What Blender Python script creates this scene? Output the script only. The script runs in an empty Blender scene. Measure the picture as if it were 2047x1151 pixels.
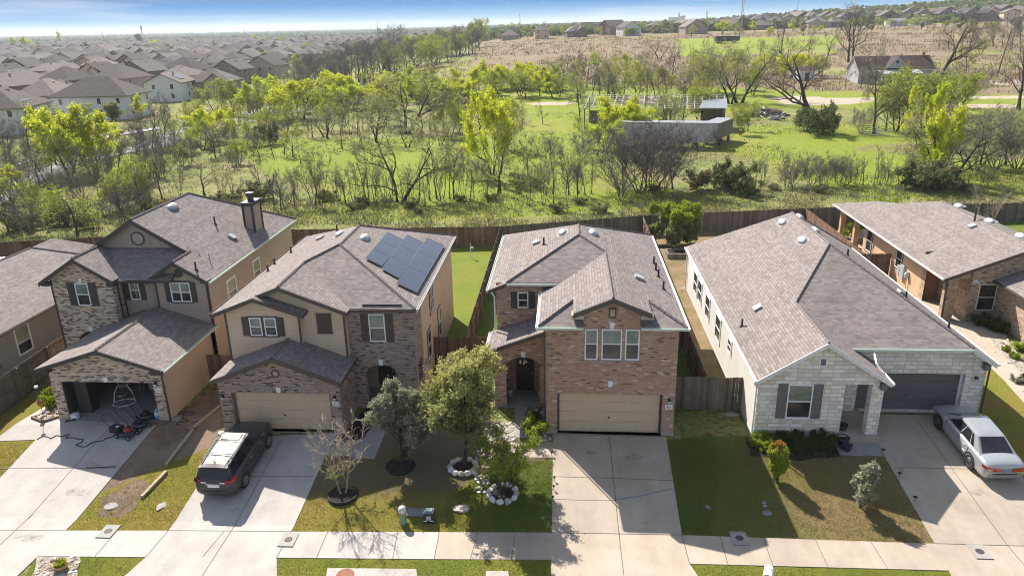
import bpy, bmesh, math, random
from mathutils import Vector, Matrix, noise
from mathutils.geometry import tessellate_polygon
random.seed(7)
S = bpy.context.scene
COL = S.collection
R = math.radians
# ------------------------------------------------------------------ camera
F_PX, CX, CY = 1472.42, 1023.5, 575.5
PITCH, YAW, ROLL = 0.343125, -0.0770672, 0.0207247
CAM = Vector((0, 0, 18.3645))
cp, sp, cy_, sy_ = math.cos(PITCH), math.sin(PITCH), math.cos(YAW), math.sin(YAW)
FWD = Vector((sy_*cp, cy_*cp, -sp)); RGT = Vector((cy_, -sy_, 0)); DWN = FWD.cross(RGT)
c_, s_ = math.cos(ROLL), math.sin(ROLL)
RGT, DWN = c_*RGT + s_*DWN, -s_*RGT + c_*DWN
cd = bpy.data.cameras.new("camera"); cam = bpy.data.objects.new("camera", cd); COL.objects.link(cam)
cam.matrix_world = Matrix(((RGT.x, -DWN.x, -FWD.x, CAM.x), (RGT.y, -DWN.y, -FWD.y, CAM.y), (RGT.z, -DWN.z, -FWD.z, CAM.z), (0, 0, 0, 1)))
cd.sensor_fit = 'HORIZONTAL'; cd.sensor_width = 36; cd.lens = 36*F_PX/2047; cd.clip_start = .5; cd.clip_end = 20000
S.camera = cam
def ray(x, y): return RGT*((x-CX)/F_PX) + DWN*((y-CY)/F_PX) + FWD
def onY(x, y, Y): v = ray(x, y); return CAM + v*((Y-CAM.y)/v.y)
def onX(x, y, X): v = ray(x, y); return CAM + v*((X-CAM.x)/v.x)
def onZ(x, y, Z): v = ray(x, y); return CAM + v*((Z-CAM.z)/v.z)
def onP(x, y, a, b, c):
    a = Vector(a); n = (Vector(b)-a).cross(Vector(c)-a); v = ray(x, y)
    return CAM + v*((a-CAM).dot(n)/v.dot(n))
# ------------------------------------------------------------------ terrain
def sst(a, b, x):
    t = min(1, max(0, (x-a)/(b-a))); return t*t*(3-2*t)
def front(x, y):
    top = 30.6 + 2.1*sst(11.5, 14, x)
    if y >= top: return .1366*(top-30.6)*sst(11.5, 14, x)*(1-sst(33, 38, y))
    if y >= 24.5: return -.83+(y-24.5)*.1361
    return -.83-.02*(24.5-y)
def gz(x, y):
    if y < 62: return front(x, y)
    b = x/y
    s = sst(-.30, .0, b)
    z = s*11*(sst(110, 430, y)*.85+.15*sst(300, 700, y))
    z += sst(.12, .6, b)*17*sst(400, 1000, y)
    z += sst(.05, .3, b)*sst(-.02, .2, b)*5*sst(420, 900, y)
    z += (noise.noise((x*.02, y*.02, 3)))*.5*sst(64, 90, y)*(1-.0*y)
    z -= 0.3*sst(66, 76, y)
    return z
def at(px, py):
    v = ray(px, py); t0 = 5; p = CAM+v*t0
    t = t0
    while t < 6000:
        t *= 1.015; q = CAM+v*t
        if q.z < gz(q.x, q.y):
            lo, hi = t/1.015, t
            for _ in range(18):
                m = (lo+hi)/2; q = CAM+v*m
                if q.z < gz(q.x, q.y): hi = m
                else: lo = m
            return CAM+v*hi
    return CAM+v*3000
def depth(p): return (Vector(p)-CAM).dot(FWD)
# ------------------------------------------------------------------ objects
W = {}
def tag(o, label=None, cat=None, group=None, kind=None):
    if label: o['label'] = label
    if cat: o['category'] = cat
    if group: o['group'] = group
    if kind: o['kind'] = kind
    return o
def thing(name, label, cat, loc, rz=0, group=None, local=False):
    o = bpy.data.objects.new(name, None); COL.objects.link(o); o.location = loc; o.rotation_euler.z = rz
    o.empty_display_size = .3
    W[o.name] = Vector((0, 0, 0)) if local else Vector(loc)
    return tag(o, label, cat, group)
def copy_tree(o, parent=None):
    c = o.copy(); COL.objects.link(c); c.parent = parent
    W[c.name] = W.get(o.name, Vector())
    for ch in o.children: copy_tree(ch, c)
    return c
class MB:
    def __init__(s): s.v = []; s.f = []; s.uv = []; s.mi = []
    def face(s, pts, mi=0, uv=None):
        pts = [Vector(p) for p in pts]
        n = Vector((0, 0, 0))
        for i in range(len(pts)):
            a, b = pts[i], pts[(i+1) % len(pts)]
            n += Vector(((a.y-b.y)*(a.z+b.z), (a.z-b.z)*(a.x+b.x), (a.x-b.x)*(a.y+b.y)))
        if n.length < 1e-12: return
        n.normalize()
        if uv is None:
            if abs(n.z) > .97: u, w = Vector((1, 0, 0)), Vector((0, 1, 0))
            else:
                u = Vector((0, 0, 1)).cross(n).normalized(); w = n.cross(u)
            uv = [(p.dot(u), p.dot(w)) for p in pts]
        k = len(s.v); s.v += pts; s.f.append(tuple(range(k, k+len(pts)))); s.uv += uv; s.mi.append(mi)
    def box(s, x0, x1, y0, y1, z0, z1, mi=0, m=None, skip=''):
        P = [Vector((x, y, z)) for z in (z0, z1) for y in (y0, y1) for x in (x0, x1)]
        if m: P = [m @ p for p in P]
        for k, q in (('f', (0, 1, 5, 4)), ('r', (1, 3, 7, 5)), ('b', (3, 2, 6, 7)), ('l', (2, 0, 4, 6)), ('t', (4, 5, 7, 6)), ('d', (2, 3, 1, 0))):
            if k not in skip: s.face([P[i] for i in q], mi)
    def tube(s, pts, rad, n=6, mi=0, cap=True):
        pts = [Vector(p) for p in pts]
        if not hasattr(rad, '__len__'): rad = [rad]*len(pts)
        rings = []
        for i, p in enumerate(pts):
            d = (pts[min(i+1, len(pts)-1)]-pts[max(i-1, 0)])
            d = d.normalized() if d.length > 1e-9 else Vector((0, 0, 1))
            a = Vector((0, 0, 1)) if abs(d.z) < .9 else Vector((1, 0, 0))
            u = d.cross(a).normalized(); w = d.cross(u)
            rings.append([p+(u*math.cos(t)+w*math.sin(t))*rad[i] for t in [2*math.pi*k/n for k in range(n)]])
        k0 = len(s.v)
        for r_ in rings: s.v += r_
        for i in range(len(pts)-1):
            for k in range(n):
                q = (k0+i*n+k, k0+i*n+(k+1) % n, k0+(i+1)*n+(k+1) % n, k0+(i+1)*n+k)
                s.f.append(q[::-1]); s.uv += [(0, 0), (.1, 0), (.1, .1), (0, .1)]; s.mi.append(mi)
        if cap:
            s.face(rings[-1][::-1], mi); s.face(rings[0], mi)
    def lathe(s, c, prof, n=16, mi=0, sx=1, sy=1, m=None):
        c = Vector(c); k0 = len(s.v)
        for r_, z in prof:
            for k in range(n):
                t = 2*math.pi*k/n
                p = Vector((r_*math.cos(t)*sx, r_*math.sin(t)*sy, z))
                s.v.append((m @ p if m else p)+c)
        for i in range(len(prof)-1):
            for k in range(n):
                s.f.append((k0+i*n+k, k0+i*n+(k+1) % n, k0+(i+1)*n+(k+1) % n, k0+(i+1)*n+k))
                s.uv += [(0, 0), (.1, 0), (.1, .1), (0, .1)]; s.mi.append(mi)
    def build(s, name, mats, parent=None, smooth=False, local=None):
        off = W.get(parent.name, Vector()) if parent else Vector()
        me = bpy.data.meshes.new(name)
        me.from_pydata([v-off for v in s.v], [], s.f)
        if len(s.uv) == len(me.loops):
            ul = me.uv_layers.new(name="UVMap")
            ul.data.foreach_set("uv", [c for u in s.uv for c in u])
        if not isinstance(mats, (list, tuple)): mats = [mats]
        for m in mats: me.materials.append(m)
        me.polygons.foreach_set("material_index", s.mi)
        if smooth: me.polygons.foreach_set("use_smooth", [True]*len(me.polygons))
        me.update()
        o = bpy.data.objects.new(name, me); COL.objects.link(o)
        if parent: o.parent = parent
        W[o.name] = off
        return o
class Fr:
    """vertical wall frame: s along p0->p1, z up, o outward"""
    def __init__(s, p0, p1):
        s.a = Vector((p0[0], p0[1], 0)); d = Vector((p1[0]-p0[0], p1[1]-p0[1], 0)); s.L = d.length
        s.d = d.normalized(); s.n = s.d.cross(Vector((0, 0, 1)))
    def P(s, u, z, o=0): return s.a + s.d*u + s.n*o + Vector((0, 0, z))
def fbox(mb, fr, u0, u1, z0, z1, o0, o1, mi=0):
    P = [fr.P(u, z, o) for z in (z0, z1) for o in (o1, o0) for u in (u0, u1)]
    for q in ((0, 1, 5, 4), (1, 3, 7, 5), (3, 2, 6, 7), (2, 0, 4, 6), (4, 5, 7, 6), (2, 3, 1, 0)): mb.face([P[i] for i in q], mi)
def wall(mb, fr, outline, holes=(), d=.2, mi=0, mi2=None):
    loops = [outline]+list(holes)
    flat = [p for l in loops for p in l]
    tris = tessellate_polygon([[Vector((p[0], p[1], 0)) for p in l] for l in loops])
    for t in tris:
        q = [flat[i] for i in t]
        ar = (q[1][0]-q[0][0])*(q[2][1]-q[0][1])-(q[1][1]-q[0][1])*(q[2][0]-q[0][0])
        if ar < 0: q = q[::-1]
        mb.face([fr.P(*p) for p in q], mi)
    for h in holes:
        for i in range(len(h)):
            a, b = h[i], h[(i+1) % len(h)]
            mb.face([fr.P(*a), fr.P(*b), fr.P(b[0], b[1], -d), fr.P(a[0], a[1], -d)], mi if mi2 is None else mi2)
def rect(a, b, z0, z1): return [(a, z0), (b, z0), (b, z1), (a, z1)]
def arch(a, b, z0, zs, zt, n=14):
    pts = [(a, z0), (b, z0), (b, zs)]
    for k in range(1, n): t = math.pi*k/n; pts.append(((a+b)/2+(b-a)/2*math.cos(t), zs+(zt-zs)*math.sin(t)))
    return pts+[(a, zs)]
def drape(name, poly, mat, dz=.02, step=1.5, skirt=.12, parent=None, jag=0):
    bm = bmesh.new()
    if jag:
        q = []
        for i in range(len(poly)):
            a, b = Vector(poly[i]), Vector(poly[(i+1) % len(poly)]); n = max(1, int((b-a).length/.35))
            for k in range(n):
                p = a.lerp(b, k/n); q.append((p.x+random.uniform(-jag, jag), p.y+random.uniform(-jag, jag)))
        poly = q
    vs = [bm.verts.new((x, y, 0)) for x, y in poly]; f = bm.faces.new(vs)
    if f.calc_area() and f.normal.z < 0: pass
    bmesh.ops.recalc_face_normals(bm, faces=bm.faces)
    if skirt:
        edges = [(tuple(poly[i]), tuple(poly[(i+1) % len(poly)])) for i in range(len(poly))]
    bmesh.ops.triangulate(bm, faces=bm.faces[:])
    xs = [p[0] for p in poly]; ys = [p[1] for p in poly]
    cuts = [(0, x) for x in frange(min(xs)+step, max(xs), step)]+[(1, y) for y in frange(min(ys)+step, max(ys), step)]+[(1, 24.5), (1, 30.6), (1, 32.7)]
    for ax, c in cuts:
        bmesh.ops.bisect_plane(bm, geom=bm.verts[:]+bm.edges[:]+bm.faces[:], plane_co=(c if ax == 0 else 0, c if ax == 1 else 0, 0), plane_no=(1-ax, ax, 0))
    bmesh.ops.remove_doubles(bm, verts=bm.verts, dist=1e-4)
    for v in bm.verts: v.co.z = gz(v.co.x, v.co.y)+dz
    if skirt:
        be = [e for e in bm.edges if len(e.link_faces) == 1]
        r_ = bmesh.ops.extrude_edge_only(bm, edges=be)
        for v in r_['geom']:
            if isinstance(v, bmesh.types.BMVert): v.co.z -= skirt
    bmesh.ops.recalc_face_normals(bm, faces=bm.faces)
    if sum(f.normal.z*f.calc_area() for f in bm.faces) < 0: bmesh.ops.reverse_faces(bm, faces=bm.faces)
    ul = bm.loops.layers.uv.new("UVMap")
    for f in bm.faces:
        for l in f.loops: l[ul].uv = (l.vert.co.x, l.vert.co.y)
    me = bpy.data.meshes.new(name); bm.to_mesh(me); bm.free(); me.materials.append(mat)
    o = bpy.data.objects.new(name, me); COL.objects.link(o)
    W[o.name] = Vector()
    if parent: o.parent = parent
    return o
def frange(a, b, s):
    o = []
    while a < b: o.append(a); a += s
    return o
# ------------------------------------------------------------------ materials
class N:
    def __init__(s, name):
        s.m = bpy.data.materials.new(name); s.m.use_nodes = True; s.t = s.m.node_tree; s.t.nodes.clear()
        s.out = s.t.nodes.new('ShaderNodeOutputMaterial')
    def n(s, typ, **kw):
        nd = s.t.nodes.new('ShaderNode'+typ)
        for k, v in kw.items():
            if k.startswith('_'): setattr(nd, k[1:], v)
            else:
                k = k.replace('__', ' ')
                if isinstance(v, bpy.types.NodeSocket): s.t.links.new(v, nd.inputs[k])
                else: nd.inputs[k].default_value = v
        return nd
    def link(s, a, b): s.t.links.new(a, b)
    def uv(s): return s.n('UVMap').outputs[0]
    def obj(s): return s.n('TexCoord').outputs['Object']
    def pos(s): return s.n('NewGeometry').outputs['Position']
    def noise(s, vec, scale, detail=4, rough=.6):
        nd = s.n('TexNoise', Scale=scale, Detail=detail, Roughness=rough); s.link(vec, nd.inputs['Vector']); return nd.outputs['Fac']
    def ramp(s, fac, stops, interp='LINEAR'):
        nd = s.t.nodes.new('ShaderNodeValToRGB'); r = nd.color_ramp; r.interpolation = interp
        while len(r.elements) < len(stops): r.elements.new(.5)
        for e, (p, c) in zip(r.elements, stops): e.position = p; e.color = (*c, 1) if len(c) == 3 else c
        s.link(fac, nd.inputs[0]); return nd.outputs[0]
    def mix(s, fac, a, b, mode='MIX'):
        nd = s.t.nodes.new('ShaderNodeMix'); nd.data_type = 'RGBA'; nd.blend_type = mode
        for i, v in ((0, fac), (6, a), (7, b)):
            if isinstance(v, bpy.types.NodeSocket): s.link(v, nd.inputs[i])
            else: nd.inputs[i].default_value = v if i == 0 else ((*v, 1) if len(v) == 3 else v)
        return nd.outputs[2]
    def math(s, op, a, b=0.0):
        nd = s.t.nodes.new('ShaderNodeMath'); nd.operation = op
        for i, v in ((0, a), (1, b)):
            if isinstance(v, bpy.types.NodeSocket): s.link(v, nd.inputs[i])
            else: nd.inputs[i].default_value = v
        return nd.outputs[0]
    def map(s, vec, scale=(1, 1, 1), loc=(0, 0, 0), rot=(0, 0, 0)):
        nd = s.n('Mapping'); s.link(vec, nd.inputs[0]); nd.inputs['Scale'].default_value = scale; nd.inputs['Location'].default_value = loc; nd.inputs['Rotation'].default_value = rot
        return nd.outputs[0]
    def bump(s, h, st=.3, dist=.02):
        nd = s.n('Bump', Strength=st, Distance=dist); s.link(h, nd.inputs['Height']); return nd.outputs[0]
    def pbr(s, col, rough=.8, metal=0.0, normal=None, spec=.5, coat=0.0):
        nd = s.n('BsdfPrincipled', Metallic=metal)
        for k, v in (('Base Color', col), ('Roughness', rough)):
            if isinstance(v, bpy.types.NodeSocket): s.link(v, nd.inputs[k])
            else: nd.inputs[k].default_value = (*v, 1) if k == 'Base Color' else v
        nd.inputs['Specular IOR Level'].default_value = spec; nd.inputs['Coat Weight'].default_value = coat
        if normal: s.link(normal, nd.inputs['Normal'])
        s.link(nd.outputs[0], s.out.inputs[0]); return nd
M = {}
def plain(name, col, rough=.6, metal=0.0, var=.12, scale=6, spec=.4, coat=0.0, bump=0):
    k = N(name); f = k.noise(k.obj(), scale, 5)
    lo = tuple(c*(1-var) for c in col); hi = tuple(min(1, c*(1+var)) for c in col)
    k.pbr(k.ramp(f, [(.3, lo), (.7, hi)]), rough, metal, k.bump(f, bump, .01) if bump else None, spec, coat); M[name] = k.m; return k.m
def brick(name, ramp_stops, mortar, bw=.21, bh=.075, ms=.010, stain=.25, hue=.15, squash=1, rough=.9, bump=.5, offset=.5):
    k = N(name); uv = k.uv()
    b = k.n('TexBrick', Scale=1.0, _offset=offset, _squash=squash, _squash_frequency=2); k.link(uv, b.inputs['Vector'])
    b.inputs['Color1'].default_value = (0, 0, 0, 1); b.inputs['Color2'].default_value = (1, 1, 1, 1); b.inputs['Mortar'].default_value = (.5, .5, .5, 1)
    b.inputs['Mortar Size'].default_value = ms; b.inputs['Mortar Smooth'].default_value = .2; b.inputs['Bias'].default_value = 0
    b.inputs['Brick Width'].default_value = bw; b.inputs['Row Height'].default_value = bh
    c = k.ramp(b.outputs['Color'], ramp_stops, 'CONSTANT')
    big = k.noise(k.map(uv, (1, 2.5, 1)), 1.1, 5)
    c = k.mix(stain, c, k.ramp(big, [(.3, (.35, .33, .32)), (.7, (.75, .72, .7))]), 'SOFT_LIGHT')
    fine = k.noise(uv, 40, 3)
    c = k.mix(.25, c, k.ramp(fine, [(.3, (.3, .3, .3)), (.7, (.75, .75, .75))]), 'OVERLAY')
    c = k.mix(b.outputs['Fac'], c, mortar)
    h = k.math('SUBTRACT', fine, k.math('MULTIPLY', b.outputs['Fac'], 1.5))
    k.pbr(c, rough, 0, k.bump(h, bump, .012), .25); M[name] = k.m; return k.m
brick('brick_tan_dark', [(0, (.11, .075, .065)), (.17, (.22, .15, .12)), (.30, (.43, .325, .24)), (.55, (.52, .40, .30)), (.72, (.60, .475, .36)), (.88, (.46, .34, .25))], (.52, .46, .40), bw=.24, bh=.085)
brick('brick_grey_brown', [(0, (.07, .05, .05)), (.11, (.22, .16, .14)), (.4, (.305, .225, .19)), (.7, (.36, .27, .225)), (.9, (.27, .19, .165))], (.40, .34, .30), bw=.24, bh=.085)
brick('brick_red', [(0, (.16, .09, .07)), (.05, (.345, .20, .14)), (.35, (.395, .235, .165)), (.65, (.445, .275, .195)), (.94, (.56, .42, .33))], (.44, .35, .29), bw=.24, bh=.085)
brick('brick_beige', [(0, (.16, .11, .08)), (.1, (.32, .22, .15)), (.4, (.38, .26, .18)), (.7, (.44, .31, .22)), (.92, (.5, .38, .28))], (.42, .36, .3), bw=.24, bh=.085)
brick('limestone', [(0, (.62, .57, .50)), (.25, (.72, .67, .60)), (.55, (.78, .74, .68)), (.86, (.68, .57, .43)), (.93, (.76, .72, .66))], (.50, .47, .44), bw=.52, bh=.20, ms=.014, stain=.3, squash=.6, bump=.8)
brick('brick_far', [(0, (.10, .075, .06)), (.25, (.2, .145, .115)), (.6, (.27, .2, .165))], (.3, .27, .25), bw=.5, bh=.2)
def shingle(name, a, b, c3, vary=False):
    k = N(name); uv = k.uv()
    w = k.n('TexBrick', Scale=1.0, _offset=.37, _squash=.7, _squash_frequency=3); k.link(uv, w.inputs['Vector'])
    w.inputs['Color1'].default_value = (0, 0, 0, 1); w.inputs['Color2'].default_value = (1, 1, 1, 1)
    w.inputs['Mortar'].default_value = (.5, .5, .5, 1); w.inputs['Mortar Size'].default_value = .006; w.inputs['Brick Width'].default_value = .28; w.inputs['Row Height'].default_value = .145
    c = k.ramp(w.outputs['Color'], [(0, a), (.5, b), (1, c3)])
    sp = k.n('SeparateXYZ'); k.link(uv, sp.inputs[0])
    row = k.math('FRACT', k.math('DIVIDE', sp.outputs[1], .145))
    edge = k.math('GREATER_THAN', .16, row)
    n1 = k.noise(uv, .5, 6); n2 = k.noise(uv, 60, 2)
    rowid = k.n('TexWhiteNoise', _noise_dimensions='1D'); k.link(k.math('FLOOR', k.math('DIVIDE', sp.outputs[1], .145)), rowid.inputs['W'])
    c = k.mix(.16, c, k.ramp(rowid.outputs[0], [(0, (.25, .25, .25)), (1, (.75, .75, .75))]), 'SOFT_LIGHT')
    c = k.mix(.35, c, k.ramp(n1, [(.3, (.36, .36, .36)), (.7, (.66, .65, .64))]), 'SOFT_LIGHT')
    c = k.mix(.3, c, k.ramp(n2, [(.3, (.3, .3, .3)), (.7, (.7, .7, .7))]), 'OVERLAY')
    c = k.mix(k.math('MULTIPLY', edge, .5), c, tuple(x*.35 for x in a))
    if vary:
        oi = k.n('ObjectInfo'); c = k.mix(1.0, c, k.ramp(oi.outputs['Random'], [(0, (.5, .49, .50)), (.35, (.85, .80, .76)), (.65, (1.05, 1.04, 1.06)), (1, (1.5, 1.42, 1.34))]), 'MULTIPLY')
    h = k.math('ADD', k.math('MULTIPLY', row, -.8), k.math('MULTIPLY', n2, .5))
    k.pbr(c, .95, 0, k.bump(h, .6, .012), .2); M[name] = k.m
shingle('shingle', (.165, .143, .134), (.205, .179, .168), (.245, .216, .203))
shingle('shingle_far', (.105, .092, .085), (.135, .12, .11), (.165, .148, .136), True)
shingle('shingle_rust', (.05, .036, .032), (.085, .056, .048), (.13, .10, .095))
def siding(name, col, lap=.18, vertical=False):
    k = N(name); uv = k.uv(); sp = k.n('SeparateXYZ'); k.link(uv, sp.inputs[0])
    row = k.math('FRACT', k.math('DIVIDE', sp.outputs[0 if vertical else 1], lap))
    n1 = k.noise(uv, .9, 5); n2 = k.noise(k.map(uv, (1, 8, 1)), 5, 3)
    c = k.ramp(n1, [(.3, tuple(x*.9 for x in col)), (.7, tuple(min(1, x*1.06) for x in col))])
    c = k.mix(.15, c, k.ramp(n2, [(.3, (.35, .35, .35)), (.7, (.65, .65, .65))]), 'OVERLAY')
    edge = k.math('GREATER_THAN', .1, row)
    c = k.mix(k.math('MULTIPLY', edge, .35), c, tuple(x*.4 for x in col))
    k.pbr(c, .75, 0, k.bump(k.math('ADD', k.math('MULTIPLY', row, -1.0), k.math('MULTIPLY', n2, .2)), .5, .015), .3); M[name] = k.m
siding('siding_tan', (.45, .36, .275)); siding('siding_beige', (.60, .455, .33)); siding('siding_taupe', (.37, .30, .25)); siding('siding_pale', (.62, .60, .55))
siding('siding_orange', (.55, .36, .22)); siding('siding_grey', (.30, .28, .265)); siding('siding_white', (.62, .63, .64)); siding('siding_weathered', (.40, .41, .42))
def stucco(name, col):
    k = N(name); o = k.obj(); f = k.noise(o, 45, 3); g = k.noise(o, .7, 5)
    c = k.ramp(g, [(.3, tuple(x*.9 for x in col)), (.7, tuple(min(1, x*1.07) for x in col))])
    k.pbr(c, .9, 0, k.bump(f, .3, .008), .2); M[name] = k.m
stucco('trim_taupe', (.37, .30, .25)); stucco('stucco_tan', (.43, .34, .26))
def concrete(name, col, var=.24):
    k = N(name); p = k.pos()
    a = k.noise(p, .45, 6, .65); b = k.noise(k.map(p, (1, .25, 1)), 1.6, 5); f = k.noise(p, 55, 3)
    c = k.ramp(a, [(.28, tuple(x*(1-var) for x in col)), (.62, col), (.8, tuple(min(1, x*1.05) for x in col))])
    c = k.mix(.35, c, k.ramp(b, [(.3, (.34, .33, .32)), (.6, (.6, .6, .6))]), 'SOFT_LIGHT')
    v = k.noise(p, 2.3, 8, .7)
    c = k.mix(k.ramp(v, [(.58, (0, 0, 0)), (.72, (.5, .5, .5))]), c, tuple(x*.62 for x in col))
    c = k.mix(.3, c, k.ramp(f, [(.3, (.38, .38, .38)), (.7, (.65, .65, .65))]), 'OVERLAY')
    k.pbr(c, .88, 0, k.bump(f, .15, .006), .3); M[name] = k.m
concrete('concrete_white', (.40, .375, .345)); concrete('concrete_tan', (.385, .325, .26)); concrete('concrete_grey', (.28, .27, .26)); concrete('asphalt', (.22, .205, .195))
concrete('slab', (.31, .295, .275)); concrete('dirt_road', (.50, .42, .34))
def grass(name, stops, scale=.35, fine=26, bump=1.0, patch=None):
    k = N(name); p = k.pos()
    a = k.noise(p, scale, 7, .62); b = k.noise(p, fine, 4, .7); c0 = k.noise(p, fine*.22, 5, .7)
    m = k.math('ADD', k.math('MULTIPLY', a, .62), k.math('ADD', k.math('MULTIPLY', b, .17), k.math('MULTIPLY', c0, .21)))
    c = k.ramp(m, stops)
    c = k.mix(.75, c, k.ramp(b, [(.32, (.2, .2, .2)), (.7, (.78, .78, .75))]), 'OVERLAY')
    h = k.math('ADD', b, k.math('MULTIPLY', c0, .8))
    k.pbr(c, .95, 0, k.bump(h, bump, .09), .15); M[name] = k.m
grass('grass_olive', [(.34, (.23, .165, .06)), (.44, (.26, .20, .045)), (.54, (.23, .21, .035)), (.66, (.15, .18, .028))])
grass('grass_green', [(.34, (.23, .20, .07)), (.43, (.15, .19, .035)), (.55, (.10, .16, .025)), (.68, (.08, .14, .02))])
grass('grass_dormant', [(.36, (.15, .17, .035)), (.44, (.23, .195, .055)), (.52, (.27, .20, .09)), (.64, (.24, .17, .085))], scale=.5)
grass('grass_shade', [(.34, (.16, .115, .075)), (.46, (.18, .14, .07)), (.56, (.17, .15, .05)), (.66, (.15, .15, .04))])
grass('grass_back', [(.34, (.27, .21, .08)), (.43, (.21, .23, .04)), (.55, (.18, .23, .03)), (.68, (.13, .20, .03))])
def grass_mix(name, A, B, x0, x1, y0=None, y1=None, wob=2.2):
    # turf kinds blended along x, painted shade to sunlit tone along y; ragged border
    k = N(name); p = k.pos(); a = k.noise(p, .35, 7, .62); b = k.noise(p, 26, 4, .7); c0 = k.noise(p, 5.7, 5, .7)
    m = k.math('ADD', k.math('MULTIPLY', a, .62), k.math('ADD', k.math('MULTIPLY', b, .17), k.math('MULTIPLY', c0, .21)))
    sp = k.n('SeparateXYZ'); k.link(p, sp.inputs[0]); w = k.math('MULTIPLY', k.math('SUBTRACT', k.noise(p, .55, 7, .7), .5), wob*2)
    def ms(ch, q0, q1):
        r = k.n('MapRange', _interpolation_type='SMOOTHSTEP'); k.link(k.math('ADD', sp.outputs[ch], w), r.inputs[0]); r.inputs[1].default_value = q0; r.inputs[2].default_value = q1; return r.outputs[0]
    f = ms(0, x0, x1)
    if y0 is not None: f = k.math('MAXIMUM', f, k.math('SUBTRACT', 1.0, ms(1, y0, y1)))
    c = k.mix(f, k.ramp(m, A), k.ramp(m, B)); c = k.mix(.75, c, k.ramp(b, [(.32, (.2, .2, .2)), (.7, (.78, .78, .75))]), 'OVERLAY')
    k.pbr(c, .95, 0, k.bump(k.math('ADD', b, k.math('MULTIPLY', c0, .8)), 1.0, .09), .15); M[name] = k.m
_gr = [(.34, (.20, .18, .065)), (.43, (.14, .18, .04)), (.55, (.10, .155, .03)), (.68, (.08, .135, .025))]; _do = [(.36, (.17, .17, .045)), (.44, (.23, .19, .065)), (.52, (.27, .20, .10)), (.64, (.24, .17, .09))]; _shaded = [(.34, (.18, .135, .105)), (.46, (.195, .155, .11)), (.56, (.18, .15, .095)), (.66, (.16, .145, .08))]; _ol = [(.34, (.24, .17, .065)), (.44, (.27, .21, .05)), (.54, (.24, .215, .045)), (.66, (.16, .185, .035))]
grass_mix('turf_right', _gr, _do, 7.4, 10.2); grass_mix('turf_centre_shaded', _shaded, _ol, 60, 61, 25.6, 27.2, 1.2); grass_mix('turf_entry', _ol, _gr, -4.6, -3.0, wob=1.4)  # centre lawn: shade painted in as grey-brown, sunlit olive by the sidewalk
grass('soil', [(.34, (.13, .095, .065)), (.48, (.21, .155, .11)), (.56, (.27, .20, .145)), (.68, (.17, .15, .07))], scale=.5, bump=.7)
grass('mulch', [(.34, (.025, .02, .018)), (.5, (.05, .042, .038)), (.68, (.09, .08, .075))], scale=2, fine=40)
grass('gravel', [(.34, (.25, .21, .17)), (.48, (.42, .37, .31)), (.6, (.55, .50, .44)), (.7, (.3, .26, .22))], scale=3, fine=20)
grass('side_yard', [(.34, (.14, .15, .03)), (.44, (.21, .17, .07)), (.54, (.30, .22, .13)), (.66, (.34, .26, .18))], scale=.4)
grass('verge_street', [(.34, (.22, .19, .04)), (.48, (.18, .20, .03)), (.6, (.13, .17, .025)), (.7, (.25, .19, .07))])
# field ground: colour attribute drives the big zones (lush, brown, bare, weedy)
def field():
    k = N('field'); p = k.pos()
    at_ = k.n('Attribute', _attribute_name='zone'); sp = k.n('SeparateColor'); k.link(at_.outputs['Color'], sp.inputs[0])
    a = k.noise(p, .06, 7, .65); b = k.noise(p, 3.5, 5, .75); c0 = k.noise(p, .45, 6, .7)
    m = k.math('ADD', k.math('MULTIPLY', a, .45), k.math('ADD', k.math('MULTIPLY', b, .25), k.math('MULTIPLY', c0, .30)))
    g = k.ramp(m, [(.36, (.30, .26, .10)), (.43, (.27, .285, .06)), (.52, (.21, .27, .035)), (.62, (.28, .31, .04)), (.7, (.14, .18, .03))])
    br = k.ramp(k.math('ADD', k.math('MULTIPLY', m, .6), k.math('MULTIPLY', k.noise(p, .035, 8, .72), .4)), [(.36, (.12, .10, .065)), (.43, (.19, .155, .10)), (.48, (.27, .21, .145)), (.53, (.22, .175, .115)), (.58, (.21, .195, .085)), (.64, (.18, .20, .07))])
    dirt = k.ramp(m, [(.36, (.36, .29, .22)), (.5, (.47, .39, .31)), (.65, (.55, .47, .38))])
    weed = k.ramp(m, [(.36, (.12, .13, .055)), (.44, (.24, .22, .10)), (.50, (.19, .225, .06)), (.56, (.34, .285, .16)), (.62, (.20, .22, .07)), (.7, (.12, .15, .045))])
    def thr(ch):
        x = k.math('ADD', sp.outputs[ch], k.math('MULTIPLY', k.math('SUBTRACT', c0, .5), 1.1)); return k.ramp(x, [(.38, (0, 0, 0)), (.62, (1, 1, 1))])
    c = k.mix(thr(0), g, br); c = k.mix(thr(2), c, weed); c = k.mix(thr(1), c, dirt)
    c = k.mix(.8, c, k.ramp(b, [(.33, (.2, .2, .2)), (.7, (.8, .8, .78))]), 'OVERLAY')
    k.pbr(c, .97, 0, k.bump(k.math('ADD', b, c0), .9, .35), .1); M['field'] = k.m
field()
def leaf(name, cols, trans=.35, rough=.6):
    k = N(name); g = k.n('NewGeometry'); r = g.outputs['Random Per Island']
    n_ = len(cols); c = k.ramp(r, [(i/(n_-1), c) for i, c in enumerate(cols)])
    d = k.n('BsdfDiffuse'); t = k.n('BsdfTranslucent'); k.link(c, d.inputs[0]); k.link(c, t.inputs[0])
    mx = k.n('MixShader', Fac=trans); k.link(d.outputs[0], mx.inputs[1]); k.link(t.outputs[0], mx.inputs[2])
    k.link(mx.outputs[0], k.out.inputs[0]); M[name] = k.m
leaf('leaf_yellow', [(.42, .50, .04), (.55, .60, .045), (.68, .67, .06), (.48, .56, .05)], .5)
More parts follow.
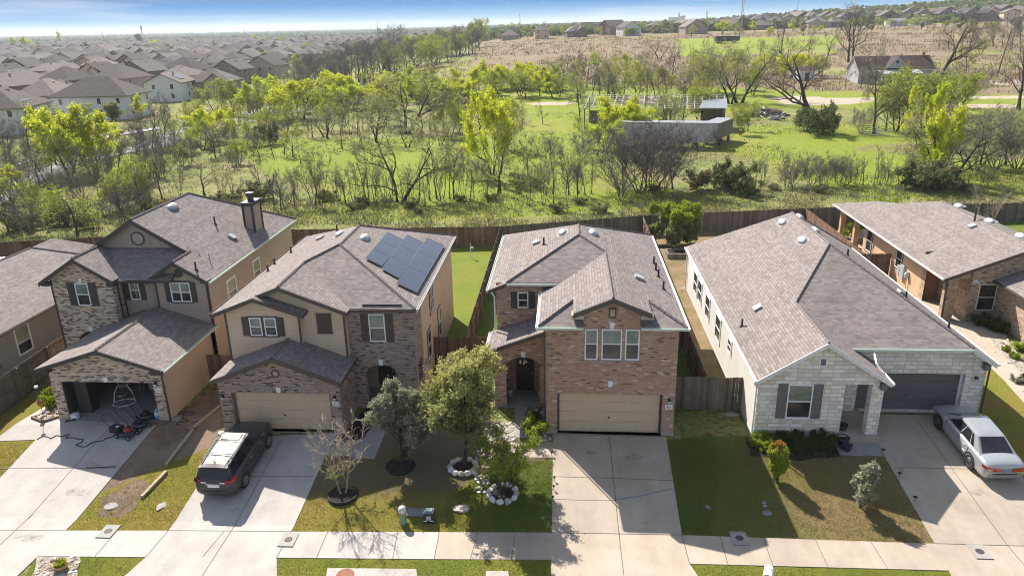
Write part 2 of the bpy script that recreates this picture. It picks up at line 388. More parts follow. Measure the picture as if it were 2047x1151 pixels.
leaf('leaf_spring', [(.28, .33, .07), (.39, .44, .08), (.50, .52, .10), (.33, .38, .08)], .5)
leaf('leaf_sage', [(.26, .28, .11), (.34, .36, .14), (.42, .42, .18), (.29, .31, .12)], .5)
leaf('leaf_oak', [(.17, .20, .085), (.26, .28, .115), (.35, .355, .155), (.20, .225, .095)], .5)
leaf('leaf_oak_sunlit', [(.36, .36, .12), (.44, .43, .16), (.52, .49, .21)], .45)  # paler leaves for the oak's top, sunlight put into their colour
leaf('leaf_silver', [(.22, .24, .15), (.32, .325, .22), (.44, .43, .32), (.18, .195, .12)], .45)
leaf('leaf_cream', [(.30, .31, .19), (.40, .40, .27), (.50, .48, .34), (.24, .26, .15)], .4)
leaf('leaf_dark', [(.08, .105, .045), (.12, .15, .055), (.165, .19, .075)])
leaf('leaf_hedge', [(.06, .085, .03), (.10, .13, .04), (.15, .175, .05)])
leaf('leaf_lime', [(.19, .27, .03), (.30, .36, .04), (.40, .43, .06)])
leaf('leaf_red', [(.35, .12, .04), (.42, .2, .05), (.3, .22, .05)])
leaf('leaf_gold', [(.32, .24, .05), (.38, .30, .06), (.25, .22, .05)])
leaf('leaf_weed', [(.13, .155, .05), (.19, .215, .07), (.27, .255, .12), (.11, .135, .05), (.34, .28, .17), (.20, .175, .13)], .3)
leaf('twig_grey', [(.13, .11, .10), (.19, .165, .15), (.26, .23, .21)], 0)
leaf('twig_brown', [(.15, .12, .10), (.21, .17, .145), (.27, .22, .19)], 0)
leaf('twig_dark', [(.04, .034, .03), (.065, .055, .048)], 0)
leaf('twig_pale', [(.42, .34, .25), (.5, .42, .32)], 0)
def bark(name, a, b):
    k = N(name); o = k.obj(); f = k.noise(k.map(o, (6, 6, 1.2)), 3, 6, .7); k.pbr(k.ramp(f, [(.3, a), (.7, b)]), .95, 0, k.bump(f, .8, .03), .15); M[name] = k.m
bark('bark_dark', (.035, .03, .026), (.085, .07, .06)); bark('bark_grey', (.055, .047, .042), (.115, .10, .09)); bark('bark_pale', (.24, .19, .145), (.38, .31, .24))
def wood(name, cols):
    k = N(name); uv = k.uv(); sp = k.n('SeparateXYZ'); k.link(uv, sp.inputs[0])
    w = k.n('TexWhiteNoise', _noise_dimensions='1D'); k.link(k.math('FLOOR', k.math('DIVIDE', sp.outputs[0], .145)), w.inputs['W'])
    c = k.ramp(w.outputs[0], [(i/(len(cols)-1), c) for i, c in enumerate(cols)])
    g = k.noise(k.map(uv, (14, 1.1, 1)), 2, 6, .7); d = k.noise(uv, .6, 4)
    c = k.mix(.7, c, k.ramp(g, [(.3, (.25, .25, .25)), (.7, (.75, .75, .75))]), 'OVERLAY')
    c = k.mix(.5, c, k.ramp(d, [(.35, (.3, .3, .3)), (.65, (.65, .65, .65))]), 'SOFT_LIGHT')
    k.pbr(c, .9, 0, k.bump(g, .4, .01), .2); M[name] = k.m
wood('fence_wood', [(.10, .06, .04), (.16, .098, .066), (.20, .125, .085), (.13, .085, .062), (.24, .165, .12)])
wood('fence_grey', [(.10, .078, .062), (.15, .12, .10), (.19, .15, .125), (.13, .105, .09), (.22, .18, .15)])
wood('old_wood', [(.16, .14, .13), (.24, .21, .19), (.2, .17, .15)])
plain('white', (.72, .72, .71), .5, var=.06); plain('vinyl_white', (.78, .78, .78), .4, var=.04); plain('gutter_pale', (.55, .62, .54), .4, var=.08); plain('gutter_white', (.76, .76, .74), .4, var=.05)
plain('fascia_brown', (.085, .066, .056), .6); plain('fascia_dark', (.055, .048, .046), .6); plain('fascia_white', (.66, .65, .62), .5)
plain('shutter_dark', (.062, .055, .053), .6, scale=12); plain('shutter_brown', (.085, .062, .05), .6, scale=12); plain('shutter_grey', (.15, .14, .14), .6, scale=12)
plain('garage_tan', (.60, .455, .32), .55, var=.05); plain('garage_grey', (.125, .115, .125), .55, var=.05)
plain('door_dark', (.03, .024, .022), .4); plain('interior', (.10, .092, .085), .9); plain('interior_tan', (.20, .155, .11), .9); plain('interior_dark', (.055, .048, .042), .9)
plain('foundation', (.36, .345, .33), .9, bump=.3); plain('foundation_tan', (.46, .36, .25), .9)
plain('black', (.015, .015, .016), .5); plain('rubber', (.02, .02, .021), .85); plain('metal_dark', (.07, .07, .075), .45, .6); plain('metal_grey', (.35, .36, .37), .4, .7, scale=20)
plain('steel', (.5, .5, .52), .3, .9); plain('vent_metal', (.40, .40, .40), .45, .2); plain('pipe_black', (.03, .028, .028), .5)
plain('lamp_glass', (.75, .72, .65), .2); plain('plastic_green', (.24, .36, .23), .5); plain('plastic_black', (.028, .03, .034), .45); plain('plastic_bluegrey', (.10, .17, .19), .35)
plain('pot_blue', (.03, .032, .07), .25, spec=.6); plain('pot_terracotta', (.48, .29, .12), .7); plain('rock', (.42, .37, .32), .9, var=.3, scale=5, bump=.8); plain('rock_white', (.58, .56, .53), .9, var=.2, scale=5, bump=.6)
plain('timber', (.33, .265, .185), .9, var=.3, scale=9); plain('brickpaver', (.20, .13, .10), .9); plain('rust', (.22, .09, .05), .8, var=.3)
plain('paint_red', (.30, .02, .02), .35, spec=.6); plain('cloth_blue', (.22, .35, .5), .9); plain('cloth_white', (.6, .6, .6), .9); plain('orange', (.5, .12, .03), .6); plain('terracotta_door', (.28, .13, .08), .6)
plain('hose', (.02, .026, .02), .5); plain('label_white', (.8, .8, .8), .5, var=.02); plain('ink', (.02, .03, .05), .6); plain('meter_grey', (.42, .44, .46), .4, .2)
plain('trailer_grey', (.40, .39, .395), .6, .1, var=.3, scale=1.5); plain('plate_blue', (.22, .27, .36), .5); plain('lumber_white', (.52, .49, .45), .8, var=.2); plain('mast', (.45, .40, .36), .6); plain('far_white', (.6, .6, .6), .8); plain('pole_wood', (.12, .09, .07), .9)
plain('cover', (.20, .20, .215), .7); plain('iron', (.05, .045, .045), .7); plain('plaster_red', (.28, .12, .10), .8)
def paint(name, col, metal=.55, rough=.3, coat=.5):
    k = N(name); f = k.noise(k.obj(), 3, 4); k.pbr(k.ramp(f, [(.3, tuple(c*.96 for c in col)), (.7, col)]), rough, metal, None, .5, coat); M[name] = k.m
paint('suv_paint', (.06, .057, .054), .1, .43, 0); paint('sedan_paint', (.40, .42, .425), .4, .3); paint('suv_plastic', (.035, .035, .036), 0, .6)
def glass(name, a, b, rough=.06, sc=1.2):
    k = N(name); f = k.noise(k.obj(), sc, 4); k.pbr(k.ramp(f, [(.35, a), (.65, b)]), rough, 0, None, .8); M[name] = k.m
glass('glass_dark', (.012, .013, .016), (.05, .055, .06)); glass('glass_car', (.008, .008, .01), (.03, .028, .035), .04)
def blinds():  # blind slats, with a greenish reflection put into the pane colour
    k = N('glass_blind_sheen'); uv = k.uv(); sp = k.n('SeparateXYZ'); k.link(uv, sp.inputs[0])
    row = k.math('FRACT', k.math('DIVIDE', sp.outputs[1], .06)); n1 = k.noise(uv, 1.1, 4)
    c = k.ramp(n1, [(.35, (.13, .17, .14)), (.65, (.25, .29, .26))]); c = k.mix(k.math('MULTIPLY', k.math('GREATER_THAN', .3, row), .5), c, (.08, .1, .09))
    k.pbr(c, .08, 0, None, .8); M['glass_blind_sheen'] = k.m
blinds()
def solar():
    k = N('solar_glass'); uv = k.uv(); b = k.n('TexBrick', Scale=1.0, _offset=0.0); k.link(uv, b.inputs[0])
    b.inputs['Brick Width'].default_value = .16; b.inputs['Row Height'].default_value = .16; b.inputs['Mortar Size'].default_value = .003
    for s_, c in (('Color1', (.012, .017, .035, 1)), ('Color2', (.017, .022, .042, 1)), ('Mortar', (.02, .026, .045, 1))): b.inputs[s_].default_value = c
    k.pbr(b.outputs[0], .22, 0, None, .8); M['solar_glass'] = k.m
solar()
def lamp_red(name, col):
    k = N(name); f = k.noise(k.obj(), 14, 2); k.pbr(k.ramp(f, [(.35, tuple(c*.55 for c in col)), (.65, col)]), .12, 0, None, .8, .6); M[name] = k.m
lamp_red('tail_red', (.55, .015, .015)); lamp_red('lamp_clear', (.65, .65, .66))
# ------------------------------------------------------------------ house kit
def window(par, fr, s0, s1, z0, z1, grid='h', fm='vinyl_white', sh=None, shw=.34, split=.5, fw=.055, top='glass_blind_sheen', bot='glass_dark', trim=None, sides='lr'):
    mb = MB()
    for a in ((s0, s1, z0, z0+fw), (s0, s1, z1-fw, z1), (s0, s0+fw, z0+fw, z1-fw), (s1-fw, s1, z0+fw, z1-fw)): fbox(mb, fr, *a, .001, .05)
    zm = z0+(z1-z0)*split
    if 'h' in grid: fbox(mb, fr, s0+fw, s1-fw, zm-.025, zm+.025, .001, .045)
    if 'v' in grid: fbox(mb, fr, (s0+s1)/2-.03, (s0+s1)/2+.03, z0+fw, z1-fw, .001, .047)
    w = mb.build('window', M[fm], par)
    g = MB()
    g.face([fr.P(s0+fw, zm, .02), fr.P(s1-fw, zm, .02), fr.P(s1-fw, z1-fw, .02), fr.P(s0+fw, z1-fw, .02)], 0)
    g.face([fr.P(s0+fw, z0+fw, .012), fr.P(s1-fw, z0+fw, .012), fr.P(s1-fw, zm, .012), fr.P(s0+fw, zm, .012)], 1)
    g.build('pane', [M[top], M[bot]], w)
    if trim:
        t = MB()
        for a in ((s0-.09, s1+.09, z1, z1+.09), (s0-.09, s1+.09, z0-.09, z0), (s0-.09, s0, z0, z1), (s1, s1+.09, z0, z1)): fbox(t, fr, *a, .001, .035)
        t.build('window_trim', M[trim], par)
    if sh:
        for a, side in ((s0-shw-.02, 'l'), (s1+.02, 'r')):
            if side not in sides: continue
            m = MB(); fbox(m, fr, a, a+shw, z0-.02, z1+.02, .001, .04)
            k = max(3, int((z1-z0)/.16))
            for i in range(k): zz = z0+.05+(z1-z0-.1)*i/k; fbox(m, fr, a+.04, a+shw-.04, zz, zz+(z1-z0)/k*.55, .04, .052)
            m.build('shutter', M[sh], par)
    return w
def flip(pts):
    n = Vector((0, 0, 0)); p = [Vector(q) for q in pts]
    for i in range(len(p)): n += p[i].cross(p[(i+1) % len(p)])
    return p if n.z > 0 else p[::-1]
def roof(par, polys, name='roof', mat='shingle', edge='fascia_brown', t=.14, caps=()):
    mb = MB()
    for pts in polys:
        p = flip(pts); mb.face(p, 0); q = [v-Vector((0, 0, t)) for v in p]; mb.face(q[::-1], 1)
        for i in range(len(p)):
            j = (i+1) % len(p); mb.face([p[i], q[i], q[j], p[j]], 1)
    for a, b in caps:
        a, b = Vector(a)+Vector((0, 0, .012)), Vector(b)+Vector((0, 0, .012)); n = max(1, int((b-a).length/.3))
        for k in range(n):
            p0 = a.lerp(b, k/n); p1 = a.lerp(b, (k+1)/n)
            mb.tube([p0, p1], [.068, .062], 4, 0)
    return mb.build(name, [M[mat], M[edge]], par)
def rake(par, pts, h=.2, w=.05, mat='fascia_brown', name='fascia', drop=.0):
    mb = MB(); pts = [Vector(p) for p in pts]
    for a, b in zip(pts, pts[1:]):
        d = Vector((b.x-a.x, b.y-a.y, 0)).normalized(); n = d.cross(Vector((0, 0, 1)))*w
        A, B = a+n, b+n; dz = Vector((0, 0, h))
        for q in ([A-dz, B-dz, B, A], [a, b, b-dz, a-dz], [A, B, b, a], [a-dz, b-dz, B-dz, A-dz], [a-dz, A-dz, A, a], [B-dz, b-dz, b, B]): mb.face(q)
    return mb.build(name, M[mat], par)
def gutter(par, a, b, mat='gutter_pale', r=.065):
    mb = MB(); a, b = Vector(a), Vector(b); d = (b-a).normalized(); n = d.cross(Vector((0, 0, 1))); u = Vector((0, 0, 1))
    prof = [(0, 0), (0, -.11), (.07, -.13), (.12, -.09), (.13, 0), (.115, 0), (.10, -.075), (.02, -.095), (.02, 0)]
    A = [a+n*x+u*z for x, z in prof]; B = [b+n*x+u*z for x, z in prof]
    for i in range(len(prof)):
        j = (i+1) % len(prof); mb.face([A[i], B[i], B[j], A[j]])
    mb.face([A[i] for i in (0, 1, 2, 3, 4)]); mb.face([B[i] for i in (4, 3, 2, 1, 0)])
    return mb.build('gutter', M[mat], par)
def downspout(par, pts, mat='gutter_white', r=.045):
    mb = MB(); mb.tube(pts, r, 6); return mb.build('downspout', M[mat], par)
def frame_on(p, n):
    n = Vector(n).normalized(); h = Vector((-n.y, n.x, 0)); h = h.normalized() if h.length > 1e-6 else Vector((1, 0, 0))
    v = n.cross(h); m = Matrix(((h.x, v.x, n.x, p[0]), (h.y, v.y, n.y, p[1]), (h.z, v.z, n.z, p[2]), (0, 0, 0, 1))); return m
def pn(a, b, c):
    n = (Vector(b)-Vector(a)).cross(Vector(c)-Vector(a)); return n if n.z > 0 else -n
def dome_vent(rf, p, n):
    m = frame_on(p, n); mb = MB(); prof = [(.5, 0), (.5, .03), (.47, .10), (.36, .17), (.18, .20), (.001, .205)]
    for r_, z in ((.52, .0), (.52, .012)): pass
    k0 = []
    mb.lathe((0, 0, 0), prof, 18, 0, 1, .52)
    mb.v = [m @ v for v in mb.v]
    b = MB(); b.box(-.55, .55, -.34, .34, .003, .012, 0, m); mb2 = b
    o = mb.build('roof_vent', M['vent_metal'], rf, True); mb2.build('vent_flashing', M['shutter_grey'], rf); return o
def pipe_vent(rf, p, h=.4, r=.05):
    mb = MB(); p = Vector(p); mb.tube([p-Vector((0, 0, .1)), p+Vector((0, 0, h))], r, 8); mb.tube([p-Vector((0, 0, .05)), p+Vector((0, 0, .07))], [r*2.6, r*1.2], 8)
    return mb.build('vent_pipe', M['pipe_black'], rf)
def box_vent(rf, p, n):
    m = frame_on(p, n); mb = MB(); mb.box(-.2, .2, -.2, .2, 0, .06, 0, m); mb.box(-.22, .22, -.24, .2, .06, .13, 0, m); return mb.build('roof_vent', M['vent_metal'], rf)
def keystone(par, fr, s, z0, z1, wb=.16, wt=.25):
    mb = MB(); P = [(s-wb/2, z0), (s+wb/2, z0), (s+wt/2, z1), (s-wt/2, z1)]
    mb.face([fr.P(*p, .05) for p in P])
    for i in range(4): a, b = P[i], P[(i+1) % 4]; mb.face([fr.P(*a, .0), fr.P(*b, .0), fr.P(*b, .05), fr.P(*a, .05)])
    return mb.build('keystone', M['white'], par)
def number_sign(par, fr, s, z, txt, w=.34, h=.22, off=.0):
    mb = MB(); fbox(mb, fr, s-w/2, s+w/2, z-h/2, z+h/2, .001, .045); pl = mb.build('house_number', M['label_white'], par)
    cu = bpy.data.curves.new('digits', 'FONT'); cu.body = txt; cu.size = .17; cu.align_x = 'CENTER'; cu.align_y = 'CENTER'; cu.extrude = .003
    tmp = bpy.data.objects.new('digits_curve', cu); me = bpy.data.meshes.new_from_object(tmp); bpy.data.objects.remove(tmp); me.materials.clear(); me.materials.append(M['ink']); o = bpy.data.objects.new('digits', me); COL.objects.link(o); o.parent = pl
    p = fr.P(s, z, .05)-W[pl.name]; d, n = fr.d, fr.n
    o.matrix_local = Matrix(((d.x, 0, n.x, p.x), (d.y, 0, n.y, p.y), (0, 1, 0, p.z), (0, 0, 0, 1)))
    return pl
def wall_lamp(par, fr, s, z):
    mb = MB(); fbox(mb, fr, s-.05, s+.05, z-.07, z+.12, .001, .03); c = fr.P(s, z+.05, .12)
    mb.tube([fr.P(s, z+.08, .02), c], .015, 6); mb.lathe(c, [(.001, .09), (.03, .08), (.085, .0), (.08, -.01)], 10)
    o = mb.build('wall_lamp', M['black'], par); g = MB(); g.lathe(c, [(.05, 0), (.06, -.08), (.03, -.13), (.001, -.135)], 10); g.build('lamp_glass', M['lamp_glass'], o, True)
def garage_door(par, fr, s0, s1, z0, z1, depth, mat, jamb):
    mb = MB(); rows, cols = 4, 8; H = (z1-z0)/rows; Wd = (s1-s0)/cols
    for r_ in range(rows):
        fbox(mb, fr, s0, s1, z0+r_*H+.006, z0+(r_+1)*H-.006, -depth-.05, -depth)
        for c in range(cols): fbox(mb, fr, s0+c*Wd+.07, s0+(c+1)*Wd-.07, z0+r_*H+.09, z0+(r_+1)*H-.09, -depth, -depth+.014)
    d = mb.build('garage_door', M[mat], par)
    h = MB(); fbox(h, fr, (s0+s1)/2-.04, (s0+s1)/2+.04, z0+.75, z0+.8, -depth+.014, -depth+.05); h.build('handle', M['metal_dark'], d)
    j = MB()
    for a in ((s0-.001, s0+.1, z0, z1), (s1-.1, s1+.001, z0, z1), (s0, s1, z1-.07, z1)): fbox(j, fr, *a, -depth+.015, -depth+.05)
    j.build('door_frame', M[jamb], par)
def door(par, fr, s0, s1, z0, z1, off, mat='door_dark'):
    mb = MB(); fbox(mb, fr, s0, s1, z0, z1, off, off+.05)
    for r_ in range(3):
        for c in range(2):
            w_ = (s1-s0)/2; h_ = (z1-z0)/3; fbox(mb, fr, s0+c*w_+.1, s0+(c+1)*w_-.1, z0+r_*h_+.1, z0+(r_+1)*h_-.1, off+.05, off+.065)
    d = mb.build('front_door', M[mat], par); h = MB(); fbox(h, fr, s1-.12, s1-.07, z0+.95, z0+1.1, off+.05, off+.1); h.build('handle', M['steel'], d)
def sheet(par, name, mat, faces):
    mb = MB()
    for f in faces: mb.face(f)
    return mb.build(name, M[mat], par)
def batten(par, fr, mat, s0, s1, top, z0=0, step=.55):
    mb = MB(); s = s0+step/2
    while s < s1:
        fbox(mb, fr, s-.025, s+.025, z0 if not callable(z0) else z0(s), top(s), .001, .022); s += step
    return mb.build('batten', M[mat], par)
def corner_board(par, fr, s0, s1, z0, z1, mat='fascia_brown'):
    mb = MB(); fbox(mb, fr, s0, s1, z0, z1, -.001, .03); return mb.build('corner_trim', M[mat], par)
# ================================================================== red brick house (centre)
def build_red():
    h = thing('two_storey_house', 'red brick two storey house with arched entry and triple upstairs window, numbered 421', 'house', (2, 36, 0), group='houses along the street')
    A = Fr((-.89, 30.78), (5.08, 30.78)); ox = .89
    mb = MB()
    wall(mb, A, [(0, -.25), (5.97, -.25), (5.97, 5.62), (4.25, 5.62), (4.25, 6.12), (2.96, 6.95), (1.69, 6.12), (1.69, 5.62), (0, 5.62)], [rect(.53, 5.40, 0, 2.13)], .28)
    L = Fr((-.89, 35.3), (-.89, 30.78)); wall(mb, L, rect(0, 4.52, -.25, 5.6))
    Rr = Fr((5.08, 30.78), (5.08, 31.2)); wall(mb, Rr, rect(0, .42, -.25, 5.6))
    B = Fr((-3.55, 35.3), (-.89, 35.3)); wall(mb, B, rect(0, 2.66, -.2, 6.0))
    P = Fr((-3.55, 33.25), (-.89, 33.25)); wall(mb, P, [(0, -.2), (2.66, -.2), (2.66, 4.22), (0, 3.22)], [arch(.6, 2.28, .05, 2.3, 2.8)], .3)
    wall(mb, Fr((-3.55, 35.3), (-3.55, 33.25)), rect(0, 2.05, -.2, 3.2))
    # arch soldier course and string course
    for k in range(19):
        t = math.pi*(k+.5)/19; c = Vector((1.44, 2.3)); a = .84*1.0; b = .5
        p0 = (c.x+math.cos(t)*a, c.y+math.sin(t)*b); p1 = (c.x+math.cos(t)*(a+.24), c.y+math.sin(t)*(b+.24)); w_ = .055
        tx, tz = -math.sin(t)*w_, math.cos(t)*w_*.8
        q = [(p0[0]+tx, p0[1]+tz), (p0[0]-tx, p0[1]-tz), (p1[0]-tx, p1[1]-tz), (p1[0]+tx, p1[1]+tz)]
        mb.face([P.P(*x, .02) for x in q])
    fbox(mb, A, 0, 5.97, 3.58, 3.65, .001, .025)
    for k in range(12): fbox(mb, A, .55+k*.41, .83+k*.41, 2.15, 2.36, .001, .012)
    mb.build('brick_wall', M['brick_red'], h)
    s = MB()
    wall(s, Fr((5.08, 31.2), (5.08, 45.1)), rect(0, 13.9, -.2, 5.6)); wall(s, Fr((-3.55, 45.1), (-3.55, 35.3)), rect(0, 9.8, -.2, 5.7)); wall(s, Fr((5.08, 45.1), (-3.55, 45.1)), rect(0, 8.63, -.2, 5.6))
    s.build('siding_wall', M['siding_tan'], h)
    f = MB(); fbox(f, A, -.02, .53, -.3, .10, .001, .03); fbox(f, A, 5.40, 6.0, -.3, .12, .001, .03); fbox(f, A, .53, 5.4, -.3, .0, -.3, .03); f.build('foundation', M['foundation'], h)
    z = lambda x: 5.7+.417*(x+1.2)
    zr = lambda x: 5.7+.417*(5.35-x)
    LP = [(-3.92, 35, 5.7), (-2.97, 35, 6.096), (.71, 38.5, 7.63), (.71, 40.7, 7.63), (-3.92, 45.4, 5.7)]
    WL = [(-1.2, 30.3, 5.7), (.35, 31.85, 6.346), (.35, 30.3, 6.346), (2.07, 30.3, 7.064), (2.07, 37.16, 7.064), (-.25, 35, 6.096), (-1.2, 35.2, 5.7)]
    HP = [(-2.97, 35, 6.096), (-.25, 35, 6.096), (2.07, 37.16, 7.064), (.71, 38.5, 7.63)]
    RP = [(5.35, 30.3, 5.7), (5.35, 45.4, 5.7), (.71, 40.7, 7.63), (.71, 38.5, 7.63), (2.07, 37.16, 7.064), (2.07, 30.3, 7.064), (3.79, 30.3, 6.348), (3.79, 31.86, 6.348)]
    rf = roof(h, [LP, WL, HP, RP, [(-3.92, 45.4, 5.7), (.71, 40.7, 7.63), (5.35, 45.4, 5.7)], [(-1.2, 30.3, 5.69), (.8, 30.3, 5.69), (.8, 32.25, 6.5)], [(5.35, 30.3, 5.69), (3.34, 30.3, 5.69), (3.34, 32.25, 6.5)]],
              caps=[((-2.97, 35, 6.096), (.71, 38.5, 7.63)), ((.71, 38.5, 7.63), (.71, 40.7, 7.63)), ((.71, 40.7, 7.63), (5.35, 45.4, 5.7)), ((-1.2, 30.3, 5.7), (.35, 31.85, 6.346)), ((5.35, 30.3, 5.7), (3.79, 31.86, 6.346)), ((2.07, 30.3, 7.064), (2.07, 37.16, 7.064)), ((.71, 38.5, 7.63), (2.07, 37.2, 7.07))])
    n1, n2 = pn(*LP[:3]), pn(RP[0], RP[1], RP[2])
    for q in ((1125, 466),): dome_vent(rf, onP(*q, *LP[:3]), n1)
    dome_vent(rf, onP(1185, 466, RP[0], RP[1], RP[2]), n2)
    box_vent(rf, onP(1073, 486, *LP[:3]), n1); box_vent(rf, onP(1276, 556, *RP[:3]), n2)
    pipe_vent(rf, onP(1087, 489, *LP[:3]), .42)
    for q in ((1307, 527), (1311, 540), (1316, 553), (1326, 578)): pipe_vent(rf, onP(*q, *RP[:3]), .42)
    PR = [(-3.85, 32.9, 3.3), (-.89, 32.9, 4.4), (-.89, 35.28, 4.4), (-3.85, 35.28, 3.3)]
    roof(h, [PR], 'porch_roof', t=.12)
    rake(h, [(-3.85, 32.9, 3.28), (-.92, 32.9, 4.37)], .2, .04)
    rake(h, [(.35, 30.3, 6.33), (2.07, 30.3, 7.05), (3.79, 30.3, 6.33)], .22, .05)
    rake(h, [(-3.92, 35.0, 5.69), (-2.97, 35.0, 6.08)], .2, .04)
    for x in (.55, 3.6):
        m = MB(); m.box(x-.28, x+.28, 30.35, 30.9, 6.03, 6.22); m.build('eave_return', M['siding_tan'], h)
    gutter(h, (-1.22, 30.3, 5.68), (.8, 30.3, 5.68)); gutter(h, (3.34, 30.3, 5.68), (5.37, 30.3, 5.68)); gutter(h, (5.35, 30.2, 5.68), (5.35, 45.4, 5.68), 'gutter_white')
    gutter(h, (-1.2, 35.0, 5.68), (-1.2, 30.2, 5.68), 'gutter_white'); gutter(h, (-3.92, 45.4, 5.68), (-3.92, 35, 5.68)); gutter(h, (-2.97, 35, 6.07), (-.3, 35, 6.07)); gutter(h, (-3.85, 35.3, 3.28), (-3.85, 32.9, 3.28), 'gutter_white')
    downspout(h, [(-3.75, 34.95, 5.6), (-3.62, 35.1, 5.3), (-3.62, 35.1, 3.6), (-3.75, 35.0, 3.4)]); downspout(h, [(-3.75, 33.1, 3.2), (-3.62, 33.2, 2.9), (-3.62, 33.2, .1)])
    downspout(h, [(-.95, 30.72, 5.5), (-.95, 30.72, .1)], 'fascia_brown', .03)
    for a, b in ((1.77, 2.36), (2.53, 3.44), (3.59, 4.23)):
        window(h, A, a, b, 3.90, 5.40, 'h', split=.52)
        m = MB(); fbox(m, A, a-.02, b+.02, 3.83, 3.90, .001, .07); m.build('window_sill', M['slab'], h)
    keystone(h, A, 2.98, 5.42, 5.72); keystone(h, A, 2.97, 2.52, 2.82)
    m = MB()
    for a in ((2.82, 3.16, 5.94, 6.0), (2.82, 3.16, 6.36, 6.42), (2.82, 2.88, 6, 6.36), (3.10, 3.16, 6, 6.36)): fbox(m, A, *a, .001, .04)
    m.build('gable_vent_frame', M['fascia_brown'], h); m = MB(); fbox(m, A, 2.88, 3.10, 6, 6.36, .001, .02); m.build('gable_vent', M['siding_tan'], h)
    window(h, B, 1.1, 1.65, 4.64, 5.5, 'h', sh='shutter_dark', shw=.32, top='glass_dark')
    garage_door(h, A, .53, 5.40, 0, 2.13, .24, 'garage_tan', 'fascia_brown')
    number_sign(h, A, 5.70, 1.52, '421'); wall_lamp(h, A, 5.70, 1.85)
    keystone(h, P, 1.47, 2.82, 3.1)
    D = Fr((-3.3, 35.02), (-.92, 35.02))
    sheet(h, 'porch_wall', 'brick_red', [[D.P(0, 0), D.P(2.38, 0), D.P(2.38, 3), D.P(0, 3)], [(-3.3, 33.3, 0), (-3.3, 35.02, 0), (-3.3, 35.02, 3), (-3.3, 33.3, 3)]])
    sheet(h, 'porch_ceiling', 'interior_tan', [[(-3.4, 33.3, 2.95), (-3.4, 35.02, 2.95), (-.9, 35.02, 2.95), (-.9, 33.3, 2.95)]])
    door(h, D, .72, 1.68, .07, 2.2, .0)
    m = MB(); m.box(-3.5, -.9, 33.2, 35.0, -.2, .06); m.build('porch_floor', M['concrete_grey'], h)
    # hanging lamp inside the arch
    m = MB(); c = Vector((-2.1, 33.35, 2.45)); m.tube([c+Vector((0, 0, .5)), c+Vector((0, 0, .1))], .01, 6); m.lathe(c, [(.05, .1), (.12, .05), (.1, .0)], 10)
    o = m.build('porch_lamp', M['black'], h)
    for k in range(5): t = 2*math.pi*k/5; g = MB(); g.lathe(c+Vector((math.cos(t)*.16, math.sin(t)*.16, 0)), [(.03, .0), (.055, .07), (.05, .1)], 8); g.build('lamp_glass', M['lamp_glass'], o)
    return h
build_red()
mat_mb = MB(); mat_mb.box(-2.5, -1.75, 34.25, 34.85, .062, .085); tag(mat_mb.build('doormat', M['cover']), 'dark doormat on the arched porch of the red brick house', 'doormat')
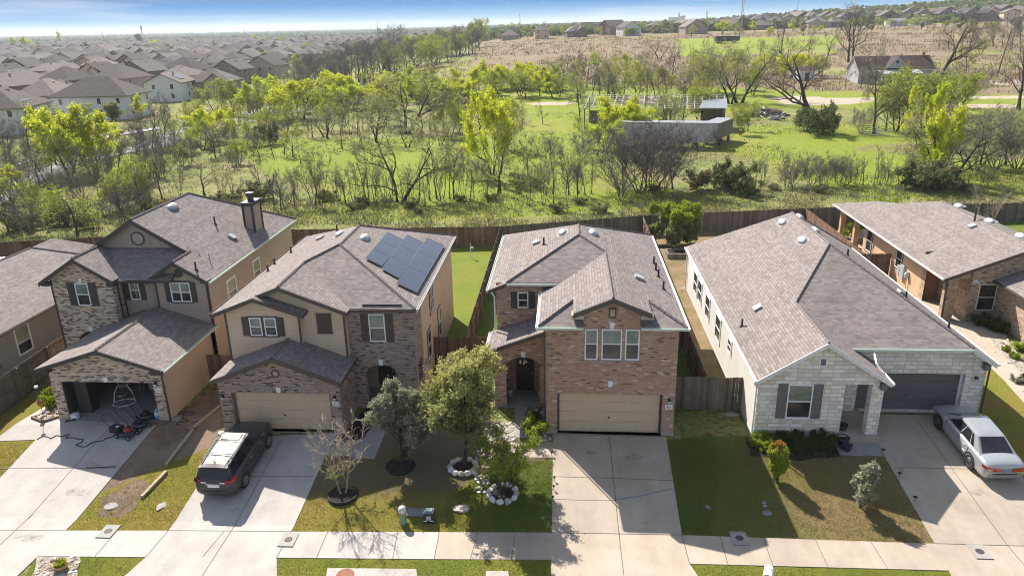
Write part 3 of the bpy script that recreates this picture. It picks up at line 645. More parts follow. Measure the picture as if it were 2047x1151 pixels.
# ================================================================== solar house
def build_solar():
    h = thing('two_storey_house', 'tan siding and grey brown brick house with three rows of solar panels, numbered 417', 'house', (-12, 38, 0), group='houses along the street')
    A = Fr((-16.55, 30.45), (-10.6, 30.45)); o0 = 16.55
    mb = MB(); wall(mb, A, [(0, -.25), (5.95, -.25), (5.95, 2.85), (2.98, 3.96), (0, 2.85)], [rect(.6, 5.43, 0, 2.08)], .3)
    wall(mb, Fr((-10.6, 30.45), (-10.6, 33)), rect(0, 2.55, -.2, 2.85)); wall(mb, Fr((-16.55, 30.9), (-16.55, 30.45)), rect(0, .45, -.2, 2.8))
    B = Fr((-10.72, 33), (-7.45, 33)); wall(mb, B, rect(0, 3.27, -.2, 5.42), [arch(.66, 2.32, .1, 1.85, 2.4)], .3)
    wall(mb, Fr((-7.45, 33), (-7.45, 35.0)), rect(0, 2.0, -.2, 5.45), [rect(.6, 1.55, .3, 2.25)], .3)
    for k in range(17):
        t = math.pi*(k+.5)/17; c = (1.49, 1.85); p0 = (c[0]+math.cos(t)*.83, c[1]+math.sin(t)*.55); p1 = (c[0]+math.cos(t)*1.07, c[1]+math.sin(t)*.80); tx, tz = -math.sin(t)*.058, math.cos(t)*.05
        mb.face([B.P(*q, .02) for q in ((p0[0]+tx, p0[1]+tz), (p0[0]-tx, p0[1]-tz), (p1[0]-tx, p1[1]-tz), (p1[0]+tx, p1[1]+tz))])
    for k in range(30): fbox(mb, A, .6+k*.161, .735+k*.161, 2.1, 2.32, .001, .015)
    for k in range(20): fbox(mb, B, .02+k*.162, .155+k*.162, 3.38, 3.6, .001, .015)
    mb.build('brick_wall', M['brick_grey_brown'], h)
    s = MB()
    C = Fr((-16.6, 32.3), (-12.85, 32.3)); wall(s, C, [(0, 2.5), (3.75, 2.5), (3.75, 5.55), (1.7, 6.28), (0, 5.6)])
    wall(s, Fr((-12.85, 32.3), (-12.85, 32.6)), rect(0, .3, 2.5, 5.6))
    D = Fr((-12.85, 32.6), (-10.72, 32.6)); wall(s, D, [(-2.2, 4.5), (0, 2.5), (2.13, 2.5), (2.13, 5.55), (-.87, 6.72), (-2.2, 6.2)])
    wall(s, Fr((-10.72, 32.6), (-10.72, 33.0)), rect(0, .4, 2.5, 5.5))
    wall(s, Fr((-16.6, 45.5), (-16.6, 32.3)), rect(0, 13.2, -.2, 5.5)); wall(s, Fr((-16.55, 32.3), (-16.55, 30.9)), rect(0, 1.4, -.2, 2.8))
    wall(s, Fr((-7.45, 35), (-7.45, 45.5)), rect(0, 10.5, -.2, 5.5)); wall(s, Fr((-7.45, 45.5), (-16.6, 45.5)), rect(0, 9.15, -.2, 5.5))
    s.build('siding_wall', M['siding_beige'], h)
    f = MB(); fbox(f, A, -.02, .6, -.3, .12, .001, .03); fbox(f, A, 5.43, 5.98, -.3, .12, .001, .03); fbox(f, A, .6, 5.43, -.3, 0, -.35, .03); f.build('foundation', M['foundation'], h); f = MB(); fbox(f, B, 0, .66, -.3, .12, .001, .03); f.build('foundation', M['foundation'], h); f = MB(); fbox(f, B, 2.32, 3.29, -.3, .12, .001, .03)
    f.build('foundation', M['foundation'], h)
    gL = lambda x: 6.8-.39*abs(x+13.72)
    LP = [(-17.05, 31.95, 5.5), (-14.9, 31.95, 6.34), (-14.9, 32.25, 6.34), (-13.72, 32.25, 6.8), (-13.72, 36, 6.8), (-12.1, 37.3, 7.43), (-12.1, 41.2, 7.43), (-17.05, 45.8, 5.5)]
    RP = [(-7.22, 32.7, 5.53), (-7.22, 45.8, 5.53), (-12.1, 41.2, 7.43), (-12.1, 37.3, 7.43)]
    rf = roof(h, [LP, RP, [(-13.72, 32.25, 6.8), (-10.45, 32.25, 5.52), (-10.45, 32.7, 5.52), (-13.72, 36, 6.8)], [(-12.1, 37.3, 7.43), (-13.72, 36, 6.8), (-10.5, 32.7, 5.53), (-7.22, 32.7, 5.53)],
                  [(-17.05, 45.8, 5.5), (-12.1, 41.2, 7.43), (-7.22, 45.8, 5.53)], [(-14.9, 31.95, 6.34), (-12.5, 31.95, 5.5), (-12.5, 32.62, 5.5), (-14.9, 32.62, 6.34)]],
              caps=[((-13.72, 32.25, 6.8), (-13.72, 36, 6.8)), ((-13.72, 36, 6.8), (-12.1, 37.3, 7.43)), ((-12.1, 37.3, 7.43), (-12.1, 41.2, 7.43)), ((-12.1, 37.3, 7.43), (-7.22, 32.7, 5.53)), ((-12.1, 41.2, 7.43), (-7.22, 45.8, 5.53))])
    rake(h, [(-17.05, 31.95, 5.49), (-14.9, 31.95, 6.33), (-12.5, 31.95, 5.49)], .2); rake(h, [(-14.75, 32.25, 6.39), (-13.72, 32.25, 6.79), (-10.45, 32.25, 5.51)], .2)
    gutter(h, (-10.5, 32.7, 5.51), (-7.2, 32.7, 5.51), 'fascia_brown'); gutter(h, (-7.22, 32.7, 5.51), (-7.22, 45.8, 5.51), 'fascia_white'); gutter(h, (-17.05, 45.8, 5.48), (-17.05, 31.95, 5.48), 'fascia_brown')
    m = MB(); m.box(-9.9, -7.95, 32.9, 33.0, 5.66, 5.70); m.build('snow_guard', M['black'], rf)
    GR = [(-16.72, 30.1, 2.86), (-13.55, 30.1, 4.1), (-13.55, 32.3, 4.1), (-16.72, 32.3, 2.86)]
    roof(h, [GR, [(-13.55, 30.1, 4.1), (-10.38, 30.1, 2.86), (-10.38, 33, 2.86), (-10.72, 33, 2.99), (-10.72, 32.6, 2.99), (-12.85, 32.6, 3.83), (-12.85, 32.3, 3.83), (-13.55, 32.3, 4.1)]], 'garage_roof', caps=[((-13.55, 30.1, 4.1), (-13.55, 32.3, 4.1))])
    rake(h, [(-16.72, 30.1, 2.85), (-13.55, 30.1, 4.09), (-10.38, 30.1, 2.85)], .22)
    for fr, a, b in ((C, 0, .09), (C, 3.66, 3.75), (D, 2.04, 2.13)): corner_board(h, fr, a, b, 2.6, 5.5)
    n1, n2 = pn(*LP[:3]), pn(*RP[:3])
    dome_vent(rf, onP(680, 469, LP[0], LP[4], LP[7]), pn(LP[0], LP[4], LP[7])); dome_vent(rf, onP(729, 476, *RP[:3]), n2)
    for q in ((674, 461), (622, 470), (582, 505), (549, 528), (536, 542)): pipe_vent(rf, onP(*q, LP[0], LP[4], LP[7]), .4)
    box_vent(rf, onP(641, 477, LP[0], LP[4], LP[7]), pn(LP[0], LP[4], LP[7]))
    # solar arrays: columns run up the slope, lifted 10 cm off the shingles
    up = (Vector(RP[2])-Vector(RP[1])); nn = n2.normalized(); sl = Vector((-1, 0, .39)).normalized(); al = Vector((0, 1, 0))
    for y0, rows, s0 in ((41.0, 2, 2.75), (38.9, 3, 1.75), (36.8, 4, .55)): pass
    def onR(px, py): return onP(px, py, *RP[:3])
    for quad in (((773, 468), (807, 484), (762, 535), (730, 519)), ((813, 473), (846, 489), (796, 559), (762, 540)), ((852, 479), (887, 494), (832, 588), (792, 569))):
        P = [onR(*q) for q in quad]; P = [p+nn*.12 for p in P]
        m = MB(); m.face(flip(P), 0); q = [p-nn*.04 for p in flip(P)]; p_ = flip(P)
        for i in range(4): j = (i+1) % 4; m.face([p_[i], q[i], q[j], p_[j]], 1)
        m.face(q[::-1], 1)
        o = m.build('solar_panel', [M['solar_glass'], M['steel']], rf)
        rl = MB()
        for k in (1, 2):
            a = P[0].lerp(P[3], k/3)+nn*.003; b = P[1].lerp(P[2], k/3)+nn*.003; rl.tube([a, b], .004, 4)
        for a, b in ((0, 1), (1, 2), (2, 3), (3, 0)): rl.tube([P[a]+nn*.002, P[b]+nn*.002], .010, 4)
        rl.build('panel_frame', M['metal_grey'], rf)
    garage_door(h, A, .6, 5.43, 0, 2.08, .26, 'garage_tan', 'interior_tan'); keystone(h, A, 2.98, 2.12, 2.4)
    m = MB(); c = A.P(2.93, 3.12, .0)
    for k in range(16):
        t0, t1 = 2*math.pi*k/16, 2*math.pi*(k+1)/16; g = lambda r_, t, o: A.P(2.93+r_*math.cos(t), 3.12+r_*1.05*math.sin(t), o)
        m.face([g(.13, t0, .04), g(.2, t0, .04), g(.2, t1, .04), g(.13, t1, .04)]); m.face([g(.2, t0, .04), g(.2, t0, 0), g(.2, t1, 0), g(.2, t1, .04)])
    m.build('gable_vent_frame', M['fascia_brown'], h); m = MB(); m.face([A.P(2.93+.13*math.cos(2*math.pi*k/16), 3.12+.137*math.sin(2*math.pi*k/16), .02) for k in range(16)]); m.build('gable_vent', M['siding_tan'], h)
    number_sign(h, A, 5.70, 1.58, '417', .32, .2); wall_lamp(h, A, 5.68, 1.9); wall_lamp(h, A, .2, 1.85)
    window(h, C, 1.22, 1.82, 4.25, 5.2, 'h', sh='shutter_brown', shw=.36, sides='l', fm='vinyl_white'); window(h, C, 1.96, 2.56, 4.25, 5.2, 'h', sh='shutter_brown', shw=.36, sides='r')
    m = MB(); fbox(m, C, 1.14, 2.64, 5.2, 5.27, .001, .04); fbox(m, C, 1.14, 2.64, 4.18, 4.25, .001, .04); fbox(m, C, 1.83, 1.95, 4.25, 5.2, .001, .04); m.build('window_trim', M['fascia_brown'], h)
    m = MB(); fbox(m, D, .72, 1.46, 4.30, 5.28, .001, .04)
    for k in range(4): fbox(m, D, .74+k*.18, .89+k*.18, 4.34, 5.24, .04, .05)
    fbox(m, D, .68, 1.50, 4.26, 4.30, .001, .06); fbox(m, D, .68, 1.50, 5.28, 5.33, .001, .05); m.build('shutter', M['shutter_brown'], h)
    window(h, B, 1.06, 1.87, 3.69, 5.16, 'h', sh='shutter_brown', shw=.38)
    keystone(h, B, 1.5, 2.38, 2.7)
    sheet(h, 'porch_wall', 'siding_tan', [[(-10.7, 35, 0), (-7.5, 35, 0), (-7.5, 35, 3), (-10.7, 35, 3)], [(-10.7, 33.3, 0), (-10.7, 35, 0), (-10.7, 35, 3), (-10.7, 33.3, 3)]])
    sheet(h, 'porch_ceiling', 'interior_tan', [[(-10.7, 33.05, 2.75), (-10.7, 35, 2.75), (-7.5, 35, 2.75), (-7.5, 33.05, 2.75)]])
    Dd = Fr((-10.7, 35), (-7.5, 35)); door(h, Dd, .75, 1.65, .1, 2.2, .01)
    m = MB(); m.box(-10.7, -7.5, 32.9, 35, -.2, .1); m.build('porch_floor', M['concrete_grey'], h)
    X = Fr((-7.45, 33), (-7.45, 45.5))
    for a, b, z0, z1 in ((4.4, 5.5, 3.4, 4.9), (6.6, 7.5, .9, 2.75), (3.2, 4.2, 1.1, 2.75)): window(h, X, a, b, z0, z1, 'hv' if z0 > 3 else 'h', fm='fascia_white', trim='fascia_brown', top='glass_dark')
    m = MB(); fbox(m, X, 2.3, 2.6, 1.0, 1.7, .001, .12); m.build('meter_box', M['meter_grey'], h)
    return h
build_solar()
# ================================================================== board-and-batten house, open garage
def build_taupe():
    h = thing('two_storey_house', 'taupe two storey house with open garage, brick front and corner chimney, numbered 413', 'house', (-23, 40, 0), group='houses along the street')
    A = Fr((-25.5, 31.2), (-19.75, 31.2))
    mb = MB(); wall(mb, A, [(0, -.25), (5.75, -.25), (5.75, 2.98), (3.0, 3.88), (0, 2.95)], [rect(.53, 5.25, 0, 2.13)], .25)
    wall(mb, Fr((-19.75, 31.2), (-19.75, 31.45)), rect(0, .25, -.2, 2.95)); wall(mb, Fr((-25.5, 31.8), (-25.5, 31.2)), rect(0, .6, -.2, 2.95))
    for k in range(29): fbox(mb, A, .55+k*.161, .685+k*.161, 2.15, 2.38, .001, .015)
    mb.build('brick_wall', M['brick_tan_dark'], h); mb = MB()
    T = Fr((-28.0, 36), (-24.55, 36)); wall(mb, T, [(0, -.2), (3.45, -.2), (3.45, 5.8), (1.75, 7.0), (0, 5.8)], [arch(.9, 2.5, 0, 2.2, 2.75)], .3)
    wall(mb, Fr((-24.55, 36), (-24.55, 36.9)), rect(0, .9, 2.5, 5.8)); wall(mb, Fr((-28.0, 37), (-28.0, 36)), rect(0, 1, -.2, 5.8))
    for k in range(18): fbox(mb, T, .1+k*.185, .24+k*.185, 4.0, 4.22, .001, .015)
    mb.build('brick_wall', M['brick_tan_dark'], h)
    s = MB(); wall(s, Fr((-19.75, 31.45), (-19.75, 36.6)), rect(0, 5.15, -.25, 2.95)); s.build('stucco_wall', M['stucco_tan'], h)
    s = MB(); wall(s, Fr((-19.5, 36.6), (-19.5, 49.5)), rect(0, 12.9, -.25, 5.75)); wall(s, Fr((-19.5, 49.5), (-28.5, 49.5)), rect(0, 9, -.25, 5.75)); wall(s, Fr((-28.0, 49.5), (-28.0, 37)), rect(0, 12.5, -.2, 5.8)); wall(s, Fr((-25.5, 36.6), (-25.5, 31.8)), rect(0, 4.8, -.2, 2.9))
    s.build('siding_wall', M['siding_tan'], h)
    s = MB(); U = Fr((-22.45, 36.6), (-19.5, 36.6)); wall(s, U, [(0, 2.5), (2.95, 2.5), (2.95, 5.8), (1.45, 6.7), (0, 5.8)])
    wall(s, Fr((-22.45, 36.9), (-22.45, 36.6)), rect(0, .3, 2.5, 5.8)); s.build('gable_wall', M['siding_taupe'], h)
    s = MB(); Mw = Fr((-24.55, 36.9), (-22.45, 36.9)); wall(s, Mw, rect(0, 2.1, 2.5, 5.8))
    G = Fr((-28.6, 38.35), (-19.5, 38.35)); wall(s, G, [(0, 5.7), (9.1, 5.7), (4.58, 8.55)]); s.build('board_wall', M['trim_taupe'], h)
    batten(h, Mw, 'trim_taupe', 0, 2.1, lambda q: 5.78, 3.0, .5); batten(h, G, 'trim_taupe', .6, 8.6, lambda q: 5.66+.625*min(q, 9.16-q), 6.6, .55)
    f = MB(); fbox(f, A, -.02, .53, -.3, .2, .001, .03); f.build('foundation', M['foundation_tan'], h); f = MB(); fbox(f, A, 5.25, 5.78, -.3, .25, .001, .03); fbox(f, Fr((-19.75, 31.2), (-19.75, 36.6)), 0, 5.4, -.3, .35, .001, .035); fbox(f, A, .53, 5.25, -.3, 0.0, -.4, .03); f.build('foundation', M['foundation_tan'], h)
    LP = [(-24.02, 38, 8.66), (-28.84, 38, 5.65), (-28.84, 49.8, 5.65), (-24.02, 44.6, 8.66)]
    RP = [(-19.2, 36.2, 5.65), (-21.0, 36.2, 6.775), (-21.0, 38.0, 6.775), (-24.02, 38, 8.66), (-24.02, 44.6, 8.66), (-19.2, 49.8, 5.65)]
    rf = roof(h, [LP, RP, [(-19.2, 49.8, 5.65), (-24.02, 44.6, 8.66), (-28.84, 49.8, 5.65)], [(-21, 36.2, 6.775), (-22.7, 36.2, 5.72), (-22.7, 38.4, 5.72), (-21, 38.4, 6.775)],
                  [(-26.3, 36.1, 5.75), (-21.2, 36.1, 5.75), (-21.2, 38.4, 6.95), (-26.3, 38.4, 6.95)],
                  [(-26.2, 35.65, 7.12), (-28.4, 35.65, 5.75), (-28.4, 38.4, 5.75), (-26.2, 38.4, 7.12)], [(-26.2, 35.65, 7.12), (-26.2, 38.4, 7.12), (-24.2, 38.4, 5.85), (-24.2, 35.65, 5.85)]],
              edge='fascia_dark', caps=[((-24.02, 38, 8.66), (-24.02, 44.6, 8.66)), ((-24.02, 44.6, 8.66), (-19.2, 49.8, 5.65)), ((-21, 36.2, 6.775), (-21, 38.2, 6.775)), ((-26.2, 35.65, 7.12), (-26.2, 38.3, 7.12))])
    rake(h, [(-28.84, 38, 5.64), (-24.02, 38, 8.65), (-21.0, 38, 6.77)], .26, .05, 'fascia_dark'); rake(h, [(-22.7, 36.2, 5.71), (-21, 36.2, 6.765), (-19.2, 36.2, 5.64)], .22, .05, 'fascia_dark'); rake(h, [(-28.4, 35.65, 5.74), (-26.2, 35.65, 7.11), (-24.2, 35.65, 5.84)], .22, .05, 'fascia_dark')
    for x, y in ((-28.1, 35.7), (-24.4, 35.7), (-22.4, 36.25), (-19.45, 36.25)):
        m = MB(); m.box(x-.22, x+.22, y, y+.35, 5.52, 5.72); m.build('eave_return', M['fascia_dark'], h)
    gutter(h, (-24.2, 36.1, 5.74), (-22.7, 36.1, 5.74), 'fascia_dark'); gutter(h, (-19.2, 36.2, 5.63), (-19.2, 49.8, 5.63), 'gutter_pale')
    downspout(h, [(-19.42, 36.5, 5.5), (-19.42, 36.5, 2.9)], 'fascia_dark'); downspout(h, [(-24.48, 36.4, 5.6), (-24.48, 36.4, 3.2)], 'fascia_dark', .04)
    GR = [(-25.9, 30.8, 2.97), (-22.5, 30.8, 4.05), (-22.5, 36.6, 4.05), (-25.9, 36.6, 2.97)]
    gr = roof(h, [GR, [(-22.5, 30.8, 4.05), (-19.35, 30.8, 3.0), (-19.35, 36.6, 3.0), (-22.5, 36.6, 4.05)], [(-25.9, 36.6, 2.97), (-23.5, 36.6, 3.73), (-23.5, 36.95, 3.73), (-25.9, 36.95, 2.97)]], 'garage_roof', edge='fascia_dark', caps=[((-22.5, 30.8, 4.05), (-22.5, 36.6, 4.05))])
    rake(h, [(-25.9, 30.8, 2.96), (-22.5, 30.8, 4.04), (-19.35, 30.8, 2.99)], .2, .05, 'fascia_dark')
    for x in (-25.55, -19.75):
        m = MB(); m.box(x-.3, x+.3, 30.85, 31.25, 2.72, 2.93); m.build('eave_return', M['fascia_dark'], h)
    gutter(h, (-19.35, 30.8, 2.98), (-19.35, 36.6, 2.98), 'gutter_pale'); downspout(h, [(-19.6, 31.05, 2.85), (-19.62, 31.1, .1)], 'fascia_dark', .05)
    n2 = pn(RP[0], RP[3], RP[4]); T3 = (RP[0], RP[3], RP[4])
    dome_vent(rf, onP(345, 414, *T3), n2); pipe_vent(rf, onP(430, 448, *T3), .5); pipe_vent(rf, onP(392, 540, *T3), .5); box_vent(rf, onP(463, 474, *T3), n2)
    m = MB(); x0, x1, y0, y1 = -20.55, -19.95, 44.6, 45.9; m.box(x0, x1, y0, y1, 5.9, 7.95); ch = m.build('chimney', M['trim_taupe'], h)
    m = MB()
    for x in (x0, x1):
        for y in (y0, y1): m.box(x-.06, x+.06, y-.06, y+.06, 5.9, 7.94)
    m.box(x0-.05, x1+.05, y0-.05, y1+.05, 7.8, 7.96); m.build('chimney_trim', M['fascia_dark'], ch)
    m = MB(); m.box(x0-.09, x1+.09, y0-.09, y1+.09, 7.96, 8.04); m.lathe(((x0+x1)/2, (y0+y1)/2, 8.04), [(.2, 0), (.18, .25), (.26, .27), (.28, .52), (.001, .56)], 12); m.build('chimney_cap', M['metal_dark'], ch)
    # windows
    window(h, T, 1.37, 2.12, 4.32, 5.62, 'h', sh='shutter_dark', shw=.42); keystone(h, T, 1.75, 5.64, 5.88, .13, .2); keystone(h, T, 1.75, 2.8, 3.05, .16, .24)
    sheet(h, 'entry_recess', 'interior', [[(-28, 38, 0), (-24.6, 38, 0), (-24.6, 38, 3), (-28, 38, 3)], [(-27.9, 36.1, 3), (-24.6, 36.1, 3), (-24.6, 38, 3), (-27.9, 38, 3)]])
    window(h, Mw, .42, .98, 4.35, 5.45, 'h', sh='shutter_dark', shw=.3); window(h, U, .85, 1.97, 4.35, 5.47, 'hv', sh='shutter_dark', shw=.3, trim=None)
    m = MB(); fbox(m, U, .78, 2.04, 5.47, 5.56, .001, .045); fbox(m, U, .78, 2.04, 4.27, 4.35, .001, .045); m.build('window_trim', M['shutter_dark'], h)
    for fr, sx, zz, r_, mt in ((U, 1.45, 6.0, .17, 'shutter_dark'), (G, 4.6, 7.45, .33, 'trim_taupe')):
        m = MB(); g = lambda q, t, o: fr.P(sx+q*math.cos(t), zz+q*math.sin(t), o)
        for k in range(20):
            t0, t1 = 2*math.pi*k/20, 2*math.pi*(k+1)/20; m.face([g(r_, t0, .05), g(r_+.07, t0, .05), g(r_+.07, t1, .05), g(r_, t1, .05)]); m.face([g(r_+.07, t0, .05), g(r_+.07, t0, 0), g(r_+.07, t1, 0), g(r_+.07, t1, .05)])
        m.build('gable_vent_frame', M['shutter_dark'], h); m = MB(); m.face([g(r_, 2*math.pi*k/20, .03) for k in range(20)]); m.build('gable_vent', M[mt], h)
    X = Fr((-19.5, 36.6), (-19.5, 49.5))
    for a, b, c, d in (((1232, 420), (1285, 555)), ((1395, 320), (1424, 430))) and ((2.2, 3.3, 3.3, 4.75), (5.9, 6.9, 3.3, 4.75), ): window(h, X, a, b, c, d, 'h', trim='fascia_white')
    for fr, a, b, z0, z1 in ((T, 0, .08, 0, 5.7), (U, 0, .08, 3, 5.7), (U, 2.87, 2.95, 3, 5.7), (Mw, 0, .07, 3.2, 5.7)): corner_board(h, fr, a, b, z0, z1, 'fascia_dark')
    keystone(h, A, 2.9, 2.16, 2.42); number_sign(h, A, 5.52, 1.74, '413', .3, .2); wall_lamp(h, A, 5.45, 2.1)
    # garage interior
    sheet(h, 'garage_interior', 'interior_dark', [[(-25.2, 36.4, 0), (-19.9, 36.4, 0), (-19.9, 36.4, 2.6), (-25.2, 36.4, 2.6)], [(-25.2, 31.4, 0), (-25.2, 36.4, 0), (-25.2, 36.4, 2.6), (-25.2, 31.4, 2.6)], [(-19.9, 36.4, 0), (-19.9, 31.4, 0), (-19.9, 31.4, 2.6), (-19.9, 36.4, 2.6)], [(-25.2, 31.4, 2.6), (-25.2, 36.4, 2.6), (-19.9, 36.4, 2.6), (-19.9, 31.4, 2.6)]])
    m = MB(); m.box(-25.2, -19.9, 31.0, 36.4, -.3, .02); m.build('garage_floor', M['concrete_grey'], h)
    m = MB()
    for a in ((.53, .58, 0, 2.13), (5.2, 5.25, 0, 2.13)): fbox(m, A, *a, -.22, -.02)
    m.build('door_frame', M['fascia_dark'], h)
build_taupe()
# ================================================================== limestone house
def build_stone():
    h = thing('single_storey_house', 'white limestone single storey house with grey garage door and porch pillar, numbered 425', 'house', (14, 40, 0), group='houses along the street')
    A = Fr((8.75, 30.7), (14.3, 30.7))
    mb = MB(); wall(mb, A, [(0, .45), (3.85, .45), (3.85, 2.85), (5.03, 2.85), (5.03, .3), (5.55, .3), (5.55, 3.05), (2.75, 4.88), (0, 3.1)])
    wall(mb, Fr((12.6, 30.7), (12.6, 33)), rect(0, 2.3, .1, 2.9)); wall(mb, Fr((14.3, 30.7), (14.3, 31.15)), rect(0, .45, .15, 3.0)); wall(mb, Fr((13.78, 31.15), (13.78, 30.7)), rect(0, .45, .15, 2.9)); wall(mb, Fr((14.3, 31.15), (13.78, 31.15)), rect(0, .52, .15, 2.9))
    G = Fr((13.3, 32.9), (19.85, 32.9)); wall(mb, G, [(0, .2), (6.55, .2), (6.55, 3.1), (5.5, 3.78), (0, 3.78)], [rect(.75, 5.65, .3, 2.36)], .3)
    wall(mb, Fr((13.3, 34), (13.3, 32.9)), rect(0, 1.1, .2, 3.2)); wall(mb, Fr((19.85, 32.9), (19.85, 33.3)), rect(0, .4, .1, 3.1))
    wall(mb, Fr((8.75, 31.1), (8.75, 30.7)), rect(0, .4, .45, 3.1))
    for k in range(22): fbox(mb, G, .75+k*.223, .955+k*.223, 2.38, 2.62, .001, .014)
    fbox(mb, A, 1.15, 2.6, .92, 1.02, .001, .05)
    mb.build('stone_wall', M['limestone'], h)
    s = MB(); wall(s, Fr((8.75, 51.2), (8.75, 31.1)), rect(0, 20.1, .1, 3.1)); wall(s, Fr((19.85, 33.3), (19.85, 51.2)), rect(0, 17.9, -.1, 3.1)); wall(s, Fr((19.85, 51.2), (8.75, 51.2)), rect(0, 11.1, -.1, 3.1)); wall(s, Fr((14.3, 31.15), (14.3, 33)), rect(0, 0.01, 2.7, 3.0)); s.build('siding_wall', M['siding_pale'], h)
    f = MB(); fbox(f, A, -.01, 3.86, -.4, .45, -.3, .03); f.build('foundation', M['foundation'], h); f = MB(); fbox(f, Fr((8.75, 51.2), (8.75, 30.7)), 0, 20.5, -.4, .12, .001, .03); f.build('foundation', M['foundation'], h)
    LP = [(8.6, 30.4, 3.13), (11.5, 30.4, 5.0), (11.5, 35.35, 5.0), (14.3, 39.6, 6.8), (14.3, 46.8, 6.8), (8.6, 51.5, 3.13)]
    HP = [(13.33, 32.55, 3.82), (18.9, 32.55, 3.82), (14.3, 39.6, 6.8), (11.5, 35.35, 5.0)]
    RP = [(18.9, 32.55, 3.84), (20.05, 32.55, 3.1), (20.05, 51.5, 3.1), (14.3, 46.8, 6.8), (14.3, 39.6, 6.8)]
    rf = roof(h, [LP, HP, RP, [(11.5, 30.4, 5), (14.45, 30.4, 3.1), (14.45, 33.1, 3.1), (13.33, 33.1, 3.82), (13.33, 32.55, 3.82), (11.5, 35.35, 5)], [(8.6, 51.5, 3.13), (14.3, 46.8, 6.8), (20.05, 51.5, 3.1)]], edge='fascia_white',
              caps=[((11.5, 30.4, 5), (11.5, 35.35, 5)), ((11.5, 35.35, 5), (14.3, 39.6, 6.8)), ((14.3, 39.6, 6.8), (14.3, 46.8, 6.8)), ((14.3, 39.6, 6.8), (18.9, 32.55, 3.84)), ((14.3, 46.8, 6.8), (20.05, 51.5, 3.1))])
    rake(h, [(8.6, 30.4, 3.12), (11.5, 30.4, 4.99), (14.45, 30.4, 3.09)], .2, .05, 'fascia_white'); rake(h, [(18.9, 32.55, 3.83), (20.05, 32.55, 3.09)], .24, .05, 'fascia_white')
    gutter(h, (13.33, 32.55, 3.8), (18.95, 32.55, 3.8), 'gutter_pale'); gutter(h, (8.6, 51.5, 3.11), (8.6, 30.35, 3.11), 'gutter_white'); gutter(h, (14.45, 30.35, 3.08), (14.45, 33, 3.08), 'gutter_white'); gutter(h, (20.05, 32.5, 3.08), (20.05, 51.5, 3.08), 'gutter_white')
    for x, y, z in ((14.2, 30.45, 2.98), (19.7, 32.6, 3.0)):
        m = MB(); m.box(x-.12, x+.12, y, y+.3, z-.3, z); m.build('eave_return', M['shutter_grey'], h)
    downspout(h, [(8.5, 30.5, 3.0), (8.66, 30.6, 2.7), (8.66, 30.6, .0), (8.5, 30.3, -.1)]); downspout(h, [(14.4, 32.6, 3.7), (14.2, 31.6, 3.45), (14.35, 31.3, 3.2)]); downspout(h, [(8.52, 51.3, 3.0), (8.66, 51.1, 2.6), (8.66, 51.1, .2), (8.3, 50.9, .1)])
    downspout(h, [(19.92, 32.8, 2.9), (19.92, 32.8, .2)], 'fascia_dark', .04)
    n1, n2 = pn(LP[0], LP[3], LP[4]), pn(RP[1], RP[2], RP[3]); L3 = (LP[0], LP[3], LP[4]); R3 = (RP[1], RP[2], RP[3])
    dome_vent(rf, onP(1564, 445, *L3), n1); dome_vent(rf, onP(1604, 481, *L3), n1); box_vent(rf, onP(1516, 616, *L3), n1); pipe_vent(rf, onP(1483, 652, *L3), .42)
    for y in (46.6, 43.4): dome_vent(rf, (14.75, y, 6.8-.644*.45), n2)
    for y, x in ((40.3, 15.6), (36.5, 17.3), (34.5, 18.6)): pipe_vent(rf, (x, y, 6.8-.644*(x-14.3)), .35)
    box_vent(rf, (17.5, 37.5, 6.8-.644*3.2), n2)
    window(h, A, 1.34, 2.45, 1.1, 2.82, 'h', sh='shutter_grey', shw=.42, trim=None)
    m = MB(); fbox(m, A, 2.55, 2.9, 3.72, 4.16, .001, .04); m.build('gable_vent_frame', M['vinyl_white'], h); m = MB(); fbox(m, A, 2.61, 2.84, 3.78, 4.10, .04, .048); m.build('gable_vent', M['shutter_grey'], h)
    garage_door(h, G, .75, 5.65, .3, 2.36, .27, 'garage_grey', 'vinyl_white'); number_sign(h, G, 6.12, 1.62, '425', .3, .2); wall_lamp(h, G, 6.12, 2.15)
    sheet(h, 'porch_wall', 'siding_grey', [[(12.6, 33.9, 0), (13.3, 33.9, 0), (13.3, 33.9, 3), (12.6, 33.9, 3)]]); sheet(h, 'porch_ceiling', 'siding_white', [[(12.6, 30.75, 2.88), (12.6, 33.9, 2.88), (14.3, 33.9, 2.88), (14.3, 30.75, 2.88)]])
    m = MB(); m.box(12.45, 14.35, 30.45, 33.9, -.3, .32); m.build('porch_floor', M['concrete_tan'], h)
    X = Fr((8.75, 51.2), (8.75, 31.1))
    for y0, y1, z0, z1 in ((46.9, 48.2, 1.0, 2.45), (45.2, 46.5, 1.0, 2.45), (42.4, 43.7, 1.0, 2.45), (39.1, 40.4, 1.0, 2.45), (36.2, 37.0, 1.65, 2.4)): window(h, X, 51.2-y1, 51.2-y0, z0, z1, 'h', trim='vinyl_white', top='glass_dark')
build_stone()
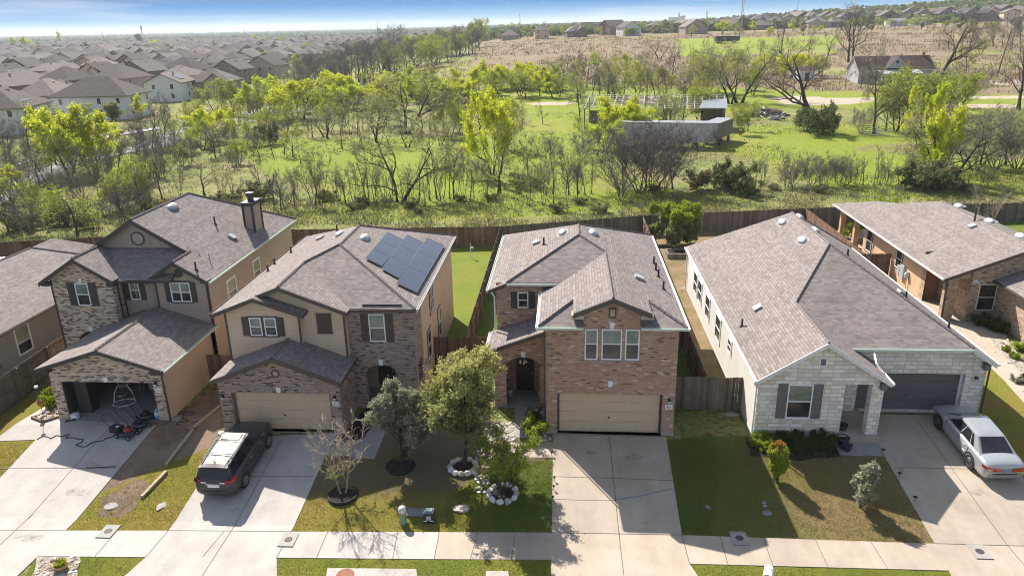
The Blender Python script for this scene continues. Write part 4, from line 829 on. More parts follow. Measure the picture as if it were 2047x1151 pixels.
# ================================================================== orange-sided house at right, set back
def build_right():
    h = thing('single_storey_house', 'orange tan single storey house at the right edge with back patio roof and recessed porch', 'house', (28, 52, 0), group='houses along the street')
    s = MB(); X = Fr((24.3, 60), (24.3, 49.6)); wall(s, X, rect(0, 10.4, -.2, 2.85)); wall(s, Fr((33.5, 45.6), (33.5, 60)), rect(0, 14.4, -.2, 2.9)); wall(s, Fr((33.5, 60), (24.3, 60)), rect(0, 9.2, -.2, 2.9)); s.build('siding_wall', M['siding_orange'], h)
    mb = MB(); A = Fr((25.45, 45.6), (33.5, 45.6)); wall(mb, A, [(0, -.2), (8.05, -.2), (8.05, 3.0), (3.35, 4.85), (0, 3.45)])
    wall(mb, Fr((24.3, 49.6), (24.3, 49.0)), rect(0, .6, -.2, 2.85)); wall(mb, Fr((25.45, 49.6), (25.45, 45.6)), rect(0, 4, -.2, 3.4)); wall(mb, Fr((24.3, 49.6), (25.45, 49.6)), rect(0, 1.15, -.2, 3.4))
    wall(mb, Fr((27.1, 45.6), (27.1, 38)), rect(0, 7.6, -.2, 2.7)); wall(mb, Fr((27.1, 38), (33.5, 38)), [(0, -.2), (6.4, -.2), (6.4, 2.75), (3.2, 4.0), (0, 2.75)])
    for a, b, c, d in ((24.0, 24.6, 45.5, 46.05),):
        mb.box(a, b, c, d, -.2, 2.85)
    mb.build('brick_wall', M['brick_beige'], h)
    m = MB(); wall(m, Fr((24.0, 45.75), (25.45, 45.75)), [(0, 2.75), (1.45, 2.75), (1.45, 3.45), (0, 3.0)]); m.build('gable_wall', M['siding_tan'], h)
    LP = [(23.63, 45.3, 2.9), (28.77, 45.3, 4.96), (28.77, 57.7, 4.96), (26.9, 60.2, 4.2), (26.0, 62.6, 3.84), (23.63, 65.7, 2.9)]
    rf = roof(h, [LP, [(28.77, 45.3, 4.96), (34, 45.3, 2.9), (34, 60.3, 2.9), (28.77, 57.7, 4.96)], [(28.77, 57.7, 4.96), (34, 60.3, 2.9), (26.9, 60.2, 4.2)], [(26.0, 62.6, 3.84), (26.9, 60.2, 4.2), (28.0, 63.4, 3.3), (25.8, 66, 2.95), (23.63, 65.7, 2.9)]],
              caps=[((28.77, 45.3, 4.96), (28.77, 57.7, 4.96))])
    rake(h, [(23.63, 45.3, 2.89), (28.77, 45.3, 4.95), (34, 45.3, 2.89)], .2, .05); gutter(h, (23.63, 65.7, 2.88), (23.63, 45.3, 2.88), 'fascia_white')
    WL = [(26.75, 37.6, 2.75), (30.3, 37.6, 4.15), (30.3, 45.55, 4.15), (26.75, 45.55, 2.75)]
    roof(h, [WL, [(30.3, 37.6, 4.15), (34, 37.6, 2.7), (34, 45.55, 2.7), (30.3, 45.55, 4.15)]], 'garage_roof'); gutter(h, (26.75, 45.5, 2.73), (26.75, 37.6, 2.73), 'fascia_brown')
    n1 = pn(LP[0], LP[1], LP[2]); L3 = (LP[0], LP[1], LP[2])
    for q in ((1916, 413), (1978, 443)): dome_vent(rf, onP(*q, *L3), n1)
    dome_vent(rf, onP(2040, 473, *L3), n1); box_vent(rf, onP(1944, 453, *L3), n1); pipe_vent(rf, onP(1948, 441, *L3), .9, .06)
    for y in (64.9, 61.7):
        m = MB(); m.box(24.1, 24.5, y-.2, y+.2, 0, 2.85); m.box(24.05, 24.55, y-.25, y+.25, -.1, .5); m.build('patio_post', M['siding_orange'], h)
    window(h, X, .7, 1.75, .6, 2.35, 'h', fm='fascia_white', trim='fascia_brown', top='glass_dark'); window(h, X, 6.3, 7.3, 1.0, 2.4, 'h', fm='fascia_white', trim='fascia_brown', top='glass_dark')
    window(h, A, .52, 1.6, .7, 2.45, 'h', fm='fascia_white', top='glass_dark')
    for y, w_, z0, z1, o in ((52.2, .55, .55, 1.55, .18), (52.9, .4, .7, 1.3, .12)):
        m = MB(); fbox(m, X, 60-y-w_/2, 60-y+w_/2, z0, z1, .001, o); m.build('meter_box', M['meter_grey'], h)
    m = MB(); m.lathe(X.P(60-51.4, 1.05, .12), [(.17, -.15), (.19, .1), (.1, .25), (.001, .26)], 10); m.tube([X.P(60-51.4, 1.0, .1), X.P(60-51.4, .1, .1)], .03, 6); m.build('electric_meter', M['meter_grey'], h)
    m = MB(); fbox(m, X, 2.05, 2.2, 1.3, 1.5, .001, .08); m.tube([X.P(2.1, 1.3, .05), X.P(2.1, .2, .05)], .025, 6); m.build('cable_box', M['meter_grey'], h)
    downspout(h, [(23.75, 45.5, 2.8), (23.95, 45.55, 2.5), (23.95, 45.45, .1)], 'fascia_brown', .06)
    m = MB(); fbox(m, A, .05, .3, 2.6, 2.75, .02, .1); m.tube([A.P(.15, 2.65, .1), A.P(.0, 2.55, .25)], .05, 8); m.tube([A.P(.2, 2.65, .1), A.P(.35, 2.55, .25)], .05, 8); m.build('flood_light', M['white'], h)
    E = Fr((24.3, 49.55), (25.4, 49.55)); door(h, E, .15, 1.05, .05, 2.1, .03, 'terracotta_door')
    m = MB(); m.box(24.0, 27.0, 60, 66, -.1, .05); m.build('patio_floor', M['concrete_tan'], h); m = MB(); m.box(23.9, 25.45, 45.4, 49.6, -.1, .05); m.build('porch_floor', M['concrete_tan'], h)
build_right()
# ================================================================== grey house at the left edge
def build_left():
    h = thing('single_storey_house', 'grey sided house at the left edge with one white framed side window', 'house', (-37, 40, 0), group='houses along the street')
    s = MB(); X = Fr((-32.2, 27), (-32.2, 48.5)); wall(s, X, rect(0, 21.5, -.6, 2.55)); wall(s, Fr((-42, 27), (-32.2, 27)), [(0, -.6), (9.8, -.6), (9.8, 2.5), (4.9, 4.5), (0, 2.5)]); wall(s, Fr((-32.2, 48.5), (-42, 48.5)), rect(0, 9.8, -.2, 2.55)); s.build('siding_wall', M['siding_grey'], h)
    RP = [(-31.6, 26.6, 2.6), (-31.6, 49.3, 2.6), (-31.6, 50.9, 2.75), (-36.4, 48.3, 4.62), (-36.6, 46.2, 4.5), (-36.9, 26.6, 4.62)]
    roof(h, [[(-31.6, 26.6, 2.6), (-31.6, 49.3, 2.6), (-36.75, 46.2, 4.55), (-36.75, 26.6, 4.55)], [(-36.75, 26.6, 4.55), (-36.75, 46.2, 4.55), (-42.5, 49.3, 2.4), (-42.5, 26.6, 2.4)], [(-36.75, 46.2, 4.55), (-36.6, 48.3, 4.66), (-31.6, 50.9, 2.8), (-31.6, 49.3, 2.6)], [(-36.6, 48.3, 4.66), (-36.75, 46.2, 4.55), (-42, 50, 2.4)]], edge='fascia_brown', caps=[((-36.75, 46.2, 4.55), (-31.6, 49.3, 2.6)), ((-36.75, 26.6, 4.55), (-36.75, 46.2, 4.55))])
    gutter(h, (-31.6, 26.6, 2.58), (-31.6, 49.3, 2.58), 'fascia_brown')
    window(h, X, 10.5, 11.75, .45, 2.2, 'h', split=.42, fw=.09, top='glass_blind_sheen')
    m = MB(); fbox(m, X, 8.9, 9.1, .5, .65, .001, .15); m.build('hose_bib', M['metal_grey'], h)
    m = MB()
    for k in range(24): m.box(-44+k*.35, -44+k*.35+.2, 47, 51, 2.35, 2.4)
    m.box(-44, -35.7, 47, 51, 2.3, 2.35); m.build('patio_cover', M['white'], h)
build_left()
# ------------------------------------------------------------------ ground and paving
def px(l): return [tuple(at(*q).xy) for q in l]
def build_ground():
    ys = []; y = -30.0
    while y < 7000:
        ys.append(y); y += max(.9, (y+60)*.0105) if y > 15 else 5
    ys = sorted(set([round(v, 3) for v in ys]+[24.5, 30.6, 32.7]))
    nb = 230; bs = [-1.45+2.9*i/nb for i in range(nb+1)]
    V = []; Fc = []; Z = []
    for y in ys:
        for b in bs:
            x = b*(y+60); z = gz(x, y)
            if y > 900: z += 0
            V.append((x, y, z))
            Z.append(zone(x, y))
    w = nb+1
    for j in range(len(ys)-1):
        for i in range(nb): Fc.append((j*w+i, j*w+i+1, (j+1)*w+i+1, (j+1)*w+i))
    me = bpy.data.meshes.new('ground'); me.from_pydata(V, [], Fc); me.materials.append(M['field'])
    at_ = me.attributes.new('zone', 'FLOAT_COLOR', 'POINT'); at_.data.foreach_set('color', [c for q in Z for c in (*q, 1)])
    me.polygons.foreach_set("use_smooth", [True]*len(me.polygons)); me.update()
    o = bpy.data.objects.new('ground', me); COL.objects.link(o); tag(o, kind='structure')
def fence_y(x):
    P = [(-90, 50), (-48, 57), (-41, 58.9), (-24, 61.1), (-5.7, 62.1), (7.2, 65.95), (22.2, 68.7), (25, 69.2), (43, 71.3), (90, 76)]
    for a, b in zip(P, P[1:]):
        if x <= b[0]: return a[1]+(b[1]-a[1])*max(0, (x-a[0])/(b[0]-a[0]))
    return 76
def zone(x, y):
    """r brown dry grass, g bare dirt, b weeds"""
    if y < fence_y(x): return (0, .15, 1)
    r = g = b = 0.0
    u = (x/max(y, 1))
    d = y-fence_y(x)
    b = max(b, 1-sst(4, 17, d))
    if y > 170:
        br = sst(195, 235, y+u*60)*sst(-.30, -.10, u+(y-300)*.0002)*(1-sst(560, 800, y))
        r = max(r, br*.95)
        if 300 < y < 420 and .14 < u < .34: r *= .25
    # dirt lot and track near the farmhouse
    for (cx_, cy2, rx, ry) in LOTS:
        q = ((x-cx_)/rx)**2+((y-cy2)/ry)**2
        g = max(g, 1-sst(.55, 1.25, q))
    if u < -.12 and y > 130: b = max(b, .7); r = max(r, .75*sst(-.50, -.40, u)*sst(150, 200, y))
    if y > 800: r, b = .1, .9
    # thin bare strips
    n_ = noise.noise((x*.03, y*.03, 9)); b = max(b, sst(.18, .42, n_)*.75); r = max(r, sst(.30, .5, noise.noise((x*.04, y*.04, 21)))*.5)
    return (r, g, b)
LOTS = []
for q, rx, ry in (((1640, 203), 10, 7), ((1700, 200), 9, 5), ((1590, 197), 6, 4), ((1960, 212), 9, 4), ((2010, 165), 8, 6), ((1985, 195), 8, 3), ((1330, 200), 12, 7), ((1100, 207), 6, 3), ((650, 235), 6, 3)):
    p = at(*q); LOTS.append((p.x, p.y, rx, ry))
build_ground()
def struct(o): return tag(o, kind='structure')
def pv(name, poly, mat, **kw): return struct(drape(name, poly, M[mat], **kw))
# lawns and beds
pv('lawn', px([(0, 832), (96, 772), (110, 806), (60, 840), (0, 874), (-120, 930), (-120, 880)]), 'grass_olive', dz=.01, jag=.03)
pv('lawn', px([(-60, 884), (74, 879), (0, 956), (-90, 1040), (-160, 1040)]), 'grass_olive', dz=.01, jag=.02)
pv('lawn', px([(395, 905), (452, 878), (337, 1062), (131, 1062), (200, 985), (330, 930)]), 'grass_olive', dz=.012, jag=.03)
pv('soil_bed', px([(312, 852), (345, 838), (405, 790), (446, 782), (446, 800), (440, 880), (300, 1000), (180, 1000)]), 'soil', dz=.006, jag=.05)
pv('soil_bed', px([(215, 992), (272, 962), (318, 968), (250, 1030), (205, 1032), (190, 1015)]), 'soil', dz=.016, skirt=0, jag=.26)
pv('lawn', px([(672, 868), (700, 862), (752, 840), (1000, 840), (1107, 915), (1103, 1066), (580, 1064)]), 'turf_centre_shaded', dz=.01, jag=.03)
pv('lawn', px([(870, 1003), (1000, 925), (1106, 918), (1103, 1064), (890, 1063), (850, 1040)]), 'turf_entry', dz=.014, skirt=0, jag=.26)
pv('lawn', px([(1333, 880), (1500, 868), (1515, 900), (1760, 905), (1868, 1088), (1363, 1070)]), 'turf_right', dz=.01, jag=.03)
pv('mulch_bed', px([(676, 884), (690, 868), (742, 800), (764, 806), (752, 842), (726, 878)]), 'mulch', dz=.03, jag=.05)
pv('mulch_bed', [(8.4, 29.4), (8.4, 30.75), (12.5, 30.75), (12.4, 29.5), (10.5, 29.2)], 'mulch', dz=.02, jag=.06)
pv('verge', px([(76, 1112), (292, 1114), (245, 1151), (180, 1200), (20, 1200)]), 'verge_street', dz=.012, jag=.02)
pv('verge', px([(553, 1116), (1102, 1120), (1100, 1260), (550, 1260)]), 'verge_street', dz=.012, jag=.02)
pv('verge', px([(1378, 1128), (1905, 1142), (1990, 1260), (1460, 1260)]), 'verge_street', dz=.012, jag=.02)
pv('lawn', [(-17, 32.5), (-7.5, 32.2), (-7.5, 37.9), (-5.75, 37.9), (-5.75, 62), (-19, 61.3)], 'grass_back', dz=.008, skirt=0, jag=.05)
pv('lawn', [(-5.6, 36), (-3.4, 36), (-3.4, 46), (5.5, 46), (5.5, 33), (6.9, 33.2), (6.9, 65.3), (-5.6, 61.8)], 'grass_green', dz=.006, skirt=0, jag=.05)
pv('side_yard', [(7.15, 33.3), (8.9, 33.3), (8.9, 52), (22, 52.5), (22, 68), (7.15, 65.5)], 'side_yard', dz=.006, skirt=0, jag=.05)
pv('lawn', [(19.6, 24.6), (23.6, 24.6), (23.6, 39), (23.9, 46), (23.9, 60), (20, 60), (19.9, 33)], 'grass_olive', dz=.008, skirt=0, jag=.04)
pv('lawn', [(33, 46), (43, 46), (43, 71), (24.8, 68.9), (24.8, 66.3), (33, 66)], 'grass_green', dz=.006, skirt=0)
pv('lawn', [(-50, 24.6), (-31.5, 24.6), (-29, 60), (-50, 56)], 'grass_olive', dz=.004, skirt=0)
pv('rock_bed', px([(1975, 640), (2000, 655), (2047, 730), (2047, 790), (2010, 740), (1960, 660)]), 'gravel', dz=.02, jag=.08)
pv('rock_bed', px([(1060, 800), (1088, 790), (1090, 868), (1110, 880), (1060, 885)]), 'gravel', dz=.02, jag=.06)
pv('rock_bed', px([(75, 1112), (160, 1112), (150, 1175), (60, 1180)]), 'gravel', dz=.03, jag=.05)
pv('rock_bed', px([(990, 845), (1030, 845), (1030, 905), (960, 905), (965, 870)]), 'gravel', dz=.02, jag=.06)
# paving
DW = []
def drive(name, poly, mat): o = pv(name, poly, mat, dz=.035, skirt=.25); DW.append(o); return o
drive('driveway', px([(112, 838), (313, 850), (131, 1061), (76, 1112), (0, 1185), (-60, 1250), (-330, 1250), (-180, 1110), (0, 956), (72, 879), (92, 852)]), 'concrete_white')
drive('driveway', px([(455, 876), (675, 866), (651, 911), (582, 1063), (553, 1115), (556, 1260), (120, 1260), (250, 1151), (292, 1114), (337, 1061), (396, 970)]), 'concrete_white')
drive('driveway', px([(1106, 866), (1331, 873), (1363, 1070), (1378, 1127), (1470, 1260), (1098, 1260), (1102, 1118), (1103, 1065)]), 'concrete_tan')
drive('driveway', [(14.27, 32.6), (19.55, 32.6), (19.55, 24.5), (20.1, 22.6), (20.6, 20.5), (13.6, 20.5), (14.1, 22.9), (14.27, 24.5), (14.27, 30.4)], 'concrete_tan')
pv('path', px([(-40, 884), (0, 872), (102, 806), (119, 836), (92, 852), (72, 879), (0, 882)]), 'concrete_white', dz=.03)
pv('path', px([(651, 909), (749, 918), (764, 880), (784, 838), (753, 838), (727, 878), (668, 884)]), 'concrete_grey', dz=.03)
pv('path', px([(1030, 796), (1066, 798), (1058, 875), (1030, 875)]), 'concrete_grey', dz=.03); pv('path', px([(1000, 888), (1108, 884), (1105, 915), (985, 914)]), 'concrete_tan', dz=.032)
pv('path', [(12.3, 30.45), (14.25, 30.42), (14.25, 29.55), (12.35, 29.55)], 'concrete_grey', dz=.05)
pv('path', [(24.0, 45.4), (26.4, 45.3), (25.2, 41.5), (24.6, 37), (23.4, 33), (22.4, 33), (23.3, 37), (23.7, 41)], 'concrete_tan', dz=.03)
pv('path', [(21.4, 46), (24.2, 46), (24.2, 66), (21.8, 66)], 'concrete_tan', dz=.03)
pv('sidewalk', px([(-150, 1060), (131, 1061), (337, 1061), (582, 1063), (878, 1064), (868, 1118), (553, 1115), (292, 1114), (76, 1112), (-200, 1110)]), 'concrete_white', dz=.033)
pv('sidewalk', px([(878, 1064), (1103, 1065), (1363, 1070), (1868, 1087), (2150, 1096), (2190, 1150), (1905, 1141), (1378, 1127), (1102, 1119), (868, 1118)]), 'concrete_tan', dz=.033)
pv('utility_pad', px([(655, 1136), (832, 1138), (838, 1175), (648, 1175)]), 'concrete_white', dz=.04); pv('utility_pad', px([(972, 1142), (1016, 1142), (1020, 1170), (968, 1170)]), 'concrete_white', dz=.04)
pv('kerb', [(-60, 20.0), (60, 21.0), (60, 20.7), (-60, 19.7)], 'concrete_grey', dz=.06, step=6); pv('road', [(-60, 19.7), (60, 20.7), (60, 11), (-60, 10)], 'asphalt', dz=.004, step=6, skirt=0)
p_ = at(690, 1150); mm = MB(); mm.lathe((p_.x, p_.y, p_.z+.045), [(.34, 0), (.33, .012), (.001, .014)], 20); tag(mm.build('manhole_cover', M['rust'], None), 'rusty round manhole cover in the pale pad by the street', 'manhole cover')
def strip(par, pts, w, mat, name, dz=.0405, lift=True):
    mb = MB(); P = [at(*q) for q in pts]; Q = []
    for a, b in zip(P, P[1:]):
        n = max(1, int((b-a).length/.5)); Q += [a.lerp(b, k/n) for k in range(n)]
    Q.append(P[-1])
    for q in Q: q.z = gz(q.x, q.y)+dz
    for i in range(len(Q)-1):
        a, b = Q[i], Q[i+1]; d = (b-a); n = Vector((-d.y, d.x, 0)).normalized()*w/2
        mb.face(flip([a-n, b-n, b+n, a+n]))
    o = mb.build(name, M[mat]); o.parent = par; return o
plain('joint', (.13, .12, .11), .9, var=.25); plain('crack_blue', (.17, .2, .27), .7, var=.3)
for i, pts in ((0, [(0, 937), (237, 936)]), (0, [(215, 860), (0, 1090)]), (0, [(0, 1061), (131, 1061)]), (1, [(562, 880), (405, 1151)]), (1, [(500, 953), (627, 953)]), (1, [(337, 1061), (582, 1063)]), (2, [(1218, 874), (1247, 1151)]), (2, [(1106, 953), (1344, 961)]), (2, [(1103, 1065), (1364, 1070)]), (2, [(1108, 869), (1331, 874)]), (3, [(1832, 840), (2047, 1130)]), (3, [(1790, 935), (1945, 938)]), (3, [(1868, 1087), (2047, 1092)]), (2, [(1363, 1070), (1378, 1127)]), (1, [(582, 1063), (553, 1115)]), (1, [(337, 1061), (292, 1114)])):
    strip(DW[i], pts, .03, 'joint', 'control_joint')
strip(DW[2], [(1106, 998), (1150, 1000), (1228, 1001)], .02, 'joint', 'crack'); strip(DW[2], [(1228, 1000), (1275, 993), (1300, 987), (1344, 977)], .06, 'crack_blue', 'crack')
k_ = N('stain_mat'); f_ = k_.noise(k_.pos(), 5, 6, .75); bs_ = k_.n('BsdfDiffuse'); bs_.inputs[0].default_value = (.15, .135, .12, 1); tr_ = k_.n('BsdfTransparent'); ms_ = k_.n('MixShader'); k_.link(k_.ramp(f_, [(.42, (0, 0, 0)), (.70, (.42, .42, .42))]), ms_.inputs[0]); k_.link(tr_.outputs[0], ms_.inputs[1]); k_.link(bs_.outputs[0], ms_.inputs[2]); k_.link(ms_.outputs[0], k_.out.inputs[0]); M['stain_mat'] = k_.m
for i, c, r_ in ((0, (150, 985), 16), (0, (60, 1075), 22), (0, (185, 930), 12), (1, (470, 1020), 10), (1, (505, 900), 14), (2, (1270, 915), 12), (2, (1180, 905), 9), (2, (1290, 1045), 10), (3, (1840, 900), 10), (3, (1955, 985), 14), (3, (1800, 940), 9)):
    P = px([(c[0]+math.cos(a)*r_*random.uniform(.5, 1.3)*1.5, c[1]+math.sin(a)*r_*random.uniform(.4, 1)*.6) for a in [2*math.pi*k/14 for k in range(14)]])
    o = drape('oil_stain', P, M['stain_mat'], dz=.0385, skirt=0, jag=.02); o.parent = DW[i]
SWK = [o for o in COL.objects if o.name.startswith('sidewalk')]
for i, xs in ((0, [(235, 1061, 190, 1113), (448, 1063, 405, 1114), (655, 1064, 633, 1115), (795, 1064, 785, 1117)]), (1, [(878, 1064, 868, 1118), (955, 1064, 940, 1119), (1030, 1065, 1022, 1119), (1440, 1073, 1455, 1129), (1526, 1076, 1545, 1132), (1630, 1080, 1655, 1135), (1740, 1083, 1775, 1138)])):
    for a in xs: strip(SWK[i], [(a[0], a[1]), (a[2], a[3])], .025, 'joint', 'control_joint')
# ------------------------------------------------------------------ small yard things
def gp(x, y, dz=0): p = at(x, y); return Vector((p.x, p.y, gz(p.x, p.y)+dz))
def meter(x, y, label, w=.62, d=.8, rz=0):
    p = gp(x, y, .035); t = thing('meter_lid', label, 'meter lid', p, rz, 'water meter lids along the sidewalk', local=True)
    m = MB(); m.box(-w/2, w/2, -d/2, d/2, -.02, .028); m.build('frame', M['slab'], t); m = MB(); m.lathe((0, 0, .028), [(.16, 0), (.15, .012), (.001, .013)], 14); m.build('lid', M['iron'], t)
meter(217, 1063, 'square concrete meter lid beside the left driveway and sidewalk'); meter(577, 1080, 'square concrete meter lid between the second driveway and sidewalk'); meter(1478, 1077, 'square concrete meter lid in the shaded grass edge by the sidewalk'); meter(1958, 1104, 'square concrete meter lid in the right driveway apron')
# green pedestal
p = gp(806, 1045); t = thing('cable_pedestal', 'pale green cylindrical cable pedestal on the lawn by the sidewalk', 'pedestal', p, local=True)
m = MB(); m.lathe((0, 0, 0), [(.15, -.05), (.15, .56), (.17, .57), (.17, .7), (.13, .78), (.05, .81), (.001, .815)], 20); m.build('body', M['plastic_green'], t, True)
m = MB(); m.lathe((0, 0, .57), [(.172, .0), (.172, .13), (.132, .212), (.05, .243), (.001, .247)], 20); m.build('cap', M['lamp_clear'], t, True)
# utility box
p = gp(858, 1040); t = thing('utility_box', 'small dark utility box with pale labels beside a flat grey lid', 'utility box', p, .05, local=True)
m = MB(); m.box(-.2, .2, -.16, .16, -.03, .34); m.box(-.22, .22, -.18, .18, .34, .42); m.build('body', M['plastic_black'], t)
m = MB(); m.box(-.2, .2, -.14, .16, .42, .5); m.box(-.16, .16, -.1, .12, .5, .54); m.build('lid', M['plastic_bluegrey'], t)
m = MB(); m.box(-.1, .1, -.166, -.16, .14, .33); m.build('label_plate', M['meter_grey'], t); m = MB(); m.box(-.2, -.06, -.168, -.16, .08, .12); m.box(.06, .2, -.168, -.16, .08, .12); m.build('label_strip', M['label_white'], t)
p = gp(833, 1024, .02); m = MB(); m.box(p.x-.42, p.x+.35, p.y-.27, p.y+.27, p.z-.05, p.z+.03); tag(m.build('vault_lid', M['cover'], None), 'flat grey vault lid in the lawn left of the utility box', 'vault lid')
def rock(name, x, y, sx, sy, sz, mat, label, cat='rock', group=None, rot=0):
    bm = bmesh.new(); bmesh.ops.create_icosphere(bm, subdivisions=3, radius=1)
    s = random.random()*50
    for v in bm.verts: v.co *= 1+.32*noise.noise(v.co*1.3+Vector((s, 0, 0)))+.14*noise.noise(v.co*3.5+Vector((s, 4, 0))); v.co = Vector((v.co.x*sx, v.co.y*sy, v.co.z*sz))
    me = bpy.data.meshes.new(name); bm.to_mesh(me); bm.free(); me.materials.append(M[mat]); o = bpy.data.objects.new(name, me); COL.objects.link(o)
    p = gp(x, y) if not isinstance(x, Vector) else x
    o.location = p; o.rotation_euler.z = rot
    if label: tag(o, label, cat, group)
    return o
rock('rock', 922, 1017, .36, .25, .14, 'rock', 'flat pale rock lying alone in the green lawn near the utility box')
rock('flagstone', 225, 1008, .28, .34, .03, 'slab', 'grey flagstone in the bare soil patch by the left driveway', 'flagstone'); rock('flagstone', 325, 1008, .2, .36, .03, 'slab', 'pale sunken slab in the yellow grass strip', 'flagstone')
rock('flagstone', 1462, 828, .45, .18, .08, 'slab', 'pale stepping stone lying in front of the wooden gate', 'stepping stone'); rock('flagstone', 1415, 1012, .14, .2, .03, 'cover', 'small dark lid in the shaded lawn near the sidewalk', 'lid'); rock('flagstone', 1533, 1024, .2, .2, .03, 'cover', 'small grey lid in the lawn with two pale discs behind', 'lid')
for k, q in enumerate(((1527, 1006), (1529, 1012))):
    m = MB(); p = gp(*q, .02); m.lathe(p, [(.085, 0), (.08, .03), (.001, .035)], 12); tag(m.build('sprinkler_cap', M['slab'], None), ('small pale round cap in the lawn, the rear of a pair', 'small pale round cap in the lawn, the front of a pair')[k], 'cap', 'round valve caps')
# tree rings
def ring(x, y, r, mat_in, n, label, stones=True):
    p = gp(x, y); t = thing('tree_ring', label, 'tree ring', p, local=True, group='mulched tree rings on the front lawn')
    m = MB(); m.lathe((0, 0, .0), [(r, -.1), (r, .05), (r*.5, .09), (.001, .1)], 28); m.build('mulch', M['mulch'], t)
    if stones:
        for k in range(n):
            a = 2*math.pi*k/n+random.uniform(-.06, .06); o = rock('edging_stone', Vector((math.cos(a)*(r+.08), math.sin(a)*(r+.08), .06)), 0, .17, .13, .13, 'rock_white' if k % 3 else 'rock', None, rot=a+1.57); o.parent = t
    else:
        m = MB(); prof = []
        pts = [(math.cos(2*math.pi*k/30)*r, math.sin(2*math.pi*k/30)*r, .05) for k in range(31)]; m.tube(pts, .05, 6); m.build('edging', M['rubber'], t)
ring(926, 934, .5, 'mulch', 12, 'ring of white stones round the big oak on the front lawn'); ring(1005, 988, .52, 'mulch', 11, 'ring of squared white stones round the leafy multi stemmed tree')
ring(686, 990, .62, 'mulch', 0, 'black edged mulch circle under the nearly bare young tree', False); ring(801, 932, .62, 'mulch', 0, 'black edged mulch circle under the silvery bushy tree', False)
# edging timbers
for k, (a, b) in enumerate((((441, 814), (388, 857)), ((386, 862), (333, 931)), ((333, 945), (284, 996)))):
    A, B = gp(*a, .05), gp(*b, .05); m = MB(); d = (B-A).normalized(); n = Vector((-d.y, d.x, 0))*.07
    for q in ([A-n, B-n, B+n, A+n],): pass
    up = Vector((0, 0, .09)); lo = Vector((0, 0, -.12))
    P = [A-n+lo, B-n+lo, B+n+lo, A+n+lo, A-n+up, B-n+up, B+n+up, A+n+up]
    for q in ((0, 1, 5, 4), (1, 2, 6, 5), (2, 3, 7, 6), (3, 0, 4, 7), (4, 5, 6, 7)): m.face([P[i] for i in q])
    tag(m.build('edging_timber', M['timber'], None), ('weathered edging timber nearest the fence gate', 'weathered edging timber in the middle of the row', 'weathered edging timber nearest the street')[k], 'edging timber', 'edging timbers beside the soil strip')
# hose and cords
def hose(name, pts, r, mat, label, cat, dz=.05):
    P = [gp(*q, dz) for q in pts]; Q = []
    for i in range(len(P)-1):
        p0, p1, p2, p3 = P[max(i-1, 0)], P[i], P[i+1], P[min(i+2, len(P)-1)]
        for k in range(6):
            t = k/6; q = .5*((2*p1)+(p2-p0)*t+(2*p0-5*p1+4*p2-p3)*t*t+(3*p1-p0-3*p2+p3)*t**3); q.z = gz(q.x, q.y)+dz; Q.append(q)
    Q.append(P[-1]); m = MB(); m.tube(Q, r, 6); return tag(m.build(name, M[mat], None, True), label, cat)
zz = lambda l: [(60+.1477*x, 740+.1477*y) for x, y in l]
hose('garden_hose', zz([(100, 945), (170, 905), (250, 910), (280, 930), (370, 890), (430, 905), (520, 875), (525, 900), (480, 925), (600, 922), (640, 940), (715, 945), (700, 985), (630, 1020), (740, 1045), (850, 985), (990, 960), (1030, 930), (1110, 910), (1140, 885)]), .022, 'hose', 'dark hose snaking across the left driveway to the mower', 'hose')
q8 = lambda l: [(300+.139*x, 690+.139*y) for x, y in l]
hose('garden_hose', q8([(415, 845), (460, 900), (520, 930), (500, 965), (430, 950), (415, 985), (480, 990), (560, 960), (640, 970), (630, 1000), (540, 1000), (470, 1020), (480, 1060), (545, 1080), (520, 1105), (410, 1105), (380, 1140), (420, 1150)]), .022, 'hose', 'dark hose coiled on the bare soil beside the tan side wall', 'hose', .03)
hose('stake', [(174, 937), (232, 934)], .018, 'plastic_black', 'thin rod lying across the left driveway joint', 'rod', .06)
# stepping bricks near corner
for k, q in enumerate(((350, 838), (395, 840), (385, 855), (325, 846), (300, 790+60))):
    p = gp(*q, .03); m = MB(); mm_ = Matrix.Translation(p) @ Matrix.Rotation(.4*k, 4, 'Z'); m.box(-.24, .24, -.2, .2, -.03, .05, 0, mm_)
    tag(m.build('paver', M['slab' if k == 0 else 'brickpaver'], None), ('pale square paver at the garage corner', 'brown paver left of the timber edging', 'brown paver furthest from the garage corner', 'brown paver at the edge of the left driveway', 'brown paver beside the garage door jamb')[k], 'paver', 'loose pavers by the garage corner')
# planter corner and bird feeder by the left garage
t = thing('planter_bed', 'raised corner planter of pale stones left of the open garage', 'planter', gp(100, 835), local=True)
m = MB()
for a, b in (((-.9, -.15), (0, -.55)), ((0, -.55), (.75, .25)), ((.75, .25), (-.1, .85)), ((-.1, .85), (-.9, -.15))):
    A, B = Vector((*a, 0)), Vector((*b, 0)); n = Vector((0, 0, .14)); m.face([A, B, B+n, A+n]); d = (B-A).normalized(); o_ = Vector((-d.y, d.x, 0))*.08; m.face([A+n, B+n, B+n+o_, A+n+o_]); m.face([B+o_, A+o_, A+o_+n, B+o_+n])
m.build('edging', M['brickpaver'], t); m = MB(); m.face([(-.85, -.15, .09), (0, -.5, .09), (.7, .25, .09), (-.1, .78, .09)]); m.build('soil', M['gravel'], t)
for k in range(26):
    o = rock('stone', Vector((random.uniform(-.55, .4), random.uniform(-.25, .45), .12)), 0, .09, .07, .06, ('rock_white', 'rock', 'plaster_red')[k % 3], None); o.parent = t
p = gp(88, 834); t = thing('bird_feeder_pole', 'thin dark pole with hanging feeder beside the open garage', 'bird feeder', p, local=True)
